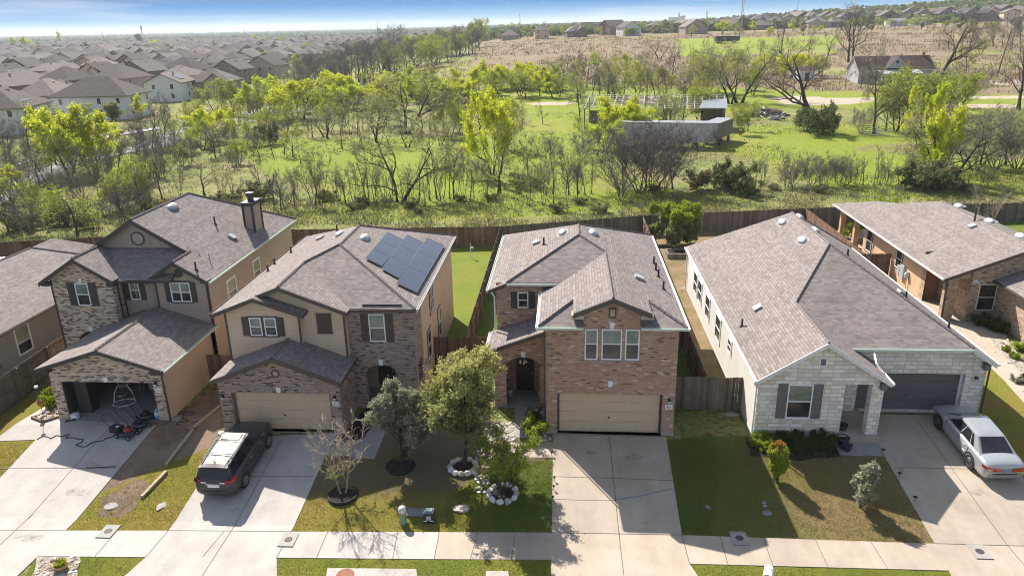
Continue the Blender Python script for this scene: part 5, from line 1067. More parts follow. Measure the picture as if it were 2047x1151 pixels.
m = MB(); m.tube([(0, 0, 0), (-.02, 0, 1.75)], .014, 6); m.build('pole', M['metal_dark'], t); m = MB(); m.lathe((0, 0, 1.7), [(.1, 0), (.09, .08), (.001, .12)], 10); m.build('cap', M['white'], t); m = MB(); m.lathe((-.05, 0, .7), [(.08, 0), (.1, .1), (.1, .25), (.02, .32)], 10); m.build('feeder', M['rust'], t)
# pots
def pot(x, y, r, h, mat, label, plant=None, z=0):
    p = gp(x, y, z); t = thing('plant_pot', label, 'plant pot', p, local=True, group='blue glazed pots by the porch' if mat == 'pot_blue' else None)
    m = MB(); m.lathe((0, 0, 0), [(.001, .0), (r*.7, 0), (r*.95, h*.55), (r, h*.92), (r*1.05, h), (r*.9, h), (r*.85, h*.86), (.001, h*.84)], 22); m.build('bowl', M[mat], t, True)
    m = MB(); m.lathe((0, 0, h*.845), [(r*.84, 0), (.001, .012)], 18); m.build('soil', M['mulch'], t)
    if plant:
        m = MB()
        for k in range(160):
            a, b = random.uniform(0, 6.28), random.random(); c = Vector((math.cos(a)*r*.7*b, math.sin(a)*r*.7*b, h*.85)); d = Vector((math.cos(a)*.12, math.sin(a)*.12, random.uniform(.08, .2))); w_ = Vector((-d.y, d.x, 0))*.3; m.face([c-w_, c+w_, c+d])
        m.build('plant', M[plant], t)
pot(1681, 865, .25, .42, 'pot_blue', 'tall dark blue pot against the stone wall, rearmost of three', None, .06); pot(1683, 888, .3, .34, 'pot_blue', 'wide dark blue pot on the path edge, middle of three', None, .05); pot(1692, 901, .22, .28, 'pot_blue', 'small dark blue bowl nearest the lawn', None, .05)
pot(123, 1137, .26, .22, 'pot_terracotta', 'round tan pot with a green plant in the rock verge', 'leaf_lime', .03)
# path lights
for k, q in enumerate(((1764, 908), (1679, 900), (1797, 955), (1828, 1003))):
    p = gp(*q); t = thing('path_light', ('small black path light at the porch path corner', 'small black path light beside the smallest pot', 'small black path light halfway down the right lawn edge', 'small black path light lowest on the right lawn edge')[k], 'path light', p, local=True, group='black path lights edging the right lawn')
    m = MB(); m.tube([(0, 0, -.05), (0, 0, .22)], .012, 6); m.build('stake', M['black'], t); m = MB(); m.lathe((0, 0, .2), [(.03, 0), (.05, .03), (.1, .06), (.02, .11), (.001, .11)], 12); m.build('lamp_shade', M['black'], t)
for k, q in enumerate(((1103, 912), (1108, 962), (1107, 980), (1105, 1001))):
    p = gp(*q); t = thing('path_light', ('small dark path light at the tan path corner', 'small dark path light on the centre driveway edge, uppermost', 'small dark path light on the centre driveway edge, middle', 'small dark path light on the centre driveway edge, lowest')[k], 'path light', p, local=True, group='path lights edging the centre driveway')
    m = MB(); m.tube([(0, 0, -.05), (0, 0, .2)], .012, 6); m.build('stake', M['black'], t); m = MB(); m.lathe((0, 0, .18), [(.03, 0), (.06, .06), (.02, .1), (.001, .1)], 10); m.build('lamp_shade', M['black'], t)
# mailbox cut by the lower frame edge
p = gp(1530, 1196); t = thing('mailbox', 'white metal mailbox with curved top at the bottom of the frame', 'mailbox', p, -.35, local=True)
m = MB(); m.box(-.05, .05, -.05, .05, -.2, .95); m.build('post', M['pole_wood'], t)
m = MB()
def mbx(y0, y1, w, h0, mi=0):
    P = [(-w, 0)]+[(-w*math.cos(math.pi*k/8), h0+w*math.sin(math.pi*k/8)) for k in range(9)]+[(w, 0)]
    a = [Vector((x, y0, .95+z)) for x, z in P]; b = [Vector((x, y1, .95+z)) for x, z in P]
    m.face(a); m.face(b[::-1])
    for i in range(len(P)): j = (i+1) % len(P); m.face([a[j], a[i], b[i], b[j]])
mbx(-.28, .28, .17, .14); m.build('box', M['vinyl_white'], t); m = MB(); mbx(-.30, -.28, .185, .14); mbx(.05, .07, .176, .14); m.build('door', M['metal_grey'], t)
# pebbles in the rock beds
def pebbles(name, polys, n, mats):
    m = MB(); rn = random.Random(n)
    for i in range(n):
        P = rn.choice(polys); x0, x1, y0, y1 = min(q[0] for q in P), max(q[0] for q in P), min(q[1] for q in P), max(q[1] for q in P); x, y = rn.uniform(x0, x1), rn.uniform(y0, y1)
        if not inside((x, y), P): continue
        r_ = rn.uniform(.03, .10); z = gz(x, y)+.02; k = 6; a0 = rn.random()*6; mi = rn.randrange(len(mats)); sq = rn.uniform(.5, .9)
        m.lathe((x, y, z), [(r_, 0), (r_*.9, r_*.5*sq), (r_*.45, r_*.8*sq), (.001, r_*.85*sq)], 6, mi, sx=rn.uniform(.7, 1.3))
    tag(m.build(name, [M[q] for q in mats]), kind='stuff')
def inside(p, poly):
    c = False
    for i in range(len(poly)):
        a, b = poly[i], poly[i-1]
        if (a[1] > p[1]) != (b[1] > p[1]) and p[0] < (b[0]-a[0])*(p[1]-a[1])/(b[1]-a[1])+a[0]: c = not c
    return c
pebbles('pebbles', [px(l) for l in ([(78, 1113), (158, 1113), (150, 1170), (64, 1176)], [(1975, 640), (2000, 655), (2047, 730), (2047, 790), (2010, 740), (1960, 660)], [(1062, 800), (1088, 790), (1090, 868), (1108, 880), (1062, 885)], [(985, 845), (1030, 845), (1030, 905), (960, 905), (965, 870)], [(950, 900), (985, 880), (975, 985), (950, 985)])], 900, ['rock', 'rock_white', 'brickpaver', 'slab'])
# side rocks near the red house path
for k in range(14):
    q = (random.uniform(1060, 1085), random.uniform(800, 880)); rock('stone', q[0], q[1], .09, .07, .06, 'rock_white', ('white stone in the gravel strip left of the red brick garage'), 'stone', 'white stones in the gravel strip')
rock('flagstone', 1052, 805, .12, .3, .05, 'rock_white', 'narrow pale stone beside the entry path', 'stone', rot=-.6)
# ------------------------------------------------------------------ cars
def car_body(t, st, ringz, mat):
    """st: (x, halfwidth, zlow, zshoulder, zbelt, ztop)"""
    m = MB(); rings = []
    for x, w, zl, zs, zb, zt in st:
        half = [(w*.86, zl), (w*.97, zl+.06), (w, zl+(zs-zl)*.35), (w*1.0, zl+(zs-zl)*.7), (w*.99, zs), (w*.97, (zs+zb)/2), (w*.94, zb), (w*.78, zb+(zt-zb)*.45), (w*.45, zb+(zt-zb)*.85), (w*.15, zt)]
        rings.append([Vector((x, y, z)) for y, z in half]+[Vector((x, -y, z)) for y, z in half[::-1]])
    n = len(rings[0]); k0 = 0
    for r_ in rings: m.v += r_
    for i in range(len(rings)-1):
        for k in range(n):
            m.f.append((i*n+k, i*n+(k+1) % n, (i+1)*n+(k+1) % n, (i+1)*n+k)); m.uv += [(0, 0)]*4; m.mi.append(0)
    m.f.append(tuple(range(n))[::-1]); m.uv += [(0, 0)]*n; m.mi.append(0); k = (len(rings)-1)*n; m.f.append(tuple(range(k, k+n))); m.uv += [(0, 0)]*n; m.mi.append(0)
    bm = bmesh.new(); o = m.build('body', M[mat], t, True); bm.from_mesh(o.data); bmesh.ops.recalc_face_normals(bm, faces=bm.faces); bm.to_mesh(o.data); bm.free()
    return o
def lerp3(a, b, t): return Vector(a).lerp(Vector(b), t)
def patch(m, quad, u0, u1, v0, v1, off=.012, mi=0):
    """sub-rectangle of a quad a,b,c,d (u along ab, v along ad) pushed out along its normal"""
    a, b, c, d = [Vector(q) for q in quad]; n = (b-a).cross(d-a).normalized()*off
    P = lambda u, v: a.lerp(b, u).lerp(d.lerp(c, u), v)+n
    m.face([P(u0, v0), P(u1, v0), P(u1, v1), P(u0, v1)], mi)
def wheel(t, x, y, r, w, rim='steel'):
    s = 1 if y > 0 else -1; rot = Matrix.Rotation(-s*math.pi/2, 4, 'X')
    m = MB(); m.lathe((x, y, r), [(r*.62, -w*.5), (r*.93, -w*.5), (r, -w*.38), (r, w*.38), (r*.93, w*.5), (r*.66, w*.5), (r*.64, w*.4)], 24, m=rot); o = m.build('wheel', M['rubber'], t, True)
    m = MB(); m.lathe((x, y, r), [(r*.66, w*.44), (r*.62, w*.5), (r*.58, w*.46), (r*.56, w*.1), (.001, w*.1)], 24, m=rot)
    for k in range(5):
        a = 2*math.pi*k/5; mm_ = Matrix.Translation((x, y, r)) @ rot @ Matrix.Rotation(a, 4, 'Z'); m.box(0, r*.6, -.035, .035, w*.30, w*.47, 0, mm_)
    m.lathe((x, y, r), [(r*.16, w*.5), (.001, w*.52)], 10, m=rot); m.build('rim', M[rim], o)
    return o
def place(p_rear, p_front, side, track, wb):
    """wheel contact points on one side -> matrix with x forward, origin at centre of wheelbase on the ground"""
    a, b = Vector(p_rear), Vector(p_front); X = (b-a).normalized(); Yh = Vector((0, 0, 1)).cross(X).normalized()
    Z = X.cross(Yh).normalized(); c = (a+b)/2 - Yh*side*track/2
    c.z = gz(c.x, c.y)+.036
    return Matrix(((X.x, Yh.x, Z.x, c.x), (X.y, Yh.y, Z.y, c.y), (X.z, Yh.z, Z.z, c.z), (0, 0, 0, 1)))
def arches(t, xs, w, r, mat):
    for x in xs:
        for s in (1, -1):
            m = MB(); n = 14
            for k in range(n):
                a0, a1 = math.pi*k/n, math.pi*(k+1)/n; q = lambda a, rr, y: Vector((x+math.cos(a)*rr, s*y, r+math.sin(a)*rr))
                m.face([q(a0, r+.03, w), q(a0, r+.11, w-.004), q(a1, r+.11, w-.004), q(a1, r+.03, w)] if s < 0 else [q(a1, r+.03, w), q(a1, r+.11, w-.004), q(a0, r+.11, w-.004), q(a0, r+.03, w)])
            pts = [Vector((x+math.cos(math.pi*2*k/20)*(r+.035), s*(w-.012), r+math.sin(math.pi*2*k/20)*(r+.035))) for k in range(20)]
            m.face(pts if s < 0 else pts[::-1]); m.build('wheel_arch', M[mat], t)
def suv():
    t = thing('parked_suv', 'dark grey suv with roof rails parked nose to the tan garage door', 'suv', (0, 0, 0), local=True)
    st = [(-2.27, .66, .38, .62, .72, .76), (-2.22, .82, .34, .72, .92, .98), (-2.1, .895, .3, .82, 1.03, 1.08), (-1.7, .92, .28, .86, 1.06, 1.1), (-.6, .925, .26, .86, 1.05, 1.08), (.5, .925, .26, .86, 1.04, 1.07), (1.05, .92, .27, .86, 1.03, 1.10), (1.5, .905, .29, .84, .98, 1.05), (1.95, .87, .3, .78, .88, .94), (2.18, .78, .32, .66, .76, .80), (2.27, .6, .38, .55, .62, .65)]
    b = car_body(t, st, 0, 'suv_paint')
    # greenhouse
    zb, zr = 1.05, 1.60
    P = {'rbl': (-2.14, .80, zb-.03), 'rbr': (-2.14, -.80, zb-.03), 'rtl': (-1.86, .64, zr-.03), 'rtr': (-1.86, -.64, zr-.03), 'fbl': (1.12, .855, zb-.03), 'fbr': (1.12, -.855, zb-.03), 'ftl': (.28, .64, zr), 'ftr': (.28, -.64, zr)}
    V = {k: Vector(v) for k, v in P.items()}
    g = MB()
    for q in (('rbr', 'fbr', 'ftr', 'rtr'), ('fbl', 'rbl', 'rtl', 'ftl'), ('rbl', 'rbr', 'rtr', 'rtl'), ('fbr', 'fbl', 'ftl', 'ftr')): g.face([V[k] for k in q])
    nx, ny = 12, 8
    R_ = lambda u, v: Vector((-1.98+2.30*u-(0 if u > .02 else 0), (-.65+1.30*v)*(1-.02*abs(2*u-1)**3), zr+.075*(1-(2*u-1)**4)*(1-(2*v-1)**2*.6)-.03*(1-u)**2-(.025 if v in (0, 1) else 0)))
    for i in range(nx):
        for j in range(ny): g.face([R_(i/nx, j/ny), R_((i+1)/nx, j/ny), R_((i+1)/nx, (j+1)/ny), R_(i/nx, (j+1)/ny)])
    for j in range(ny): g.face([R_(0, j/ny), R_(0, (j+1)/ny), V['rtr'].lerp(V['rtl'], (j+1)/ny), V['rtr'].lerp(V['rtl'], j/ny)])
    g.build('cabin', M['suv_paint'], t, True)
    w = MB(); patch(w, [V[k] for k in ('rbl', 'rbr', 'rtr', 'rtl')], .04, .96, .08, .96); w.build('rear_window', M['glass_car'], t)
    w = MB(); patch(w, [V[k] for k in ('fbr', 'fbl', 'ftl', 'ftr')], .05, .95, .04, .95); w.build('windshield', M['glass_car'], t)
    for q in (('rbr', 'fbr', 'ftr', 'rtr'), ('fbl', 'rbl', 'rtl', 'ftl')):
        Q = [V[k] for k in q]; f = q[0] == 'rbr'
        for u0, u1 in ((.06, .24), (.26, .52), (.54, .86)):
            if not f: u0, u1 = 1-u1, 1-u0
            w = MB(); patch(w, Q, u0, u1, .1, .92); w.build('side_window', M['glass_car'], t)
    # roof rails and bars, sunroof
    for s in (1, -1):
        m = MB(); m.tube([(-1.75, s*.58, 1.63), (-1.6, s*.59, 1.69), (-.2, s*.59, 1.70), (.1, s*.58, 1.65)], .022, 6); m.build('roof_rail', M['suv_plastic'], t)
    for x in (-1.25, -.35):
        m = MB(); m.tube([(x, -.59, 1.705), (x, .59, 1.705)], .02, 6); m.build('roof_bar', M['suv_plastic'], t)
    m = MB(); m.box(-.25, .18, -.42, .42, 1.665, 1.683); m.build('sunroof', M['glass_car'], t)
    m = MB(); m.tube([(-1.72, 0, 1.62), (-1.85, 0, 1.86)], .008, 5); m.lathe((-1.72, 0, 1.63), [(.03, 0), (.02, .03), (.001, .04)], 8); m.build('antenna', M['black'], t)
    for s in (1, -1):
        m = MB(); m.face([(-2.22, s*.84, .98), (-2.255, s*.50, .93), (-2.255, s*.52, 1.04), (-2.17, s*.80, 1.17), (-1.93, s*.935, 1.10), (-1.95, s*.94, .99)][::s]); m.face([(-2.22, s*.84, .98), (-1.95, s*.945, .99), (-1.9, s*.94, 1.1), (-2.17, s*.82, 1.17)][::-s]); m.build('tail_light', M['tail_red'], t)
        m = MB(); m.face([(-2.262, s*.52, .93), (-2.25, s*.28, .93), (-2.25, s*.30, 1.0), (-2.262, s*.53, 1.02)][::s]); m.build('reverse_light', M['lamp_clear'], t)
        m = MB(); m.face([(1.8, s*.89, .86), (2.0, s*.80, .84), (2.2, s*.55, .77), (2.22, s*.55, .66), (2.1, s*.82, .68), (1.85, s*.90, .76)][::s]); m.build('headlight', M['lamp_clear'], t)
        m = MB(); m.box(.72, .92, min(s*.92, s*1.12), max(s*.92, s*1.12), 1.0, 1.16); m.build('mirror', M['suv_paint'], t)
        for x in (-.42, .55):
            m = MB(); m.box(x-.1, x+.1, s*.93-.012, s*.93+.012, .88, .91); m.build('door_handle', M['steel'], t)
        m = MB(); m.box(-1.5, 1.3, s*.905-.02, s*.905+.02, .26, .42); m.build('sill', M['suv_plastic'], t)
        for x in (-.95, .06, 1.02):
            m = MB(); m.box(x-.006, x+.006, s*.922-.008, s*.922+.006, .45, 1.0); m.build('door_gap', M['black'], t)
    m = MB(); q = lambda y, z, o: Vector((-2.27-o+.22*abs(y/.9)**4, y, z))
    for k in range(14):
        y0, y1 = -.9+1.8*k/14, -.9+1.8*(k+1)/14
        for (z0, o0), (z1, o1) in (((.28, .0), (.34, .06)), ((.34, .06), (.48, .075)), ((.48, .075), (.54, .02))): m.face([q(y1, z0, o0), q(y0, z0, o0), q(y0, z1, o1), q(y1, z1, o1)])
    m.build('bumper', M['suv_plastic'], t)
    m = MB(); m.box(-2.275, -2.25, -.26, .26, .73, .86); m.build('licence_plate', M['label_white'], t); m = MB(); m.box(-2.28, -2.24, -.35, .35, .88, .91); m.build('chrome_strip', M['steel'], t)
    arches(t, (-1.32, 1.34), .925, .345, 'suv_plastic')
    for x in (-1.32, 1.34):
        for s in (1, -1): wheel(t, x, s*.84, .345, .23)
    t.matrix_world = place(at(491, 972), at(537, 894), -1, 1.70, 2.66)
def sedan():
    t = thing('parked_sedan', 'silver green sedan parked on the right driveway beside the stone house', 'sedan', (0, 0, 0), local=True)
    st = [(-2.43, .70, .34, .46, .56, .58), (-2.415, .77, .3, .52, .72, .78), (-2.37, .82, .28, .60, .84, .90), (-2.28, .855, .26, .70, .90, .97), (-2.05, .88, .24, .74, .925, 1.01), (-1.7, .892, .23, .76, .935, 1.02), (-1.3, .895, .22, .76, .93, 1.0), (-.3, .90, .2, .75, .91, .96), (.6, .90, .2, .74, .89, .94), (1.0, .89, .22, .73, .86, .95), (1.4, .875, .24, .70, .81, .91), (1.75, .845, .25, .66, .755, .85), (2.05, .78, .27, .60, .68, .77), (2.25, .66, .29, .53, .60, .66), (2.36, .48, .33, .47, .53, .56)]
    car_body(t, st, 0, 'sedan_paint')
    zb, zr = .92, 1.40
    V = {k: Vector(v) for k, v in {'rbl': (-1.80, .79, zb+.0), 'rbr': (-1.80, -.79, zb+.0), 'rtl': (-.98, .585, zr-.02), 'rtr': (-.98, -.585, zr-.02), 'fbl': (1.36, .80, zb-.05), 'fbr': (1.36, -.80, zb-.05), 'ftl': (.42, .585, zr-.02), 'ftr': (.42, -.585, zr-.02)}.items()}
    g = MB()
    for q in (('rbr', 'fbr', 'ftr', 'rtr'), ('fbl', 'rbl', 'rtl', 'ftl'), ('rbl', 'rbr', 'rtr', 'rtl'), ('fbr', 'fbl', 'ftl', 'ftr')): g.face([V[k] for k in q])
    nx, ny = 10, 8
    R_ = lambda u, v: Vector((-1.0+1.44*u, -.59+1.18*v, zr+.05*(1-(2*u-1)**4)*(1-(2*v-1)**2*.6)-.02*(1-u)-(.02 if v in (0, 1) else 0)))
    for i in range(nx):
        for j in range(ny): g.face([R_(i/nx, j/ny), R_((i+1)/nx, j/ny), R_((i+1)/nx, (j+1)/ny), R_(i/nx, (j+1)/ny)])
    g.build('cabin', M['sedan_paint'], t, True)
    w = MB(); patch(w, [V[k] for k in ('rbl', 'rbr', 'rtr', 'rtl')], .07, .93, .2, .96); w.build('rear_window', M['glass_car'], t)
    w = MB(); patch(w, [V[k] for k in ('fbr', 'fbl', 'ftl', 'ftr')], .05, .95, .1, .95); w.build('windshield', M['glass_car'], t)
    for q in (('rbr', 'fbr', 'ftr', 'rtr'), ('fbl', 'rbl', 'rtl', 'ftl')):
        Q = [V[k] for k in q]; f = q[0] == 'rbr'
        for u0, u1 in ((.17, .25), (.28, .51), (.55, .85)):
            if not f: u0, u1 = 1-u1, 1-u0
            w = MB(); patch(w, Q, u0, u1, .14, .92); w.build('side_window', M['glass_car'], t)
    for s in (1, -1):
        m = MB(); m.face([(-2.455, s*.24, .655), (-2.445, s*.24, .80), (-2.41, s*.62, .85), (-2.37, s*.80, .865), (-2.385, s*.82, .74), (-2.43, s*.72, .66)][::-s]); m.face([(-2.37, s*.80, .865), (-2.18, s*.905, .89), (-2.2, s*.91, .79), (-2.385, s*.82, .74)][::-s]); m.build('tail_light', M['tail_red'], t)
        m = MB(); m.face([(2.06, s*.80, .66), (2.22, s*.74, .60), (2.33, s*.5, .585), (2.30, s*.5, .49), (2.24, s*.77, .49), (2.08, s*.845, .54)][::s]); m.build('headlight', M['lamp_clear'], t)
        m = MB(); m.box(.78, .9, min(s*.86, s*.99), max(s*.86, s*.99), .89, .98); m.build('mirror', M['sedan_paint'], t)
        for x in (-.72, .25):
            m = MB(); m.box(x-.1, x+.1, s*.9-.012, s*.9+.014, .77, .80); m.build('door_handle', M['sedan_paint'], t)
        m = MB(); m.box(-.92, .92, s*.892-.01, s*.892+.018, .47, .52); m.build('side_moulding', M['sedan_paint'], t)
        for x in (-1.05, -.22, .8):
            m = MB(); m.box(x-.004, x+.004, s*.893-.008, s*.893+.008, .35, .84); m.build('door_gap', M['black'], t)
    m = MB()
    for k in range(12):
        y0, y1 = -.84+1.68*k/12, -.84+1.68*(k+1)/12; q = lambda y, z: Vector((-2.455+.16*abs(y/.84)**4, y, z)); m.face([q(y1, .50), q(y0, .50), q(y0, .555), q(y1, .555)])
    m.build('bumper_strip', M['metal_dark'], t)
    m = MB(); m.box(-2.462, -2.40, -.2, .2, .63, .76); m.build('licence_plate', M['plate_blue'], t)
    arches(t, (-1.36, 1.36), .906, .32, 'rubber')
    for x in (-1.36, 1.36):
        for s in (1, -1): wheel(t, x, s*.80, .315, .2)
    t.matrix_world = place(at(1934, 932), at(1876, 858), 1, 1.62, 2.72)
suv(); sedan()
# ------------------------------------------------------------------ mowers and garage clutter
def mower(x, y, rz, label, deck, bag=True, eng='black'):
    t = thing('lawn_mower', label, 'lawn mower', gp(x, y, .035), rz, 'lawn mowers outside the open garage', local=True)
    m = MB(); m.lathe((0.1, 0, .12), [(.30, 0), (.31, .1), (.26, .17), (.1, .19), (.001, .19)], 18, sx=1.25); m.build('deck', M[deck], t)
    m = MB(); m.lathe((.12, 0, .3), [(.15, 0), (.17, .08), (.15, .16), (.08, .2), (.001, .21)], 14); m.box(.2, .34, -.08, .08, .32, .44); m.build('engine', M[eng], t)
    for sx in (-.28, .42):
        for sy in (-.29, .29):
            w = MB(); r_ = .12; rot = Matrix.Rotation(math.pi/2, 4, 'X'); w.lathe((sx, sy, r_), [(.05, -.03), (r_, -.03), (r_, .03), (.05, .03)], 14, m=rot); o = w.build('wheel', M['rubber'], t); h = MB(); h.lathe((sx, sy, r_), [(.05, -.032), (.05, .032), (.001, .032)], 10, m=rot); h.build('rim', M['meter_grey'], o)
    m = MB()
    for s in (-.23, .23): m.tube([(-.3, s, .2), (-.75, s, .62), (-1.12, s, .95)], .014, 6)
    m.tube([(-1.12, -.23, .95), (-1.16, 0, .98), (-1.12, .23, .95)], .014, 6); m.build('handle', M['black'], t)
    if bag:
        m = MB(); m.box(-.78, -.25, -.22, .22, .2, .48); m.build('grass_bag', M['plastic_black'], t)
        m = MB(); m.box(-.5, -.36, -.08, .06, .481, .486); m.build('label', M['label_white'], t)
mower(253, 873, -.25, 'large black and red mower with grass bag on the left driveway', 'plastic_black', True, 'paint_red'); mower(277, 856, -.25, 'dark mower behind the red one on the left driveway', 'metal_dark', False); mower(291, 838, -.5, 'small black mower nearest the right garage jamb', 'metal_dark', False)
def crate(x, y, z, w, d, h, mat, label, name='box', cat='box', rz=0, group='clutter inside the open garage'):
    t = thing(name, label, cat, (x, y, z), rz, group, local=True); m = MB(); m.box(-w/2, w/2, -d/2, d/2, 0, h); m.build('body', M[mat], t)
    m = MB(); m.box(-w/2-.015, w/2+.015, -d/2-.015, d/2+.015, h-.06, h+.01); m.build('lid', M[mat], t); return t
t = thing('cabinet', 'tall dark cabinet just inside the left garage jamb', 'cabinet', (-24.55, 32.2, .02), 0, 'clutter inside the open garage', local=True); m = MB(); m.box(-.35, .35, -.3, .3, 0, 1.9); m.build('body', M['door_dark'], t)
m = MB(); m.box(-.33, -.01, -.33, -.3, .05, 1.85); m.box(.01, .33, -.33, -.3, .05, 1.85); m.build('cabinet_door', M['fascia_dark'], t)
t = thing('baby_swing', 'grey baby swing on a white hoop stand inside the garage', 'baby swing', (-23.1, 32.9, .02), .3, 'clutter inside the open garage', local=True)
m = MB(); m.tube([(math.cos(a)*.55, math.sin(a)*.42, .05) for a in [2*math.pi*k/24 for k in range(25)]], .03, 6)
for s in (-1, 1): m.tube([(s*.52, .1, .05), (s*.42, .15, .6), (s*.2, .2, 1.0)], .028, 6)
m.build('frame', M['white'], t); m = MB(); m.lathe((0, .05, .42), [(.001, 0), (.2, .03), (.32, .18), (.34, .25), (.28, .22), (.001, .08)], 16, sy=1.4); m.build('seat', M['metal_grey'], t, True)
t = thing('storage_rack', 'grey wire rack stacked with boxes behind the baby swing', 'storage rack', (-23.3, 34.0, .02), .2, 'clutter inside the open garage', local=True)
m = MB()
for z in (.3, .8, 1.3, 1.75): m.box(-.55, .55, -.22, .22, z, z+.03)
for x in (-.53, .53):
    for y in (-.2, .2): m.tube([(x, y, 0), (x, y, 1.8)], .016, 6)
m.build('shelf', M['meter_grey'], t)
crate(-23.6, 33.9, .36, .4, .32, .3, 'slab', 'small grey box on the lower rack shelf'); crate(-23.1, 33.95, .86, .45, .32, .35, 'cloth_white', 'white box on the middle rack shelf'); crate(-23.5, 34.0, 1.36, .5, .32, .3, 'old_wood', 'brown box on the upper rack shelf'); crate(-23.0, 34.0, 1.83, .4, .32, .28, 'meter_grey', 'grey box on top of the rack')
crate(-22.3, 34.6, .02, .5, .4, .5, 'meter_grey', 'grey storage bin on the garage floor beside the rack'); crate(-20.6, 33.8, .02, .5, .5, .7, 'fascia_dark', 'dark chest against the right garage wall', 'chest', 'chest'); crate(-20.45, 33.8, .74, .3, .3, .25, 'cloth_white', 'small white box on the dark chest')
crate(-24.72, 31.25, .03, .3, .25, .26, 'label_white', 'small white box at the left garage jamb'); 
t = thing('bag', 'pale blue and white bag slumped against the right garage jamb', 'bag', (-20.35, 31.35, .03), .2, 'clutter inside the open garage', local=True); m = MB(); m.lathe((0, 0, 0), [(.001, 0), (.18, .02), (.22, .2), (.17, .5), (.06, .62), (.001, .63)], 14, sy=.7); m.build('body', M['cloth_blue'], t, True); m = MB(); m.lathe((0, -.02, .28), [(.205, 0), (.19, .16)], 14, sy=.7); m.build('label', M['cloth_white'], t, True)
t = thing('bicycle', 'dark bicycle leaning near the back of the garage', 'bicycle', (-21.2, 34.4, .02), .6, 'clutter inside the open garage', local=True)
for x in (-.5, .5):
    m = MB(); m.tube([(x+math.cos(a)*.32, 0, .33+math.sin(a)*.32) for a in [2*math.pi*k/20 for k in range(21)]], .022, 5)
    for k in range(6): a = math.pi*k/6; m.tube([(x-math.cos(a)*.3, 0, .33-math.sin(a)*.3), (x+math.cos(a)*.3, 0, .33+math.sin(a)*.3)], .004, 3)
    m.build('wheel', M['rubber'], t)
m = MB(); m.tube([(-.5, 0, .33), (-.1, 0, .33), (.3, 0, .78), (-.2, 0, .8), (-.1, 0, .33)], .02, 6); m.tube([(-.5, 0, .33), (-.2, 0, .8)], .016, 6); m.tube([(.5, 0, .33), (.3, 0, .85)], .018, 6); m.build('frame', M['steel'], t); m = MB(); m.tube([(.26, -.25, .95), (.3, 0, .88), (.26, .25, .95)], .014, 6); m.build('handlebar', M['steel'], t); m = MB(); m.box(-.32, -.1, -.07, .07, .86, .91); m.build('saddle', M['black'], t)
for k, q in enumerate(((136, 843), (148, 841))):
    p = gp(*q, .04); t = thing('shoe', ('black shoe on the driveway nearer the garage jamb', 'black shoe on the driveway right of its pair')[k], 'shoe', p, .8, 'pair of shoes on the left driveway', local=True); m = MB(); m.lathe((0, 0, 0), [(.14, 0), (.13, .04), (.06, .08), (.001, .085)], 12, sy=.4); m.build('sole', M['black'], t)
# pots in the arched entry
for k, (x, y) in enumerate(((-2.85, 34.3), (-1.25, 34.2))):
    t = thing('plant_pot', ('white pot with spiky plant left of the arched front door', 'white pot with spiky plant right of the arched front door')[k], 'plant pot', (x, y, .06), local=True, group='pots flanking the arched front door')
    m = MB(); m.lathe((0, 0, 0), [(.001, 0), (.09, 0), (.13, .35), (.14, .37), (.11, .36), (.001, .33)], 14); m.build('bowl', M['white'], t, True); m = MB()
    for j in range(40):
        a = random.uniform(0, 6.28); d = Vector((math.cos(a)*.3, math.sin(a)*.3, random.uniform(.1, .5))); w_ = Vector((-d.y, d.x, 0))*.05; m.face([Vector((0, 0, .34))-w_, Vector((0, 0, .34))+w_, Vector((0, 0, .34))+d])
    m.build('plant', M['leaf_silver'], t)
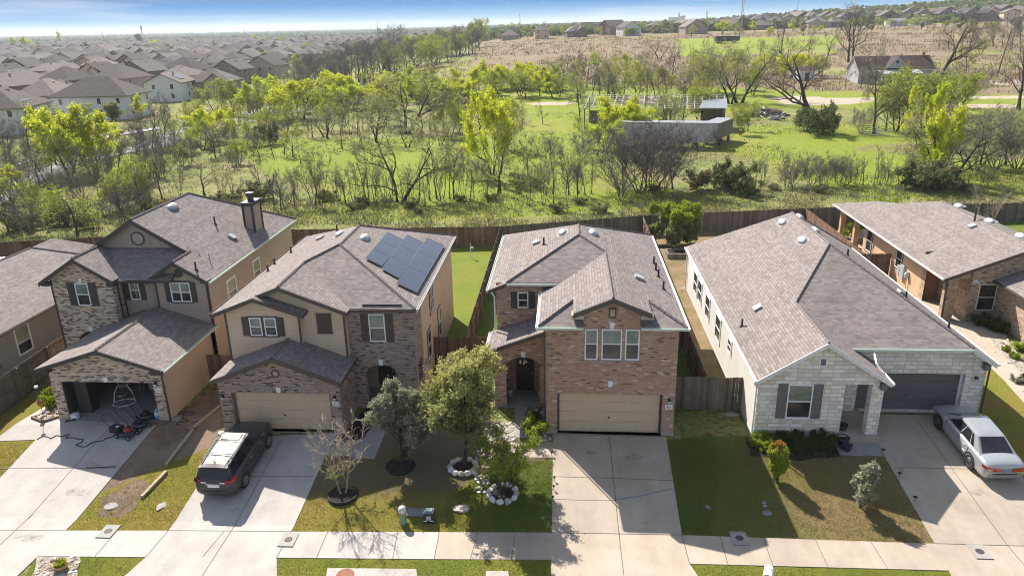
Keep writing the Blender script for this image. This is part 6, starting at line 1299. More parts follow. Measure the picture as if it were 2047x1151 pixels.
# ------------------------------------------------------------------ trees
def rvec(rn): return Vector((rn.gauss(0, 1), rn.gauss(0, 1), rn.gauss(0, 1))).normalized()
class Tree:
    """recursive branching; limbs go to the trunk mesh, twigs and leaves to the crown mesh"""
    def __init__(s, seed, H=8, r0=.16, trunk=.25, stems=1, lean=.12, up=.25, n=(6, 5, 4), ang=(.7, .8, .8), ln=(.55, .5, .5), twigs=4, twl=.6, tww=.012, leaves=5, ls=.12, lspread=.3, crook=.25, leafz=0.0, drop=0, minz=0, flat=1.0):
        s.rn = random.Random(seed); s.T = MB(); s.C = MB(); s.p = dict(locals())
        for k in range(stems):
            a = 2*math.pi*k/stems+s.rn.random(); d = Vector((math.cos(a)*lean*(1 if stems == 1 else 2.2), math.sin(a)*lean*(1 if stems == 1 else 2.2), 1)).normalized()
            s.grow(Vector((math.cos(a), math.sin(a), 0))*(0 if stems == 1 else r0*1.2)+Vector((0, 0, -.15)), d, H*trunk, r0/(stems**.4), 0, H*(.9+.2*s.rn.random()))
    def grow(s, p, d, L, r, lv, H):
        rn, q = s.rn, s.p; seg = 4 if lv < 2 else 3
        L0 = L if lv else H*q['trunk']
        pts = [p]; rad = [r*(1.5 if lv == 0 else 1)]; cur = p; dd = d
        total = H*(.92 if lv == 0 else 1)
        length = total if lv == 0 else L
        nseg = 7 if lv == 0 else seg
        for i in range(nseg):
            dd = (dd+rvec(rn)*q['crook']*(.5 if lv == 0 else 1)+Vector((0, 0, q['up']*(.25 if lv == 0 else .5)-(q['drop']*lv)))).normalized()
            cur = cur+dd*length/nseg; pts.append(cur); rad.append(r*(1-.82*(i+1)/nseg) if lv == 0 else r*(1-.7*(i+1)/nseg))
        if lv <= 1: s.T.tube(pts, rad, 6 if lv == 0 else 5, 0, False)
        elif lv == 2: s.T.tube(pts, rad, 4, 0, False)
        else: s.rib(pts, rad)
        nl = len(q['n'])
        if lv < nl:
            n = q['n'][lv]; st = q['trunk'] if lv == 0 else .25
            for k in range(n):
                t = st+(1-st)*(k+rn.random())/n; t = min(.99, t); f = t*nseg; i = min(nseg-1, int(f)); b = pts[i].lerp(pts[i+1], f-i)
                ax = (pts[i+1]-pts[i]).normalized(); side = rvec(rn); side = (side-ax*side.dot(ax)).normalized()
                a = q['ang'][lv]*rn.uniform(.75, 1.25); nd = ax*math.cos(a)+side*math.sin(a); nd.z = nd.z*q['flat']+q['up']*.3; nd.normalize()
                base = H*q['ln'][0] if lv == 0 else L*q['ln'][lv]
                s.grow(b, nd, base*(1.1-.55*t if lv == 0 else 1.0-.3*t)*rn.uniform(.75, 1.2), max(.008, (rad[i]*.55)), lv+1, H)
        if lv >= nl-1 and lv > 0:
            for k in range(q['twigs'] if lv == nl else max(1, q['twigs']//2)):
                f = rn.random()*nseg; i = min(nseg-1, int(f)); b = pts[i].lerp(pts[i+1], f-i); nd = (dd+rvec(rn)*1.0+Vector((0, 0, q['up']*.4-q['drop']))).normalized(); e = b+nd*q['twl']*rn.uniform(.5, 1.3)
                s.rib([b, (b+e)/2+rvec(rn)*q['twl']*.08, e], [q['tww']]*3); s.leaf(b, e)
    def rib(s, pts, rad):
        rn = s.rn; d = (pts[-1]-pts[0]).normalized(); sd = d.cross(rvec(rn)).normalized()
        for i in range(len(pts)-1):
            a, b = pts[i], pts[i+1]; s.C.face([a-sd*rad[i], a+sd*rad[i], b+sd*rad[i+1]*.8, b-sd*rad[i+1]*.8], 0)
    def leaf(s, b, e):
        rn, q = s.rn, s.p
        if q['minz'] and e.z < q['minz']: return
        for k in range(q['leaves']):
            c = b.lerp(e, rn.uniform(.2, 1.1))+rvec(rn)*q['lspread']*rn.random(); z = q['ls']*rn.uniform(.6, 1.3); n = (rvec(rn)+Vector((0, 0, .5))).normalized(); u = n.cross(rvec(rn)).normalized()*z; v = n.cross(u).normalized()*z*.55
            s.C.face([c-u, c-v*.9+u*.1, c+u, c+v], 1 if not q['leafz'] or e.z < q['leafz'] else 2)
def proto(name, cat, bark_, mats, **kw):
    t = Tree(**kw); root = thing(name, None, cat, (0, 0, 0), local=True)
    zs = sorted(v.z for v in t.C.v); f = kw['H']/zs[int(len(zs)*.985)]*.98
    for q in (t.T, t.C): q.v = [v*f for v in q.v]
    t.T.build('trunk', M[bark_], root, True); t.C.build('crown', [M[m] for m in mats], root)
    root['_used'] = 0; HT[root.name] = kw['H']; return root
PR = {}; HT = {}
def protos():
    B = dict(trunk=.22, up=.3)
    PR['bare'] = [proto('bare_tree', 'tree', 'bark_grey', ['twig_grey', 'leaf_sage'], seed=s, H=8, r0=.15, n=(9, 5, 4), twigs=5, twl=.7, tww=.014, leaves=0, **B) for s in (1, 2, 3)]
    PR['dark'] = [proto('bare_tree', 'tree', 'bark_dark', ['twig_brown', 'leaf_sage'], seed=s, H=8, r0=.2, trunk=.2, n=(7, 5, 4), ang=(.9, .8, .8), ln=(.6, .5, .5), twigs=4, twl=.7, tww=.014, leaves=1, ls=.08, crook=.4, up=.2) for s in (4, 5, 6)]
    PR['yellow'] = [proto('budding_tree', 'tree', 'bark_dark', ['twig_dark', 'leaf_yellow'], seed=s, H=6.5, r0=.15, stems=k, lean=.22, n=(8, 6, 4), ang=(.85, .8, .8), ln=(.55, .5, .5), twigs=4, twl=.55, tww=.011, leaves=5, ls=.14, lspread=.3, trunk=.14, up=.25) for s, k in ((7, 1), (8, 3), (9, 2))]
    PR['spring'] = [proto('leafy_tree', 'tree', 'bark_dark', ['twig_dark', 'leaf_spring'], seed=s, H=7, r0=.16, trunk=.14, stems=k, lean=.2, n=(8, 6, 4), ang=(.85, .8, .8), ln=(.6, .5, .5), twigs=4, twl=.6, tww=.013, leaves=3, ls=.11, lspread=.35, crook=.35, up=.22) for s, k in ((10, 1), (11, 2), (12, 3))]
    PR['mesquite'] = [proto('spreading_tree', 'tree', 'bark_dark', ['twig_brown', 'leaf_sage'], seed=s, H=7.5, r0=.24, trunk=.16, stems=2, lean=.25, n=(6, 5, 4), ang=(1.0, .8, .8), ln=(.68, .5, .5), twigs=4, twl=.65, tww=.014, leaves=2, ls=.10, lspread=.3, crook=.45, up=.16) for s in (13, 14)]
    PR['sapling'] = [proto('thin_sapling', 'sapling', 'bark_grey', ['twig_grey', 'leaf_sage'], seed=s, H=6, r0=.085, trunk=.3, stems=k, n=(6, 4), ang=(.5, .6), ln=(.3, .45), twigs=4, twl=.45, tww=.014, leaves=l, ls=.1, up=.5, crook=.15) for s, k, l in ((15, 1, 0), (16, 3, 1), (17, 2, 0))]
    PR['shrub'] = [proto('green_shrub', 'shrub', 'bark_dark', ['twig_brown', 'leaf_weed'], seed=s, H=2.6, r0=.05, trunk=.05, stems=6, lean=.35, n=(6, 4), ang=(.8, .8), ln=(.5, .5), twigs=5, twl=.35, tww=.01, leaves=5, ls=.11, lspread=.25, up=.2) for s in (18, 19)]
    PR['darkshrub'] = [proto('dark_shrub', 'shrub', 'bark_dark', ['twig_dark', 'leaf_dark'], seed=s, H=2.6, r0=.05, trunk=.05, stems=6, lean=.35, n=(6, 4), ang=(.8, .8), ln=(.5, .5), twigs=5, twl=.35, tww=.01, leaves=6, ls=.11, lspread=.25, up=.2) for s in (20,)]
    PR['brush'] = [proto('bare_brush', 'brush', 'bark_grey', ['twig_grey', 'leaf_sage'], seed=s, H=4.2, r0=.06, trunk=.05, stems=7, lean=.3, n=(6, 4, 3), ang=(.6, .7, .7), ln=(.5, .5, .5), twigs=3, twl=.5, tww=.010, leaves=0, ls=.1, up=.25) for s in (21, 22)]
    PR['round'] = [proto('round_tree', 'tree', 'bark_dark', ['twig_dark', 'leaf_oak'], seed=s, H=6, r0=.15, trunk=.2, n=(9, 6, 4), ang=(.9, .8, .8), ln=(.45, .5, .5), twigs=5, twl=.45, tww=.01, leaves=7, ls=.13, lspread=.3, up=.2) for s in (23,)]
    PR['bigbare'] = [proto('big_bare_tree', 'tree', 'bark_dark', ['twig_brown', 'leaf_sage'], seed=s, H=11, r0=.42, trunk=.16, stems=k, lean=.04, n=(8, 6, 5), ang=(.95, .8, .8), ln=(.62, .5, .45), twigs=4, twl=.8, tww=.014, leaves=0, crook=.4, up=.2) for s, k in ((24, 1), (25, 2))]
protos()
TREES = []
RT = random.Random(99)
def plant(kind, x, y, h, zone_, wid=1.0, z=None):
    p = at(x, y); d = depth(p); H = h*d/F_PX*1.03
    L = PR[kind]; r0 = L[RT.randrange(len(L))]
    if not r0['_used']: r0['_used'] = 1; r = r0
    else: r = copy_tree(r0); r['_used'] = 1
    s = H/HT[r0.name]; r.location = (p.x, p.y, gz(p.x, p.y)-.05); r.rotation_euler = (0, 0, RT.uniform(0, 6.28)); r.scale = (s*wid*RT.uniform(.9, 1.1), s*wid*RT.uniform(.9, 1.1), s)
    TREES.append((r, kind, x, y, h, zone_)); return r
Z1, Z2, Z3, Z4, Z5 = 'beside the side road', 'along the back fence', 'in the open meadow', 'in the yellow green belt', 'in the grey woods by the far houses'
Z6, Z7, Z8, Z9 = 'around the roofless shed', 'near the old farmhouse', 'between the distant houses', 'among the far rooftops'
ZL = 'in the dry field beyond the meadow'
for k, x, y, h, z, *w in [
    ('dark', 58, 300, 95, Z1), ('bare', 85, 322, 100, Z1), ('bare', 112, 330, 100, Z1), ('dark', 150, 345, 110, Z1), ('bare', 196, 350, 120, Z1), ('bare', 25, 330, 90, Z1), ('bare', 168, 318, 75, Z1),
    ('yellow', 140, 352, 130, Z1, .75), ('yellow', 184, 350, 115, Z1, .8), ('spring', 100, 290, 75, Z1), ('yellow', 400, 292, 72, Z1, 1.1), ('yellow', 428, 285, 62, Z1, 1.1), ('yellow', 15, 410, 72, Z1, 1.5), ('bare', 305, 298, 95, Z1), ('bare', 330, 296, 105, Z1, .8), ('dark', 288, 275, 70, Z1), ('spring', 350, 290, 60, Z1), ('spring', 470, 270, 75, Z1), ('spring', 495, 290, 60, Z1),
    ('round', 232, 262, 55, Z1, 1.4), ('spring', 175, 262, 55, Z1, 1.3), ('yellow', 280, 240, 48, Z1), ('round', 165, 258, 40, Z1, 1.2),
    ('bare', 18, 462, 130, Z2), ('dark', 45, 452, 120, Z2), ('bare', 70, 440, 105, Z2), ('spring', 155, 470, 95, Z2, 1.4), ('spring', 95, 440, 70, Z2, 1.2), ('brush', 62, 470, 70, Z2), ('spring', 240, 420, 70, Z2, 1.2), ('spring', 275, 405, 85, Z2), ('bare', 325, 400, 110, Z2), ('sapling', 300, 395, 80, Z2), ('dark', 410, 392, 92, Z2, 1.1), ('sapling', 362, 395, 70, Z2), ('sapling', 448, 405, 72, Z2), ('sapling', 470, 408, 68, Z2), ('brush', 380, 330, 50, Z2),
    ('sapling', 548, 420, 72, Z2), ('bare', 562, 420, 76, Z2), ('bare', 590, 418, 82, Z2), ('bare', 630, 412, 112, Z2), ('sapling', 642, 410, 100, Z2), ('sapling', 680, 400, 60, Z2), ('sapling', 707, 402, 80, Z2), ('sapling', 737, 408, 118, Z2), ('sapling', 752, 408, 80, Z2), ('sapling', 770, 405, 70, Z2), ('mesquite', 798, 405, 165, Z2), ('sapling', 785, 402, 80, Z2), ('sapling', 812, 400, 75, Z2), ('sapling', 838, 402, 95, Z2), ('sapling', 860, 400, 90, Z2), ('sapling', 873, 398, 112, Z2), ('sapling', 884, 398, 100, Z2), ('bare', 908, 398, 118, Z2), ('sapling', 898, 398, 90, Z2), ('sapling', 926, 397, 80, Z2), ('sapling', 690, 405, 50, Z2), ('sapling', 825, 402, 62, Z2),
    ('yellow', 985, 350, 158, Z3, .55), ('bare', 1002, 348, 110, Z3, .9), ('dark', 995, 388, 130, Z2), ('bare', 1056, 350, 78, Z3, 1.1), ('sapling', 1088, 388, 78, Z2), ('sapling', 1105, 388, 70, Z2), ('bare', 1137, 390, 102, Z2, .9), ('sapling', 1155, 388, 86, Z2), ('bare', 1170, 390, 68, Z2), ('brush', 965, 365, 45, Z2), 
    ('brush', 1242, 380, 130, Z2, 1.2), ('brush', 1278, 385, 135, Z2, 1.1), ('brush', 1300, 382, 130, Z2, 1.2), ('brush', 1325, 380, 120, Z2, 1.1), ('bare', 1345, 378, 118, Z2), ('bare', 1290, 380, 120, Z2), ('brush', 1242, 400, 60, Z2), ('darkshrub', 1440, 378, 35, Z2, 1.3), ('darkshrub', 1468, 378, 52, Z2), ('darkshrub', 1492, 392, 32, Z2, 1.2), ('shrub', 1395, 380, 40, Z2),
    ('sapling', 1525, 372, 60, Z2), ('brush', 1585, 372, 66, Z2), ('sapling', 1570, 370, 50, Z2), ('brush', 1622, 372, 58, Z2, 1.1), ('brush', 1645, 372, 60, Z2, 1.1), ('brush', 1678, 370, 58, Z2), ('brush', 1692, 370, 50, Z2), ('sapling', 1705, 372, 45, Z2), ('sapling', 1715, 372, 52, Z2), ('sapling', 1725, 370, 60, Z2), ('sapling', 1748, 368, 42, Z2), ('sapling', 1760, 370, 80, Z2), ('sapling', 1772, 370, 46, Z2), ('sapling', 1795, 370, 40, Z2), ('sapling', 1810, 368, 44, Z2), ('dark', 1820, 372, 62, Z2, .9), ('sapling', 1920, 368, 40, Z2), ('sapling', 1965, 366, 52, Z2),
    ('yellow', 1862, 362, 140, Z7, .65), ('mesquite', 1880, 356, 150, Z7, .9), ('mesquite', 1900, 365, 140, Z7), ('brush', 1950, 340, 115, Z7, 1.3), ('brush', 1990, 338, 110, Z7, 1.3), ('brush', 2030, 338, 120, Z7, 1.2), ('dark', 1960, 330, 100, Z7), ('dark', 2010, 330, 110, Z7), ('darkshrub', 1850, 378, 48, Z2, 1.4), ('shrub', 1868, 380, 55, Z2, 1.2),
    ('bigbare', 1622, 255, 165, Z7, 1.15), ('shrub', 1612, 262, 40, Z7), ('darkshrub', 1640, 270, 55, Z7), ('dark', 1748, 268, 175, Z7, .8), ('brush', 1722, 268, 55, Z7), ('spring', 1790, 262, 105, Z7, 1.2), ('spring', 1815, 255, 110, Z7, 1.2), ('spring', 1845, 258, 100, Z7, 1.2), ('spring', 1875, 262, 110, Z7, 1.2), ('spring', 1770, 262, 70, Z7), ('yellow', 1835, 290, 115, Z7, .55), ('spring', 1915, 230, 80, Z7, 1.2), ('brush', 1920, 215, 75, Z7, 1.3),
    ('bigbare', 1700, 125, 108, Z7), ('bigbare', 1882, 155, 125, Z7), ('dark', 1650, 130, 70, Z7), ('dark', 1615, 120, 60, Z7), ('bare', 1940, 100, 60, Z7), ('dark', 2035, 220, 150, Z7), ('spring', 1930, 145, 52, Z7), ('bare', 1985, 95, 48, Z7), ('bare', 2020, 100, 60, Z7), ('bare', 2040, 105, 70, Z7), ('spring', 1960, 110, 30, Z7), ('dark', 1720, 165, 50, Z7), ('dark', 1690, 172, 40, Z7), ('spring', 1640, 155, 40, Z7),
    ('mesquite', 1478, 206, 118, Z6, 1.2), ('mesquite', 1460, 208, 95, Z6, 1.1), ('spring', 1505, 190, 60, Z6), ('yellow', 1240, 290, 90, Z6, .9), ('yellow', 1210, 302, 62, Z6, 1.2), ('yellow', 1265, 285, 70, Z6, 1.2), ('spring', 1165, 295, 60, Z6), ('mesquite', 1345, 275, 95, Z6, 1.0), ('spring', 1330, 255, 60, Z6, 1.2), ('spring', 1365, 250, 75, Z6, 1.3), ('spring', 1400, 250, 70, Z6, 1.2), ('spring', 1495, 262, 58, Z6), ('brush', 1440, 300, 40, Z6), ('spring', 1480, 270, 55, Z6), ('dark', 1160, 240, 80, Z6), ('dark', 1045, 248, 50, Z3), ('dark', 1085, 248, 42, Z3), ('dark', 1100, 300, 40, Z3),
    ('darkshrub', 538, 290, 42, Z3, .8), ('dark', 625, 275, 60, Z3), ('dark', 655, 278, 74, Z3, 1.1), ('sapling', 615, 275, 45, Z3), ('sapling', 700, 270, 75, Z3), ('sapling', 715, 272, 80, Z3), ('mesquite', 752, 285, 95, Z3, 1.1), ('mesquite', 812, 268, 140, Z3, 1.2), ('dark', 870, 262, 75, Z3), ('dark', 922, 255, 80, Z3), ('spring', 660, 262, 60, Z3), ('spring', 690, 262, 55, Z3), ('brush', 505, 310, 20, Z3), ('dark', 960, 268, 90, Z3), ('spring', 1010, 300, 95, Z3), ('spring', 575, 262, 60, Z3),
    ('dark', 1135, 140, 40, ZL), ('mesquite', 1318, 118, 42, ZL, 1.3), ('sapling', 1383, 132, 42, ZL), ('dark', 1345, 135, 50, ZL), ('sapling', 1560, 118, 70, ZL), ('dark', 1425, 130, 55, ZL), ('dark', 1520, 110, 30, ZL)]:
    plant(k, x, y, h, z, *w)
def fill(kinds, x0, x1, yf, n, h0, h1, z, wid=1.15, jit=.5):
    for i in range(n):
        x = x0+(x1-x0)*(i+RT.uniform(.1, .9))/n; y0, y1 = yf(x) if callable(yf) else yf
        plant(RT.choice(kinds), x, RT.uniform(y0, y1), RT.uniform(h0, h1), z, wid)
fill(['yellow', 'yellow', 'spring', 'bare'], 610, 960, lambda x: (205-(x-610)*.08, 232-(x-610)*.05), 34, 40, 60, Z4, 1.35)
fill(['yellow', 'spring', 'yellow'], 960, 1130, (172, 200), 16, 36, 52, Z4, 1.35)
fill(['spring', 'bare', 'dark', 'mesquite', 'bare'], 1110, 1420, (165, 225), 26, 50, 80, Z6, 1.15)
fill(['yellow', 'spring'], 1380, 1620, (140, 185), 10, 26, 44, Z6, 1.3)
fill(['bare', 'bare', 'dark'], 590, 800, lambda x: (190-(x-590)*.32, 205-(x-590)*.26), 44, 55, 82, Z5, 1.2)
fill(['bare', 'bare', 'dark', 'spring'], 760, 960, lambda x: (142-(x-760)*.24, 160-(x-760)*.24), 44, 38, 60, Z5, 1.2)
fill(['spring', 'dark', 'yellow', 'bare'], 480, 640, (205, 245), 16, 45, 78, Z4, 1.2)
fill(['spring', 'dark', 'bare'], 640, 960, (245, 268), 10, 45, 75, Z3, 1.1)
fill(['bare', 'spring', 'bare'], 370, 560, (228, 270), 12, 45, 70, Z1, 1.2)
fill(['shrub', 'shrub', 'brush'], 0, 590, lambda x: (425, 462) if x < 250 else (395, 440), 12, 24, 46, Z2, 1.2)
fill(['shrub', 'shrub', 'brush'], 600, 1300, (398, 432), 18, 10, 20, Z2, 1.5)
fill(['shrub', 'brush'], 1300, 2040, (376, 394), 14, 10, 20, Z2, 1.5)
fill(['bare', 'dark', 'brush', 'bare', 'bare'], 0, 330, (330, 455), 34, 60, 105, Z1, 1.1)
fill(['bare', 'dark', 'spring', 'brush'], 330, 620, (300, 345), 14, 40, 70, Z1, 1.1)
fill(['dark', 'spring', 'bare', 'mesquite'], 640, 1000, (265, 300), 10, 45, 75, Z3, 1.1)
fill(['sapling', 'bare', 'sapling', 'sapling'], 480, 1200, (382, 412), 28, 50, 95, Z2, 1.0)
fill(['sapling', 'bare', 'brush'], 1500, 2040, (362, 376), 14, 36, 62, Z2, 1.0)
fill(['brush', 'sapling', 'sapling', 'brush'], 1000, 1240, (300, 385), 12, 30, 60, Z3, 1.1)
fill(['round', 'yellow', 'spring', 'bare'], 1000, 1650, (62, 76), 26, 14, 24, Z8, 1.3)
fill(['dark', 'brush', 'dark', 'bare'], 1700, 1880, (168, 182), 6, 30, 50, Z7, 1.2)
fill(['bare', 'dark', 'bare'], 1860, 2040, (85, 105), 8, 30, 52, Z7, 1.2)
fill(['round', 'spring', 'bare'], 1640, 2040, (52, 66), 34, 12, 22, Z8, 1.3)
fill(['yellow', 'round', 'spring', 'bare', 'dark'], 5, 840, (88, 185), 90, 14, 26, Z9, 1.2)
# labels
KN = dict(bare='bare grey tree', dark='sparse dark limbed tree', yellow='yellow green budding tree', spring='light green leafing tree', mesquite='wide spreading crooked tree', sapling='thin bare sapling', shrub='low green shrub', darkshrub='low dark shrub', brush='tangled bare brush', round='dense round green tree', bigbare='large bare branching tree')
def ordw(i, n):
    if n == 1: return ''
    if i == 0: return ', leftmost there'
    if i == n-1: return ', rightmost there'
    W_ = ['', 'second', 'third', 'fourth', 'fifth', 'sixth', 'seventh', 'eighth', 'ninth', 'tenth', 'eleventh', 'twelfth']
    s = W_[i] if i < 12 else f"{i+1}{'th' if 10 <= (i+1) % 100 <= 20 else {1: 'st', 2: 'nd', 3: 'rd'}.get((i+1) % 10, 'th')}"
    return f', {s} from left'
G = {}
for q in TREES: G.setdefault((q[1], q[5]), []).append(q)
for (k, z), l in G.items():
    l.sort(key=lambda q: q[2])
    for i, q in enumerate(l):
        tag(q[0], f"{KN[k]} {z}{ordw(i, len(l))}", group=f"{KN[k].replace('tree', 'trees')} {z}")
for L in PR.values():
    for r in L:
        if not r['_used']:
            for c in list(r.children): bpy.data.objects.remove(c)
            bpy.data.objects.remove(r)
for o in COL.objects:
    if '_used' in o: del o['_used']
# ------------------------------------------------------------------ front yard trees
def yard(name, label, cat, x, y, bark_, mats, scale=1, z=0, loc=None, **kw):
    lz, mz, xz = kw.pop('leafz', 0), kw.pop('minz', 0), kw.pop('maxz', 0); t = Tree(**kw); zs = sorted(v.z for v in t.C.v); f = kw['H']/zs[int(len(zs)*.99)]
    for q in (t.T, t.C): q.v = [v*f for v in q.v]
    if lz or mz or xz:
        keep = []
        for i, fc in enumerate(t.C.f):
            zf = t.C.v[fc[0]].z/kw['H']
            if t.C.mi[i] == 1 and lz and zf > lz+random.gauss(0, .05): t.C.mi[i] = 2
            if not (mz and zf < mz) and not (xz and t.C.mi[i] == 1 and zf > xz+random.gauss(0, .06)): keep.append(i)
        t.C.uv = [u for i in keep for u in t.C.uv[4*i:4*i+4]]; t.C.f = [t.C.f[i] for i in keep]; t.C.mi = [t.C.mi[i] for i in keep]
    p = Vector(loc) if loc else gp(x, y, z); r = thing(name, label, cat, p, local=True); t.T.build('trunk', M[bark_], r, True); t.C.build('crown', [M[m] for m in mats], r); r.scale = (scale,)*3; return r
yard('oak_tree', 'big olive green oak with painted sunlit top on the front lawn between two houses', 'tree', 926, 932, 'bark_dark', ['twig_dark', 'leaf_oak', 'leaf_oak_sunlit'], seed=41, H=5.5, r0=.11, trunk=.26, n=(18, 8, 5), ang=(1.05, .8, .8), ln=(.52, .5, .5), twigs=6, twl=.3, tww=.006, leaves=8, ls=.07, lspread=.2, up=.26, crook=.25, leafz=.66, minz=.20)
yard('bushy_tree', 'grey green bushy tree low to the ground in black edged mulch', 'tree', 802, 930, 'bark_dark', ['twig_brown', 'leaf_silver'], seed=42, H=3.8, r0=.07, trunk=.05, n=(20, 7, 4), ang=(1.05, .7, .7), ln=(.42, .5, .5), twigs=6, twl=.26, tww=.006, leaves=8, ls=.055, lspread=.13, up=.25, crook=.2, minz=.07)
yard('young_tree', 'nearly bare young tree with pale branches and few yellow leaves', 'tree', 686, 988, 'bark_pale', ['twig_pale', 'leaf_lime'], seed=43, H=3.9, r0=.06, trunk=.2, stems=2, lean=.1, n=(13, 5), ang=(.95, .6), ln=(.42, .5), twigs=4, twl=.4, tww=.009, leaves=2, ls=.055, lspread=.1, up=.35, crook=.22, maxz=.40)
bpy.data.objects[[o.name for o in COL.objects if o.get('label', '').startswith('nearly bare')][0]].children[1].data.materials.append(M['twig_pale'])
yard('flowering_tree', 'airy light green multi stemmed tree in the squared stone ring', 'tree', 1005, 986, 'bark_dark', ['twig_brown', 'leaf_lime', 'leaf_lime'], seed=44, H=2.9, r0=.05, trunk=.12, stems=5, lean=.22, n=(6, 5, 3), ang=(.7, .7, .7), ln=(.42, .5, .5), twigs=4, twl=.28, tww=.006, leaves=5, ls=.05, lspread=.14, up=.35, crook=.2)
yard('upright_shrub', 'upright lime green shrub with orange tips beside the stone house bed', 'shrub', 1551, 962, 'bark_dark', ['twig_brown', 'leaf_lime', 'leaf_red'], seed=45, H=1.9, r0=.05, trunk=.08, stems=4, lean=.06, n=(10, 5, 3), ang=(.5, .6, .6), ln=(.3, .5, .5), twigs=5, twl=.16, tww=.006, leaves=8, ls=.055, lspread=.1, up=.5, crook=.15, leafz=.93)
yard('young_evergreen', 'pale sage green young evergreen alone on the right lawn', 'shrub', 1719, 1014, 'bark_dark', ['twig_brown', 'leaf_cream'], seed=46, H=2.0, r0=.05, trunk=.05, n=(26, 5, 3), ang=(.8, .6, .6), ln=(.34, .5, .5), twigs=5, twl=.16, tww=.006, leaves=8, ls=.045, lspread=.08, up=.4, crook=.12)
yard('garden_tree', 'dense rounded yellow green tree in a raised box by the back fence', 'tree', 1349, 488, 'bark_dark', ['twig_dark', 'leaf_oak', 'leaf_lime'], seed=47, H=3.5, r0=.1, trunk=.08, stems=3, lean=.2, n=(12, 7, 4), ang=(1.0, .7, .7), ln=(.5, .5, .5), twigs=6, twl=.3, tww=.007, leaves=9, ls=.10, lspread=.22, up=.2, leafz=.66, minz=.10)
p = gp(1354, 512); t = thing('raised_planter', 'raised timber box with dark soil under the garden tree', 'planter', p, local=True)
m = MB(); m.box(-.9, .9, -.75, -.65, -.1, .42); m.box(-.9, .9, .65, .75, -.1, .42); m.box(-.9, -.8, -.65, .65, -.1, .42); m.box(.8, .9, -.65, .65, -.1, .42); m.build('box', M['old_wood'], t); m = MB(); m.box(-.8, .8, -.65, .65, -.1, .33); m.build('soil', M['mulch'], t)
def hedge(x, y, s, label, mat='leaf_hedge', seed=0, loc=None, g='round hedge shrubs along the stone house'):
    r = yard('hedge_shrub', label, 'shrub', x, y, 'bark_dark', ['twig_dark', mat], s*.56, loc=loc, seed=60+seed, H=1.0, r0=.03, trunk=.03, stems=6, lean=.4, n=(7, 5), ang=(.8, .8), ln=(.5, .5), twigs=6, twl=.16, tww=.005, leaves=9, ls=.045, lspread=.1, up=.15); r['group'] = g
for k, (x, y, s, l, mt) in enumerate(((1524, 892, .95, 'pale green round shrub at the stone house corner', 'leaf_lime'), (1548, 884, .85, 'dark small shrub behind the pale corner shrub', 'leaf_hedge'), (1588, 888, 1.05, 'dark round shrub left of centre against the foundation', 'leaf_hedge'), (1597, 903, .7, 'smaller dark shrub in front of the foundation row', 'leaf_hedge'), (1622, 900, .85, 'olive round shrub in the middle front of the bed', 'leaf_hedge'), (1648, 890, 1.1, 'largest dark shrub beside the blue pots', 'leaf_hedge'))): hedge(x, y, s, l, mt, k)
hedge(1968, 652, 1.5, 'wide dark shrub under the right house window', 'leaf_hedge', 9, g='shrubs by the right house path'); hedge(1990, 660, 1.3, 'dark shrub at the corner of the right brick wing', 'leaf_hedge', 10, g='shrubs by the right house path')
for k, (x, y, s, l) in enumerate(((2010, 702, .6, 'small bright green plant upper one beside the right path'), (2028, 716, .6, 'small bright green plant lower one beside the right path'), (2040, 700, .8, 'yellowish shrub at the right frame edge'), (2040, 765, .8, 'grey leafed shrub on the rock bed at the right edge'))): hedge(x, y, s, l, 'leaf_lime' if k < 3 else 'leaf_silver', 20+k, g='shrubs by the right house path')
yard('young_tree', 'small bare tree against the far right back fence', 'tree', 1965, 470, 'bark_pale', ['twig_pale', 'leaf_lime'], seed=48, H=4.2, r0=.06, trunk=.15, stems=3, lean=.25, n=(7, 4), ang=(.6, .6), ln=(.4, .5), twigs=3, twl=.4, tww=.009, leaves=0, loc=(37.5, 66.5, 0), up=.35)
yard('climbing_vine', 'green leafy vine spilling over the fence behind the patio roof', 'vine', 1760, 420, 'bark_dark', ['twig_dark', 'leaf_lime'], seed=49, H=2.6, r0=.04, trunk=.05, stems=6, lean=.5, n=(6, 4), ang=(.9, .9), ln=(.6, .5), twigs=5, twl=.4, tww=.008, leaves=7, ls=.1, lspread=.25, loc=(29.0, 68.8, 0), up=.25)
yard('strap_plant', 'dark spiky plants in the white gravel strip by the red garage', 'plant', 1076, 850, 'bark_dark', ['twig_dark', 'leaf_dark'], seed=50, H=.8, r0=.02, trunk=.03, stems=6, lean=.5, n=(5, 3), ang=(.6, .6), ln=(.5, .5), twigs=5, twl=.15, tww=.004, leaves=6, ls=.05, lspread=.1, up=.2)
yard('leafy_bush', 'bright green bush at the end of the gravel strip by the red garage', 'shrub', 1068, 873, 'bark_dark', ['twig_dark', 'leaf_lime'], seed=51, H=1.0, r0=.02, trunk=.03, stems=5, lean=.35, n=(5, 4), ang=(.7, .7), ln=(.5, .5), twigs=4, twl=.18, tww=.004, leaves=5, ls=.05, lspread=.12, up=.3)
yard('leafy_bush', 'small green bush against the left brick jamb of the open garage', 'shrub', 104, 812, 'bark_dark', ['twig_dark', 'leaf_lime'], seed=52, H=.9, r0=.02, trunk=.03, stems=5, lean=.35, n=(5, 4), ang=(.7, .7), ln=(.5, .5), twigs=4, twl=.16, tww=.004, leaves=6, ls=.05, lspread=.1, up=.3)
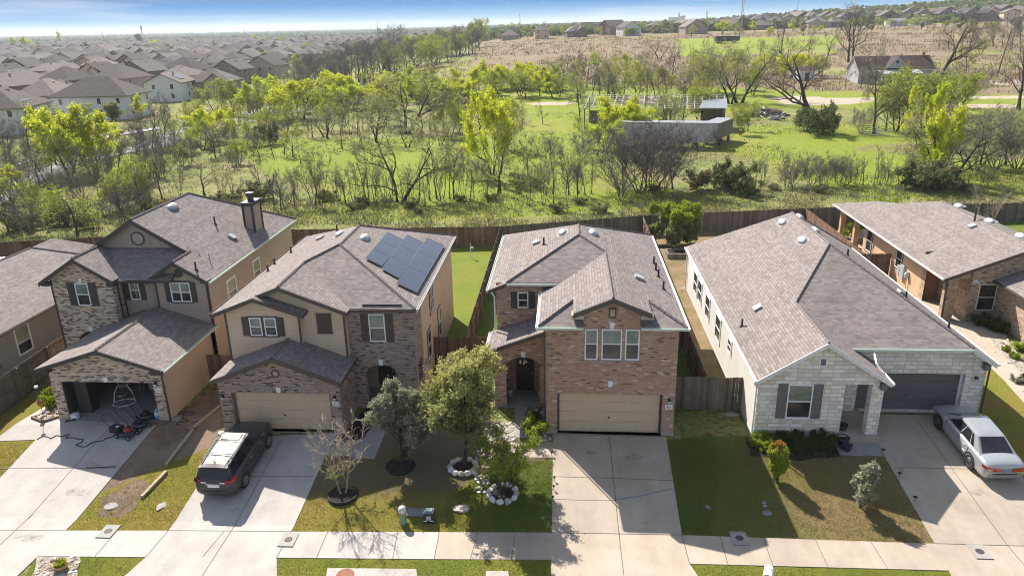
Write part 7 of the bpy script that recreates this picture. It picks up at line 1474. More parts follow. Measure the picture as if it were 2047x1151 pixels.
# ------------------------------------------------------------------ weeds and grass blades (uncountable)
def blades(name, n, sample, h0, h1, w, mat, tuft=5, kind='stuff', spread=.12):
    mb = MB(); rn = random.Random(len(name)*7+n); V = []; Fc = []
    for i in range(n):
        q = sample(rn)
        if q is None: continue
        x, y, sc = q; z = gz(x, y)
        for k in range(tuft):
            bx, by = x+rn.gauss(0, spread*sc), y+rn.gauss(0, spread*sc); a = rn.uniform(0, 6.28); h = rn.uniform(h0, h1)*sc; l = rn.uniform(.1, .7)*h; ww = w*sc*rn.uniform(.6, 1.3)
            k0 = len(V); c, s_ = math.cos(a), math.sin(a)
            V += [(bx-s_*ww, by+c*ww, z-.01), (bx+s_*ww, by-c*ww, z-.01), (bx+c*l, by+s_*l, z+h)]; Fc.append((k0, k0+1, k0+2))
    me = bpy.data.meshes.new(name); me.from_pydata(V, [], Fc); me.materials.append(M[mat]); o = bpy.data.objects.new(name, me); COL.objects.link(o); return tag(o, kind=kind)
def s_fence(rn):
    x = rn.uniform(-70, 75); d = abs(rn.gauss(0, 1))*9+.5; y = fence_y(x)+d
    if noise.noise((x*.15, y*.15, 4)) < -.08+rn.random()*.25-.15: return None
    return x, y, rn.uniform(.6, 1.5)
blades('weeds', 17000, s_fence, .08, .30, .045, 'leaf_weed', 6, spread=.34)
def s_field(rn):
    y = 70+rn.random()**1.5*95; x = rn.uniform(-.72, .68)*y
    if noise.noise((x*.06, y*.06, 14)) < .05+rn.random()*.25-.15: return None
    return x, y, rn.uniform(.7, 1.6)
blades('meadow_grass', 16000, s_field, .08, .3, .05, 'leaf_weed', 5, spread=.5)
leaf('blade_olive', [(.22, .19, .04), (.31, .26, .06), (.19, .21, .035), (.36, .28, .11)], .3); leaf('blade_dormant', [(.24, .19, .07), (.32, .24, .11), (.17, .19, .045), (.37, .28, .15)], .3); leaf('blade_green', [(.10, .16, .03), (.16, .23, .035), (.21, .25, .05)], .3); leaf('blade_brown', [(.24, .17, .11), (.34, .24, .16), (.28, .22, .11), (.2, .19, .08)], .2)
def s_poly(polys, dens=1):
    bx = [(min(q[0] for q in p), max(q[0] for q in p), min(q[1] for q in p), max(q[1] for q in p)) for p in polys]; ar = [(b[1]-b[0])*(b[3]-b[2]) for b in bx]
    def f(rn):
        i = rn.choices(range(len(polys)), ar)[0]; b = bx[i]; q = (rn.uniform(b[0], b[1]), rn.uniform(b[2], b[3]))
        return (*q, rn.uniform(.7, 1.3)) if inside(q, polys[i]) else None
    return f
PO = [px(l) for l in ([(395, 905), (450, 885), (337, 1060), (135, 1060), (200, 990), (330, 935)], [(672, 876), (790, 900), (1107, 918), (1102, 1063), (583, 1062)], [(0, 960), (70, 882), (-60, 890)], [(553, 1118), (1100, 1122), (1100, 1200), (553, 1200)], [(78, 1114), (285, 1116), (230, 1160), (60, 1180)], [(1380, 1130), (1903, 1144), (1930, 1200), (1420, 1200)])]
blades('lawn_grass', 16000, s_poly(PO), .035, .075, .010, 'blade_olive', 5, spread=.07)
blades('lawn_grass', 12000, s_poly([px([(1337, 880), (1500, 872), (1515, 900), (1760, 908), (1866, 1085), (1364, 1068)])]), .035, .075, .010, 'blade_dormant', 5, spread=.07)
blades('lawn_grass', 7000, s_poly([px([(1336, 884), (1420, 865), (1440, 960), (1420, 1066), (1366, 1068)]), px([(890, 1000), (1000, 925), (1105, 920), (1102, 1062), (890, 1062)])]), .04, .09, .011, 'blade_green', 5, spread=.07)

def s_dry(rn):
    y = 185+rn.random()**1.3*330; u = rn.uniform(-.2, .72); x = u*y
    if zone(x, y)[0] < .5 or noise.noise((x*.03, y*.05, 44)) < rn.uniform(-.5, .3): return None
    return x, y, rn.uniform(.7, 1.6)
blades('dry_grass', 14000, s_dry, .3, .9, .12, 'blade_brown', 5, spread=.7)
# ------------------------------------------------------------------ fences
def fence(pts, label, h=1.83, mat='fence_wood', rails=True, group='wooden privacy fences', post_step=2.4, z0=0, back=1, base=None):
    a0 = Vector((*pts[0], 0)); t = thing('wooden_fence', label, 'fence', (a0.x, a0.y, 0), group=group)
    m = MB(); rn = random.Random(len(label)); u = 0; rl = MB(); posts = []
    for A, B in zip(pts, pts[1:]):
        A, B = Vector((*A, 0)), Vector((*B, 0)); L = (B-A).length; d = (B-A)/L; n = Vector((d.y, -d.x, 0)); k = max(1, int(L/.15))
        for i in range(k):
            s0, s1 = L*i/k+.004, L*(i+1)/k-.004; hh = h+rn.uniform(-.02, .02); o = rn.uniform(-.005, .005)
            P = [A+d*s0+n*o, A+d*s1+n*o]; zb = gz(P[0].x, P[0].y)+z0-.02; Q = [p+n*(-.018) for p in P]
            up = Vector((0, 0, hh+zb)); lo = Vector((0, 0, zb)); uo = u+i*.145
            f = lambda q: m.face(q, 0, [(uo+.01, 0), (uo+.135, 0), (uo+.135, hh), (uo+.01, hh)])
            f([P[0]+lo, P[1]+lo, P[1]+up, P[0]+up]); f([Q[1]+lo, Q[0]+lo, Q[0]+up, Q[1]+up]); f([P[0]+up, P[1]+up, Q[1]+up, Q[0]+up])
            f([Q[0]+lo, P[0]+lo, P[0]+up, Q[0]+up]); f([P[1]+lo, Q[1]+lo, Q[1]+up, P[1]+up])
        u += k*.145+3
        if rails:
            for z in (.3, .95, 1.55):
                z_ = z*h/1.83; o0, o1 = (-.06*back, -.02*back); C = [A+n*o0, B+n*o0, B+n*o1, A+n*o1]; za, zb_ = gz(A.x, A.y)+z0, gz(B.x, B.y)+z0
                lo = [C[0]+Vector((0, 0, z_+za)), C[1]+Vector((0, 0, z_+zb_)), C[2]+Vector((0, 0, z_+zb_)), C[3]+Vector((0, 0, z_+za))]; hi = [c+Vector((0, 0, .09)) for c in lo]
                for q in ((lo[0], lo[1], hi[1], hi[0]), (hi[0], hi[1], hi[2], hi[3]), (lo[2], lo[3], hi[3], hi[2]), (lo[3], lo[2], lo[1], lo[0])): rl.face(q)
            kk = max(1, int(L/post_step))
            for i in range(kk+1): posts.append(A+d*(L*i/kk)-n*.08*back)
    m.build('pickets', M[mat], t)
    if rails:
        rl.build('rails', M['fence_wood'], t)
        pm = MB(); pm.box(-.045, .045, -.045, .045, -.2, h-.04, 0, Matrix.Translation(a0)); first = None
        for p in posts:
            if first is None: first = pm.build('post', M['fence_wood'], t); o = first
            else: o = first.copy(); COL.objects.link(o)
            o.location = (p.x-a0.x, p.y-a0.y, gz(p.x, p.y)+z0)
    return t
fence([(-90, 50), (-48, 57), (-36, 59.5)], 'brown back fence behind the left edge house'); fence([(-36, 59.5), (-24, 61.1), (-19, 61.35)], 'brown back fence behind the taupe house'); fence([(-19, 61.35), (-5.7, 62.1)], 'brown back fence behind the solar panel house')
fence([(-5.7, 62.1), (7.0, 65.9)], 'dark back fence behind the red brick house', mat='fence_grey'); fence([(7.0, 65.9), (22.2, 68.7)], 'dark back fence behind the limestone house', mat='fence_grey'); fence([(22.2, 68.7), (25, 69.2), (43, 71.3), (90, 76)], 'dark back fence behind the right edge house', mat='fence_grey')
fence([(-5.65, 38), (-5.7, 62.1)], 'long side fence between the solar house and the red brick house', mat='fence_grey', back=-1); fence([(7.0, 33.4), (7.0, 65.9)], 'long side fence between the red brick house and the limestone house', mat='fence_grey', back=1)
fence([(22.2, 68.7), (22.3, 60), (22.2, 54.4)], 'side fence between the limestone house and the patio', mat='fence_wood', back=1); fence([(20.1, 54.4), (24.2, 54.4)], 'short gate fence beside the right house meters', h=1.75)
fence([(-7.4, 37.9), (-5.65, 37.9), (-3.6, 37.9)], 'short front fence joining the solar house and the red brick house')
fence([(5.15, 33.35), (8.7, 33.3)], 'wooden front gate fence joining the red brick house and the limestone house', mat='fence_grey'); fence([(-19.45, 35.2), (-16.65, 35.2)], 'short dark fence with gate between the taupe house and the solar house', mat='fence_wood')
fence([(-28.7, 28), (-29.2, 36), (-29.6, 60.3)], 'side fence between the left edge house and the taupe house', mat='fence_grey', back=-1, z0=.0)
# yard bits behind fences
t = thing('garden_table', 'grey wooden table tucked between the taupe house and the solar house', 'table', (-18.2, 37.4, 0), local=True)
m = MB(); m.box(-.6, .6, -.5, .5, .68, .74); m.build('table_top', M['old_wood'], t)
for x in (-.5, .5):
    for y in (-.4, .4): m = MB(); m.box(x-.04, x+.04, y-.04, y+.04, 0, .68); m.build('leg', M['old_wood'], t)
t = thing('yard_tap_post', 'thin white post with a fixture in the solar house back yard', 'post', gp(941, 516), local=True); m = MB(); m.tube([(0, 0, 0), (0, 0, 1.3)], .03, 6); m.build('post', M['white'], t); m = MB(); m.box(-.03, .25, -.05, .05, .85, .95); m.build('fixture', M['white'], t)
for k, (x, y) in enumerate(((25.6, 63.4), (26.2, 61.8))):
    t = thing('patio_chair', ('cream cushioned patio loveseat at the back of the covered patio', 'cream cushioned patio ottoman chair nearer the house wall')[k], 'patio chair', (x, y, .05), .2, 'cream patio seats under the patio roof', local=True)
    m = MB(); m.box(-.6, .6, -.35, .35, .1, .4); m.build('frame', M['timber'], t); m = MB(); m.box(-.56, .56, -.33, .33, .4, .55); m.build('seat', M['cloth_white'], t); m = MB(); m.box(-.58, .58, .26, .4, .5, 1.0); m.build('backrest', M['cloth_white'], t)
yard('potted_fern', 'leafy plant in the corner of the covered patio', 'plant', 0, 0, 'bark_dark', ['twig_dark', 'leaf_lime'], seed=77, H=1.3, r0=.03, trunk=.1, stems=4, lean=.4, n=(5, 3), ang=(.8, .8), ln=(.6, .5), twigs=4, twl=.25, tww=.006, leaves=5, ls=.08, lspread=.15, loc=(24.8, 64.2, 0), up=.2)
# ------------------------------------------------------------------ side road beyond the fence
pv('road', px([(238, 305), (330, 268), (350, 262), (420, 240), (600, 205), (640, 215), (480, 250), (395, 285), (300, 300), (250, 308), (150, 330), (20, 400), (-200, 520), (-300, 480), (0, 355), (110, 322)]), 'asphalt', dz=.12, step=6, skirt=0)
pv('sidewalk', px([(230, 268), (318, 256), (322, 259), (236, 273), (120, 305), (0, 345), (0, 340), (118, 300)]), 'concrete_white', dz=.15, step=6, skirt=0)
# ------------------------------------------------------------------ far neighbourhood
RF = random.Random(5)
def far_house(w, d, h, kind, wall_, gab=True, solar_=False, simple=False, stuff=None):
    """local house facing -y; returns root (with parts) or one mesh"""
    r_ = RF.uniform(.46, .62); o = .5; parts = {'wall': MB(), 'roof': MB(), 'window': []}; mw, mr = parts['wall'], parts['roof']
    mw.box(-w/2, w/2, -d/2, d/2, -.5, h, skip='td')
    hw, hd = w/2+o, d/2+o
    hr = min(hw, hd)*r_
    if kind == 'hip':
        if hw >= hd: A, B = (-(hw-hd), 0, h+hr), (hw-hd, 0, h+hr)
        else: A, B = (0, -(hd-hw), h+hr), (0, hd-hw, h+hr)
        c = [(-hw, -hd, h-.1), (hw, -hd, h-.1), (hw, hd, h-.1), (-hw, hd, h-.1)]
        fs = [[c[0], c[1], B, A], [c[1], c[2], B], [c[2], c[3], A, B], [c[3], c[0], A]] if hw >= hd else [[c[0], c[1], A], [c[1], c[2], B, A], [c[2], c[3], B], [c[3], c[0], A, B]]
    else:
        hr = hw*r_; c = [(-hw, -hd, h-.1), (hw, -hd, h-.1), (hw, hd, h-.1), (-hw, hd, h-.1)]; A, B = (0, -hd, h+hr), (0, hd, h+hr)
        fs = [[c[1], c[2], B, A], [c[3], c[0], A, B]]
        for s in (-1, 1): mw.face([(-w/2*-s, s*d/2, h), (w/2*-s, s*d/2, h), (0, s*d/2, h+w/2*r_)])
    for f in fs:
        f = flip(f); mr.face(f, 0); mr.face([v-Vector((0, 0, .15)) for v in f][::-1], 1)
        for i in range(len(f)): j = (i+1) % len(f); mr.face([f[i], f[i]-Vector((0, 0, .15)), f[j]-Vector((0, 0, .15)), f[j]], 1)
    if gab:
        gw = w*RF.uniform(.32, .5); gx = RF.choice((-1, 1))*w*.2; gh = gw*r_+.2; y0 = -d/2-1.2
        mw.box(gx-gw/2, gx+gw/2, y0, -d/2, -.5, h, skip='tdb'); mw.face([(gx-gw/2, y0, h), (gx+gw/2, y0, h), (gx, y0, h+gw/2*r_*1.3)])
        zt = h+(gw/2+.35)*r_*1.3; yb = -hd+(zt-h)/(hr/min(hw, hd) if kind == 'hip' else 1) if kind == 'hip' else 0
        for s in (-1, 1):
            f = flip([(gx+s*(gw/2+.35), y0-.35, h-.12), (gx, y0-.35, zt), (gx, yb, zt), (gx+s*(gw/2+.35), -hd+.2, h-.12)]); mr.face(f, 0); mr.face([v-Vector((0, 0, .12)) for v in f][::-1], 1)
            mr.face([f[0], f[0]-Vector((0, 0, .2)), f[1]-Vector((0, 0, .2)), f[1]], 1)
    wins = []
    F_ = Fr((-w/2, -d/2), (w/2, -d/2)); Bk = Fr((w/2, d/2), (-w/2, d/2)); Sl = Fr((-w/2, d/2), (-w/2, -d/2)); Sr = Fr((w/2, -d/2), (w/2, d/2))
    for fr in (F_, Bk, Sl, Sr):
        n = max(2, int(fr.L/3.6))
        for z in ((.9, 3.4) if h > 4 else (.9,)):
            for k in range(n):
                s = fr.L*(k+.5)/n
                if RF.random() < .82: wins.append((fr, s, z))
    return parts, wins
def win_mb(m, fr, s, z, mi0=0, mi1=1):
    fbox(m, fr, s-.5, s+.5, z, z+1.4, .001, .05, mi0); m.face([fr.P(s-.42, z+.08, .06), fr.P(s+.42, z+.08, .06), fr.P(s+.42, z+1.32, .06), fr.P(s-.42, z+1.32, .06)], mi1)
def vents_mb(m, w, d, h):
    for k in range(2): m.box(-1+k*2, -.5+k*2, .3, .7, h+min(w, d)*.5*.4-.1, h+min(w, d)*.5*.5+.25)
WM = ['siding_white', 'siding_tan', 'brick_far', 'siding_grey', 'brick_far', 'siding_taupe', 'siding_beige', 'brick_far']
WN = dict(siding_white='white', siding_tan='tan', brick_far='brown brick', siding_grey='grey', siding_taupe='taupe', siding_beige='beige', siding_pale='pale')
FH = []
def make_far(loc, rz, near, spec=None, zone_=''):
    w, d, h, kind, wl, gab = spec or (RF.uniform(10.5, 13), RF.uniform(11, 15), 5.3 if RF.random() < .8 else 2.9, 'hip' if RF.random() < .5 else 'gable', RF.choice(WM), RF.random() < .85)
    parts, wins = far_house(w, d, h, kind, wl, gab)
    if near:
        t = thing('distant_house', None, 'house', loc, rz, local=True)
        parts['wall'].build('wall', M[wl], t); rf = parts['roof'].build('roof', [M['shingle_far'], M['fascia_brown']], t)
        v = MB(); vents_mb(v, w, d, h); v.build('roof_vent', M['vent_metal'], rf)
        for fr, s, z in wins:
            m = MB(); fbox(m, fr, s-.5, s+.5, z, z+1.4, .001, .05); o = m.build('window', M['vinyl_white'], t); g = MB(); g.face([fr.P(s-.42, z+.08, .06), fr.P(s+.42, z+.08, .06), fr.P(s+.42, z+1.32, .06), fr.P(s-.42, z+1.32, .06)]); g.build('pane', M['glass_dark'], o)
        if RF.random() < .3:
            q = MB(); hr = (w/2+.5)*.45
            for k in range(3):
                y0 = -d*.2+k*1.3; q.face(flip([(w/2*.3, y0, h+hr*.72+.12), (w/2*.8, y0, h+hr*.28+.12), (w/2*.8, y0+1.15, h+hr*.28+.12), (w/2*.3, y0+1.15, h+hr*.72+.12)]))
            q.build('solar_panel', M['solar_glass'], rf)
    else:
        m = MB(); base = 0
        for mb_, off in ((parts['wall'], 0), (parts['roof'], 1)):
            k0 = len(m.v); m.v += mb_.v; m.f += [tuple(i+k0 for i in f) for f in mb_.f]; m.uv += mb_.uv; m.mi += [i+off for i in mb_.mi]
        for fr, s, z in wins:
            m.face([fr.P(s-.5, z, .05), fr.P(s+.5, z, .05), fr.P(s+.5, z+1.4, .05), fr.P(s-.5, z+1.4, .05)], 3)
        t = m.build('distant_house', [M[wl], M['shingle_far'], M['fascia_brown'], M['glass_dark']]); t.location = loc; t.rotation_euler.z = rz
        tag(t, None, 'house')
    tag(t, group='houses of the distant neighbourhood')
    FH.append((t, wl, h, kind, loc, zone_)); return t
def gpt(x, y): p = at(x, y); return (p.x, p.y, gz(p.x, p.y))
ZA, ZB = 'at the near edge of the suburb', 'beyond the dry field'
make_far(gpt(20, 262), .25, True, (12, 15, 5.2, 'hip', 'siding_white', False), ZA); make_far(gpt(108, 232), .12, True, (10, 13, 5.3, 'hip', 'siding_taupe', False), ZA); make_far(gpt(212, 234), .10, True, (17, 12, 5.3, 'hip', 'siding_white', False), ZA)
make_far(gpt(345, 200), .15, True, (10, 12, 5.2, 'gable', 'siding_white', False), ZA); make_far(gpt(432, 192), .1, True, (13, 12, 4.6, 'hip', 'siding_taupe', True), ZA)
y = 188.0; row = 0; n_ind = 0; FARMB = [MB(), MB()]
PL = []
while y < 1150:
    xl = -.76*y-8; xr = (-.40+.28*sst(170, 1000, y))*y-(10 if y < 260 else 0); x = xl+RF.uniform(0, 8)
    while x < xr:
        if all((x-q[4][0])**2+(y+x*.1-q[4][1])**2 > 330 for q in FH): PL.append((x+RF.uniform(-1, 1), y+RF.uniform(-2, 2)+x*.10, (0 if row % 2 else math.pi)+RF.uniform(-.06, .06)-.1, row))
        x += RF.uniform(15.2, 18)
    y += 27 if row % 2 else 37; row += 1
PL.sort(key=lambda q: q[1])
for i, (x, y, rz, row) in enumerate(PL):
    if i < 245: make_far((x, y, gz(x, y)), rz, i < 26, None, f'in far row {row+1}')
    else:
        parts, wins = far_house(RF.uniform(10, 13), RF.uniform(13, 17), 5.3, RF.choice(('hip', 'hip', 'gable')), '', RF.random() < .7); R_ = Matrix.Translation((x, y, gz(x, y))) @ Matrix.Rotation(rz, 4, 'Z')
        for mb_, F in ((parts['wall'], FARMB[0]), (parts['roof'], FARMB[1])):
            k0 = len(F.v); F.v += [R_ @ v for v in mb_.v]; F.f += [tuple(j+k0 for j in f) for f in mb_.f]; F.uv += mb_.uv; F.mi += mb_.mi
if FARMB[0].v:
    F = FARMB[0]; k0 = len(F.v); F.v += FARMB[1].v; F.f += [tuple(j+k0 for j in f) for f in FARMB[1].f]; F.uv += FARMB[1].uv; F.mi += [j+1 for j in FARMB[1].mi]
    tag(F.build('far_houses', [M['brick_far'], M['shingle_far'], M['fascia_brown']]), 'hazy mass of rooftops furthest back in the left neighbourhood', kind='stuff')
# houses beyond the dry field (right half)
for k, (x, y, w, d, h, kind, wl, rz, gab) in enumerate(((1020, 80, 12, 14, 3, 'hip', 'siding_taupe', .1, False), (1082, 78, 9, 9, 5.2, 'hip', 'siding_beige', .1, False), (1150, 74, 13, 12, 3.4, 'hip', 'brick_far', .2, True), (1170, 66, 11, 12, 4, 'hip', 'brick_far', 0, False), (1225, 70, 14, 13, 5.4, 'gable', 'brick_far', -1.1, True), (1256, 72, 12, 13, 5.2, 'gable', 'siding_white', .3, False), (1310, 62, 13, 12, 4, 'hip', 'brick_far', .1, False), (1385, 68, 15, 13, 4.4, 'gable', 'siding_taupe', .2, True), (1360, 62, 13, 13, 4.2, 'hip', 'brick_far', 0, False), (1440, 62, 12, 12, 4.6, 'gable', 'siding_beige', .9, True), (1462, 62, 12, 12, 4.6, 'gable', 'brick_far', .8, False), (1520, 60, 13, 12, 3, 'hip', 'brick_far', 0, False), (1560, 58, 13, 12, 3, 'hip', 'siding_taupe', .1, False), (1632, 56, 15, 13, 3.6, 'hip', 'siding_tan', 0, True), (1665, 54, 12, 12, 3.4, 'hip', 'brick_far', .2, False), (1800, 46, 13, 12, 3.2, 'hip', 'siding_grey', 0, False), (1830, 42, 12, 12, 3.2, 'hip', 'siding_taupe', 0, False), (2015, 42, 9, 10, 5.4, 'gable', 'siding_beige', -.2, False), (1700, 48, 13, 12, 3.2, 'hip', 'siding_white', 0, False), (1905, 42, 12, 12, 4.2, 'hip', 'brick_far', 0, True), (1500, 50, 13, 12, 5.2, 'hip', 'brick_far', 0, True), (1205, 58, 18, 12, 5.2, 'hip', 'siding_taupe', 0, False), (1270, 57, 18, 12, 5.2, 'hip', 'siding_grey', 0, False))):
    make_far(gpt(x, y), rz, True, (w, d, h, kind, wl, gab), ZB)
for k in range(46):
    x = 1010+k*22.6+RF.uniform(-8, 8); yb = (58 if x < 1400 else 58-(x-1400)*.034)+RF.uniform(-4, 4); p = gpt(x, yb)
    if p[1] < 1500: make_far(p, RF.uniform(-.5, .5), False, None, 'along the far skyline')
G = {}
for q in FH: G.setdefault(q[5], []).append(q)
for z, l in G.items():
    l.sort(key=lambda q: q[4][0]/q[4][1]); cnt = {}
    for q in l: cnt.setdefault((q[1], q[2] > 4, q[3]), []).append(q)
    for (wl, two, kd), ll in cnt.items():
        for i, q in enumerate(ll): tag(q[0], f"{'two storey' if two else 'low'} {WN[wl]} {'gabled' if kd == 'gable' else 'hip roofed'} house {z}{ordw(i, len(ll))}")
# street lamps among the far houses
for k, (x, y, h) in enumerate(((243, 172, 32), (308, 165, 22), (410, 180, 18), (580, 170, 24))):
    p = at(x, y); H = h*depth(p)/F_PX*1.0; t = thing('street_lamp', f'tall grey street lamp {("left of the white gabled far house", "above the second row of far roofs", "beside the taupe far house", "at the right end of the far roofs")[k]}', 'street lamp', (p.x, p.y, gz(p.x, p.y)), local=True, group='street lamps in the far neighbourhood')
    m = MB(); m.tube([(0, 0, 0), (0, 0, H*.9), (.3, 0, H), (1.6, 0, H*1.02)], [.12, .09, .07, .06], 6); m.build('pole', M['metal_grey'], t); m = MB(); m.box(1.3, 2.1, -.15, .15, H*1.01, H*1.01+.15); m.build('lamp_head', M['metal_grey'], t)
# ------------------------------------------------------------------ farm
def base(x, y): p = at(x, y); return Vector((p.x, p.y, gz(p.x, p.y))), depth(p)
p, D = base(1788, 166); sc = 150*D/F_PX; t = thing('farmhouse', 'weathered white farmhouse with rusty dark roof and front gable', 'house', p, .04, local=True)
W_ = sc*.97; Dp = 8.0; hh = 3.6
m = MB(); m.box(-W_/2, W_/2, 0, Dp, -.5, hh, skip='td'); m.face([(-W_/2, Dp, hh), (-W_/2, 0, hh), (-W_/2, Dp/2, hh+3.0)]); m.face([(W_/2, 0, hh), (W_/2, Dp, hh), (W_/2, Dp/2, hh+3.0)]); m.face([(-2.9, -.3, hh+.2), (2.6, -.3, hh+.2), (-.15, -.3, hh+2.8)]); m.build('wall', M['siding_weathered'], t)
def rfm(polys, mat, name='roof', t_=.14):
    m = MB()
    for f in polys:
        f = flip(f); m.face(f, 0); m.face([v-Vector((0, 0, t_)) for v in f][::-1], 1)
        for i in range(len(f)): j = (i+1) % len(f); m.face([f[i], f[i]-Vector((0, 0, t_)), f[j]-Vector((0, 0, t_)), f[j]], 1)
    return m.build(name, [M[mat], M['fascia_white']], t)
rf = rfm([[(-W_/2-.4, -.5, hh-.3), (W_/2+.4, -.5, hh-.3), (W_/2+.4, Dp/2, hh+3.1), (-W_/2-.4, Dp/2, hh+3.1)], [(-W_/2-.4, Dp+.5, hh-.3), (W_/2+.4, Dp+.5, hh-.3), (W_/2+.4, Dp/2, hh+3.1), (-W_/2-.4, Dp/2, hh+3.1)], [(-3.3, -.6, hh-.1), (-.15, -.6, hh+3.05), (-.15, Dp/2, hh+3.05), (-3.3, .2, hh-.1)], [(3.0, -.6, hh-.1), (-.15, -.6, hh+3.05), (-.15, Dp/2, hh+3.05), (3.0, .2, hh-.1)]], 'shingle_rust')
m = MB(); m.lathe((-.15, -.34, hh+1.75), [(.42, 0), (.42, .03), (.001, .04)], 16, m=Matrix.Rotation(math.pi/2, 4, 'X')); m.build('gable_vent', M['metal_dark'], t)
rfm([[(-5.0, -3.2, hh-1.0), (5.6, -3.2, hh-1.0), (5.6, -.1, hh-.15), (-5.0, -.1, hh-.15)]], 'siding_weathered', 'porch_roof')
for x in (-4.8, -2.2, .4, 3.0, 5.4): m = MB(); m.box(x-.09, x+.09, -3.1, -2.9, -.4, hh-1.1); m.build('porch_post', M['siding_white'], t)
for x in (-6.5, -3.2, 2.6, 6.0):
    if abs(x) < W_/2-.8: m = MB(); m.box(x-.5, x+.5, -.04, .0, .9, 2.6); o = m.build('window', M['fascia_white'], t); g = MB(); g.box(x-.42, x+.42, -.06, -.045, 1.0, 2.5); g.build('pane', M['glass_dark'], o)
m = MB(); m.box(W_/2-1.6, W_/2-1.0, Dp/2-.3, Dp/2+.3, hh+2.5, hh+4.0); m.build('chimney', M['plaster_red'], rf)
p, D = base(1606, 160); t = thing('small_shed', 'small weathered white shed left of the farmhouse', 'shed', p, .2, local=True); m = MB(); m.box(-2.2, 2.2, -1.8, 1.8, -.3, 2.6, skip='td'); m.build('wall', M['siding_white'], t); rfm([[(-2.5, -2.1, 2.5), (2.5, -2.1, 2.5), (2.5, 0, 3.6), (-2.5, 0, 3.6)], [(-2.5, 2.1, 2.5), (2.5, 2.1, 2.5), (2.5, 0, 3.6), (-2.5, 0, 3.6)]], 'shingle_rust'); m = MB(); m.box(-.6, .6, -1.83, -1.8, -.2, 2.0); m.build('door', M['metal_dark'], t)
# roofless shed
p, D = base(1168, 258); q, D2 = base(1446, 262); L = (q-p).length; ang = math.atan2(q.y-p.y, q.x-p.x); t = thing('roofless_shed', 'long shed frame with bare pale rafters and leftover tin sheets', 'shed', p, ang, local=True)
dp = 7.0; h0, h1 = 3.7, 5.2
for i in range(8):
    for y in (0, dp):
        m = MB(); m.box(L*i/7-.09, L*i/7+.09, y-.09, y+.09, -.3, h0 if y == 0 else h1); m.build('post', M['pole_wood'], t)
m = MB()
for k in range(20):
    x = L*k/19; m.box(x-.06, x+.06, -.4, dp+.2, 0, .16, 0, Matrix(((1, 0, 0, 0), (0, 1, 0, 0), (0, (h1-h0)/dp, 1, h0), (0, 0, 0, 1))))
m.build('rafters', M['lumber_white'], t); m = MB()
for k in range(7):
    y = -.3+(dp+.4)*k/6; z = h0+(h1-h0)*y/dp; m.box(-.4, L+.3, y-.06, y+.06, z+.17, z+.27)
m.build('purlins', M['lumber_white'], t)
m = MB(); x0, x1 = L*.82, L+.4; m.face([(x0, -.4, h0+.22), (x1, -.4, h0+.22), (x1, dp*.7, h0+.22+(h1-h0)*.75), (x0+.7, dp*.55, h0+.22+(h1-h0)*.6)]); m.build('tin_roof', M['metal_grey'], t)
m = MB(); m.box(L*.84, L, dp-.2, dp, -.3, h1, skip='td'); m.box(L-.1, L, 0, dp, -.3, h0, skip='td'); m.build('back_wall', M['old_wood'], t)
m = MB(); m.box(.2, L*.25, dp-.3, dp-.15, -.2, 2.6); m.build('back_panel', M['pole_wood'], t)
# long trailer
def trailer(x, y, xl, yl, label, mat, h=2.9, floor=1.05):
    a, _ = base(xl, yl); b, D = base(x, y); L = (b-a).length; ang = math.atan2(b.y-a.y, b.x-a.x); t = thing('box_trailer', label, 'trailer', a, ang, local=True, group='old box trailers by the shed')
    m = MB(); m.box(0, L, 0, 2.5, floor, floor+h)
    k = 0
    while k*1.0 < L: m.box(k*1.0, k*1.0+.05, -.03, 0, floor, floor+h); k += 1
    m.build('box', M[mat], t); m = MB(); m.box(-.03, L+.03, -.05, 2.55, floor+h, floor+h+.08); m.box(L-.05, L+.05, -.06, .04, floor, floor+h); m.build('top_rail', M['metal_grey'], t)
    for xx in (L*.12, L*.22, L*.8):
        for yy in (.15, 2.3): w = MB(); w.lathe((xx, yy, .5), [(.2, -.12), (.48, -.12), (.5, 0), (.48, .12), (.2, .12)], 16, m=Matrix.Rotation(math.pi/2, 4, 'X')); w.build('wheel', M['rubber'], t)
    m = MB(); m.box(L*.3, L*.75, .6, 1.9, floor-.25, floor); m.build('chassis', M['metal_dark'], t)
trailer(1432, 298, 1222, 296, 'long grey box trailer half hidden by bare brush', 'trailer_grey'); trailer(1462, 280, 1436, 292, 'dark narrow trailer standing at the end of the grey box trailer', 'old_wood', 2.4)
trailer(1478, 86, 1432, 88, 'dark low trailer in the dry field under the mast', 'metal_dark', 2.2); 
p, D = base(1525, 232); t = thing('debris_pile', 'heap of dark boards and pale scrap in the meadow', 'debris pile', p, local=True); m = MB(); rn = random.Random(3)
for k in range(150):
    a, r_ = rn.uniform(0, 6.28), rn.random()**.6*4.2; mm_ = Matrix.Translation((math.cos(a)*r_*1.3, math.sin(a)*r_*.6, max(.05, 1.9*(1-r_/4.2)*rn.uniform(.6, 1)))) @ Matrix.Rotation(rn.uniform(0, 6.28), 4, 'Z') @ Matrix.Rotation(rn.uniform(-.6, .6), 4, 'X') @ Matrix.Rotation(rn.uniform(-.5, .5), 4, 'Y'); m.box(-rn.uniform(.3, 1.2), rn.uniform(.3, 1.2), -.1, .1, -.05, .05, rn.choice((0, 0, 1, 2)), mm_)
m.build('boards', [M['pole_wood'], M['old_wood'], M['metal_grey']], t); rock('mound', Vector((0, 0, 0)), 0, 4.5, 2.0, 1.3, 'pole_wood', None).parent = t
p, D = base(1552, 240); t = thing('scrap_heap', 'small pile of white and grey scrap right of the dark board heap', 'scrap heap', p, local=True); m = MB()
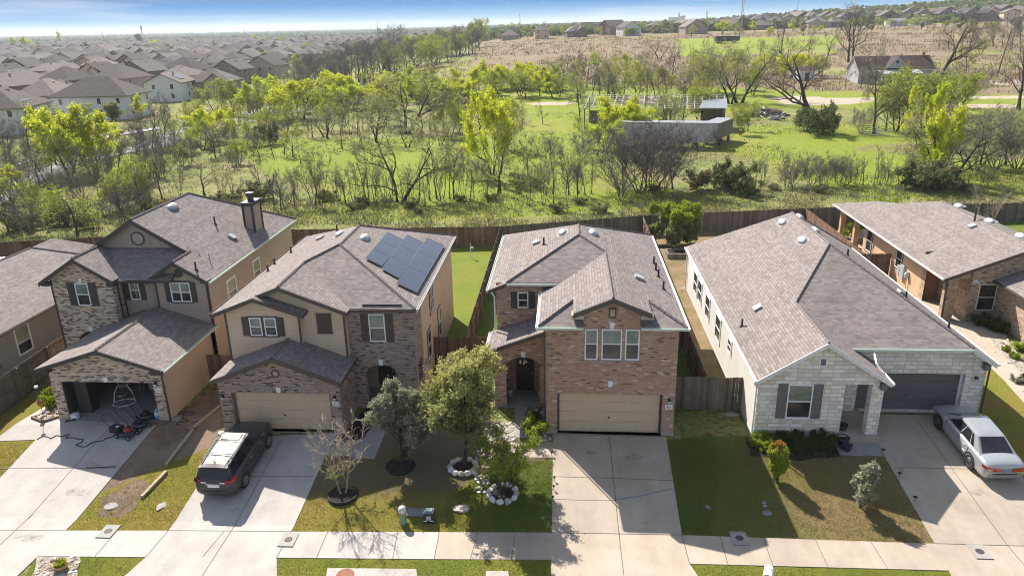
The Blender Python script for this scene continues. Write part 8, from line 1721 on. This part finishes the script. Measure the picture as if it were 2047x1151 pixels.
for k in range(30): mm_ = Matrix.Translation((rn.uniform(-1.2, 1.2), rn.uniform(-.6, .6), rn.uniform(0, .9))) @ Matrix.Rotation(rn.uniform(0, 6), 4, 'Z') @ Matrix.Rotation(rn.uniform(-1, 1), 4, 'X'); m.box(-.4, .4, -.15, .15, -.08, .08, k % 2, mm_)
m.build('scrap', [M['cloth_white'], M['metal_grey']], t)
for k, (x, y, rz, tl) in enumerate(((1738, 268, .1, .3), (1752, 272, -.5, .5))):
    p, D = base(x, y); t = thing('gate_panel', ('metal livestock gate panel leaning in the brush, left one', 'metal livestock gate panel lying tilted, right one')[k], 'gate', p, rz, 'leaning metal gate panels', local=True); m = MB()
    tp = lambda u, v: Vector((u, v*math.sin(tl), v*math.cos(tl)))
    for v in (.1, .4, .7, 1.0, 1.35): m.tube([tp(-1.8, v), tp(1.8, v)], .045, 5)
    for u in (-1.8, 0, 1.8): m.tube([tp(u, .1), tp(u, 1.35)], .045, 5)
    m.tube([tp(-1.8, .1), tp(0, 1.35)], .03, 5); m.build('bars', M['metal_grey'], t)
# poles and towers
def upole(x, y, ytop, label, r=.14, cross=True, lean=0):
    p, D = base(x, y); H = (y-ytop)*D/F_PX*1.02; t = thing('utility_pole', label, 'utility pole', p, local=True, group='utility poles'); m = MB(); m.tube([(0, 0, -.3), (lean*H, 0, H)], [r, r*.7], 7); m.build('pole', M['pole_wood'], t)
    if cross: m = MB(); m.box(lean*H-.9, lean*H+.9, -.07, .07, H*.93-.08, H*.93+.06); m.build('crossarm', M['pole_wood'], t)
upole(1558, 118, 62, 'leaning dark pole in the dry field', .18, False, .08); upole(1993, 152, 66, 'tall dark leaning pole right of the farmhouse', .2, False, .12); upole(1040, 78, 32, 'dark pole above the beige far house', .25, False); upole(757, 80, 42, 'grey pole rising over the far roofs', .3, False); upole(210, 92, 64, 'thin pole over the left far roofs', .3, False); upole(491, 80, 56, 'thin pole over the middle far roofs', .3, False); upole(1443, 88, 48, 'thin pole left of the lattice mast', .15, True); upole(1590, 60, 5, 'very thin pole on the skyline', .1, False)
p, D = base(1480, 76); H = 90*D/F_PX; t = thing('lattice_mast', 'tall thin lattice mast rising out of the frame top', 'mast', p, local=True); m = MB(); s = .55
for a in range(3): c, s2 = math.cos(a*2.094)*s, math.sin(a*2.094)*s; m.tube([(c, s2, 0), (c, s2, H)], .09, 4)
m.build('legs', M['mast'], t); m = MB(); n = int(H/1.6)
for k in range(n):
    for a in range(3):
        b = (a+1) % 3; P0 = (math.cos(a*2.094)*s, math.sin(a*2.094)*s, k*H/n); P1 = (math.cos(b*2.094)*s, math.sin(b*2.094)*s, (k+1)*H/n); m.tube([P0, P1], .045, 3, 0, False)
m.build('bracing', M['mast'], t)
def skyline(x, y0, y1, w, label, name='tower', mat='far_white', cat='tower', dist=1600, parts=1):
    v = ray(x, y0); k = dist/v.dot(FWD); p = CAM+v*k; H = (y0-y1)*dist/F_PX; t = thing(name, label, cat, p, local=True); m = MB(); m.box(-w/2, w/2, -w/2, w/2, -8, H); m.build('shaft', M[mat], t)
    if parts > 1: m = MB(); m.lathe((0, 0, H), [(w*.9, -1), (w*1.4, 2), (w*1.4, 5), (w*.6, 7), (.01, 7.5)], 14); m.build('tank', M[mat], t)
skyline(285, 74, 60, 1.6, 'pale water tower on the left skyline', 'water_tower', 'leaf_gold' if False else 'mast', 'water tower', 1500, 2); skyline(1412, 40, 24, 3.5, 'slim pale tower right of the white block on the skyline'); skyline(796, 66, 54, 1.5, 'thin pale mast on the middle skyline', 'mast', 'mast', 'mast'); skyline(1706, 24, 2, 1.0, 'thin mast above the right hill', 'mast', 'mast', 'mast')
v = ray(1352, 46); k = 1500/v.dot(FWD); p = CAM+v*k; t = thing('plant_building', 'white industrial block with a short tower on the skyline', 'building', p, local=True); m = MB(); m.box(-18, 16, -10, 10, -8, 11); m.build('hall', M['far_white'], t); m = MB(); m.box(2, 6, -4, 4, 11, 19); m.build('tower', M['far_white'], t); m = MB(); m.box(8, 16.5, -10, 11, 11, 13); m.build('annex', M['metal_grey'], t)
v = ray(1215, 52); k = 900/v.dot(FWD); p = CAM+v*k; t = thing('long_building', 'long low grey building behind the dry field houses', 'building', (p.x, p.y, gz(p.x, p.y)), local=True); m = MB(); m.box(-32, 32, -8, 8, -6, 7); m.build('hall', M['siding_grey'], t); m = MB(); m.box(-33, 33, -9, 9, 7, 8.2); m.build('roof', M['metal_dark'], t)
for k, (x, y) in enumerate(((1790, 52), (1840, 50))):
    p, D = base(x, y); t = thing('metal_barn', ('small white metal barn on the right field edge, left one', 'white and rust metal barn on the right field edge, right one')[k], 'barn', p, .1, 'metal barns on the right field edge', local=True); m = MB(); m.box(-6, 6, -4, 4, -1, 3.2, skip='td'); m.build('wall', M['far_white'], t); rfm([[(-6.3, -4.4, 3.1), (6.3, -4.4, 3.1), (6.3, 0, 4.6), (-6.3, 0, 4.6)], [(-6.3, 4.4, 3.1), (6.3, 4.4, 3.1), (6.3, 0, 4.6), (-6.3, 0, 4.6)]], 'metal_grey')
# far tree cover on plain and hill: uncountable
def far_cover(name, n, fn, mat, kind='stuff'):
    V = []; Fc = []; rn = random.Random(n)
    for i in range(n):
        x, y, h = fn(rn); z = gz(x, y)
        for k in range(12):
            a = rvec(rn); c = Vector((x, y, z+h*.45))+Vector((a.x*h*.6, a.y*h*.6, a.z*h*.5)); nrm = (rvec(rn)+a).normalized(); u = nrm.cross(rvec(rn)).normalized()*h*.34; w = nrm.cross(u).normalized()*h*.3; k0 = len(V); V += [c-u, c-w, c+u, c+w]; Fc.append((k0, k0+1, k0+2, k0+3))
    me = bpy.data.meshes.new(name); me.from_pydata(V, [], Fc); me.materials.append(M[mat]); o = bpy.data.objects.new(name, me); COL.objects.link(o); return tag(o, {'distant_woods': 'hazy low tree cover on the far plain and hill', 'distant_brush': 'olive brush dotted over the far plain'}[name], kind=kind)
def f_far(rn):
    y = 560+rn.random()**1.6*4200; b = rn.uniform(-.78, .70)
    if y < 1100 and b < -.13: y = rn.uniform(1150, 4500)
    return b*y, y, rn.uniform(2.5, 6)*(1+y/5000)
far_cover('distant_woods', 9000, f_far, 'leaf_dark'); far_cover('distant_brush', 5000, f_far, 'leaf_weed')
# ------------------------------------------------------------------ light, sky, air
AZ, EL = R(33.8), R(44)      # shadows run towards +x, -y
sun = bpy.data.lights.new('sun', 'SUN'); so = bpy.data.objects.new('sun', sun); COL.objects.link(so)
sd = Vector((math.sin(AZ)*math.cos(EL), -math.cos(AZ)*math.cos(EL), -math.sin(EL))); so.rotation_euler = sd.to_track_quat('-Z', 'Y').to_euler()
sun.energy = 4.7; sun.angle = R(.5); sun.color = (1.0, .92, .82)
w = bpy.data.worlds.new('World'); S.world = w; w.use_nodes = True; nt = w.node_tree; nt.nodes.clear()
out = nt.nodes.new('ShaderNodeOutputWorld'); bg = nt.nodes.new('ShaderNodeBackground'); sky = nt.nodes.new('ShaderNodeTexSky')
sky.sky_type = 'NISHITA'; sky.sun_disc = False; sky.sun_elevation = EL; sky.sun_rotation = math.atan2(-sd.x, -sd.y); sky.altitude = 200; sky.air_density = 1.0; sky.dust_density = .6; sky.ozone_density = 2.0
tc = nt.nodes.new('ShaderNodeTexCoord'); sep = nt.nodes.new('ShaderNodeSeparateXYZ'); nt.links.new(tc.outputs['Generated'], sep.inputs[0])
def mth(op, a, b):
    n = nt.nodes.new('ShaderNodeMath'); n.operation = op
    for i, v in ((0, a), (1, b)):
        if isinstance(v, bpy.types.NodeSocket): nt.links.new(v, n.inputs[i])
        else: n.inputs[i].default_value = v
    return n.outputs[0]
zc = mth('MAXIMUM', sep.outputs[2], .012); zz_ = mth('ADD', zc, .03)
cb = nt.nodes.new('ShaderNodeCombineXYZ'); nt.links.new(mth('DIVIDE', sep.outputs[0], zz_), cb.inputs[0]); nt.links.new(mth('DIVIDE', sep.outputs[1], zz_), cb.inputs[1])
mp = nt.nodes.new('ShaderNodeMapping'); nt.links.new(cb.outputs[0], mp.inputs[0]); mp.inputs['Scale'].default_value = (.16, .10, 1); mp.inputs['Location'].default_value = (3.1, 1.7, 0)
ns = nt.nodes.new('ShaderNodeTexNoise'); ns.inputs['Scale'].default_value = 1.0; ns.inputs['Detail'].default_value = 7; ns.inputs['Roughness'].default_value = .55; nt.links.new(mp.outputs[0], ns.inputs['Vector'])
rp = nt.nodes.new('ShaderNodeValToRGB'); rp.color_ramp.elements[0].position = .52; rp.color_ramp.elements[1].position = .72; nt.links.new(ns.outputs['Fac'], rp.inputs[0])
mx = nt.nodes.new('ShaderNodeMix'); mx.data_type = 'RGBA'; nt.links.new(mth('MULTIPLY', rp.outputs[0], .6), mx.inputs[0]); gr = nt.nodes.new('ShaderNodeValToRGB'); nt.links.new(mth('MULTIPLY', sep.outputs[2], 16.0), gr.inputs[0])
for e, (p_, c) in zip([gr.color_ramp.elements[0], gr.color_ramp.elements[1], gr.color_ramp.elements.new(.12), gr.color_ramp.elements.new(.3)], ((0, (2.15, 2.65, 2.85)), (1, (.14, .85, 2.3)), (.17, (1.0, 1.95, 2.8)), (.42, (.25, 1.1, 2.5)))): e.position = p_; e.color = (*c, 1)
ab = nt.nodes.new('ShaderNodeMix'); ab.data_type = 'RGBA'; rr = nt.nodes.new('ShaderNodeMapRange'); nt.links.new(sep.outputs[2], rr.inputs[0]); rr.inputs[1].default_value = .06; rr.inputs[2].default_value = .35; nt.links.new(rr.outputs[0], ab.inputs[0]); nt.links.new(gr.outputs[0], ab.inputs[6]); bw = nt.nodes.new('ShaderNodeRGBToBW'); nt.links.new(sky.outputs[0], bw.inputs[0]); ds = nt.nodes.new('ShaderNodeMix'); ds.data_type = 'RGBA'; ds.inputs[0].default_value = .5; nt.links.new(sky.outputs[0], ds.inputs[6]); nt.links.new(bw.outputs[0], ds.inputs[7]); nt.links.new(ds.outputs[2], ab.inputs[7])
nt.links.new(ab.outputs[2], mx.inputs[6]); mx.inputs[7].default_value = (2.9, 3.1, 3.3, 1)
nt.links.new(mx.outputs[2], bg.inputs[0]); bg.inputs[1].default_value = .13; nt.links.new(bg.outputs[0], out.inputs[0])
HAZE = 0.00014
if HAZE:
    me = bpy.data.meshes.new('haze'); bm = bmesh.new(); bmesh.ops.create_cube(bm, size=1); bm.to_mesh(me); bm.free(); hz = bpy.data.objects.new('haze', me); COL.objects.link(hz)
    hz.scale = (12000, 7200, 62); hz.location = (0, 3200, 21); tag(hz, kind='stuff')
    hm = bpy.data.materials.new('haze'); hm.use_nodes = True; t_ = hm.node_tree; t_.nodes.clear(); o_ = t_.nodes.new('ShaderNodeOutputMaterial'); v_ = t_.nodes.new('ShaderNodeVolumePrincipled'); v_.inputs['Color'].default_value = (.80, .88, 1.0, 1); v_.inputs['Density'].default_value = HAZE; v_.inputs['Anisotropy'].default_value = .2; t_.links.new(v_.outputs[0], o_.inputs['Volume']); me.materials.append(hm)
vs = S.view_settings; vs.view_transform = 'Standard'; vs.look = 'None'; vs.gamma = 1; vs.use_curve_mapping = False; vs.exposure = 1.12
S.cycles.max_bounces = 6; S.cycles.diffuse_bounces = 3; S.cycles.transparent_max_bounces = 8; S.cycles.use_denoising = True; S.cycles.use_adaptive_sampling = False; S.cycles.filter_width = 1.0
for o in COL.objects:
    if o.type == 'MESH' and 'kind' not in o and o.parent is None and 'category' not in o: print('UNTAGGED', o.name)
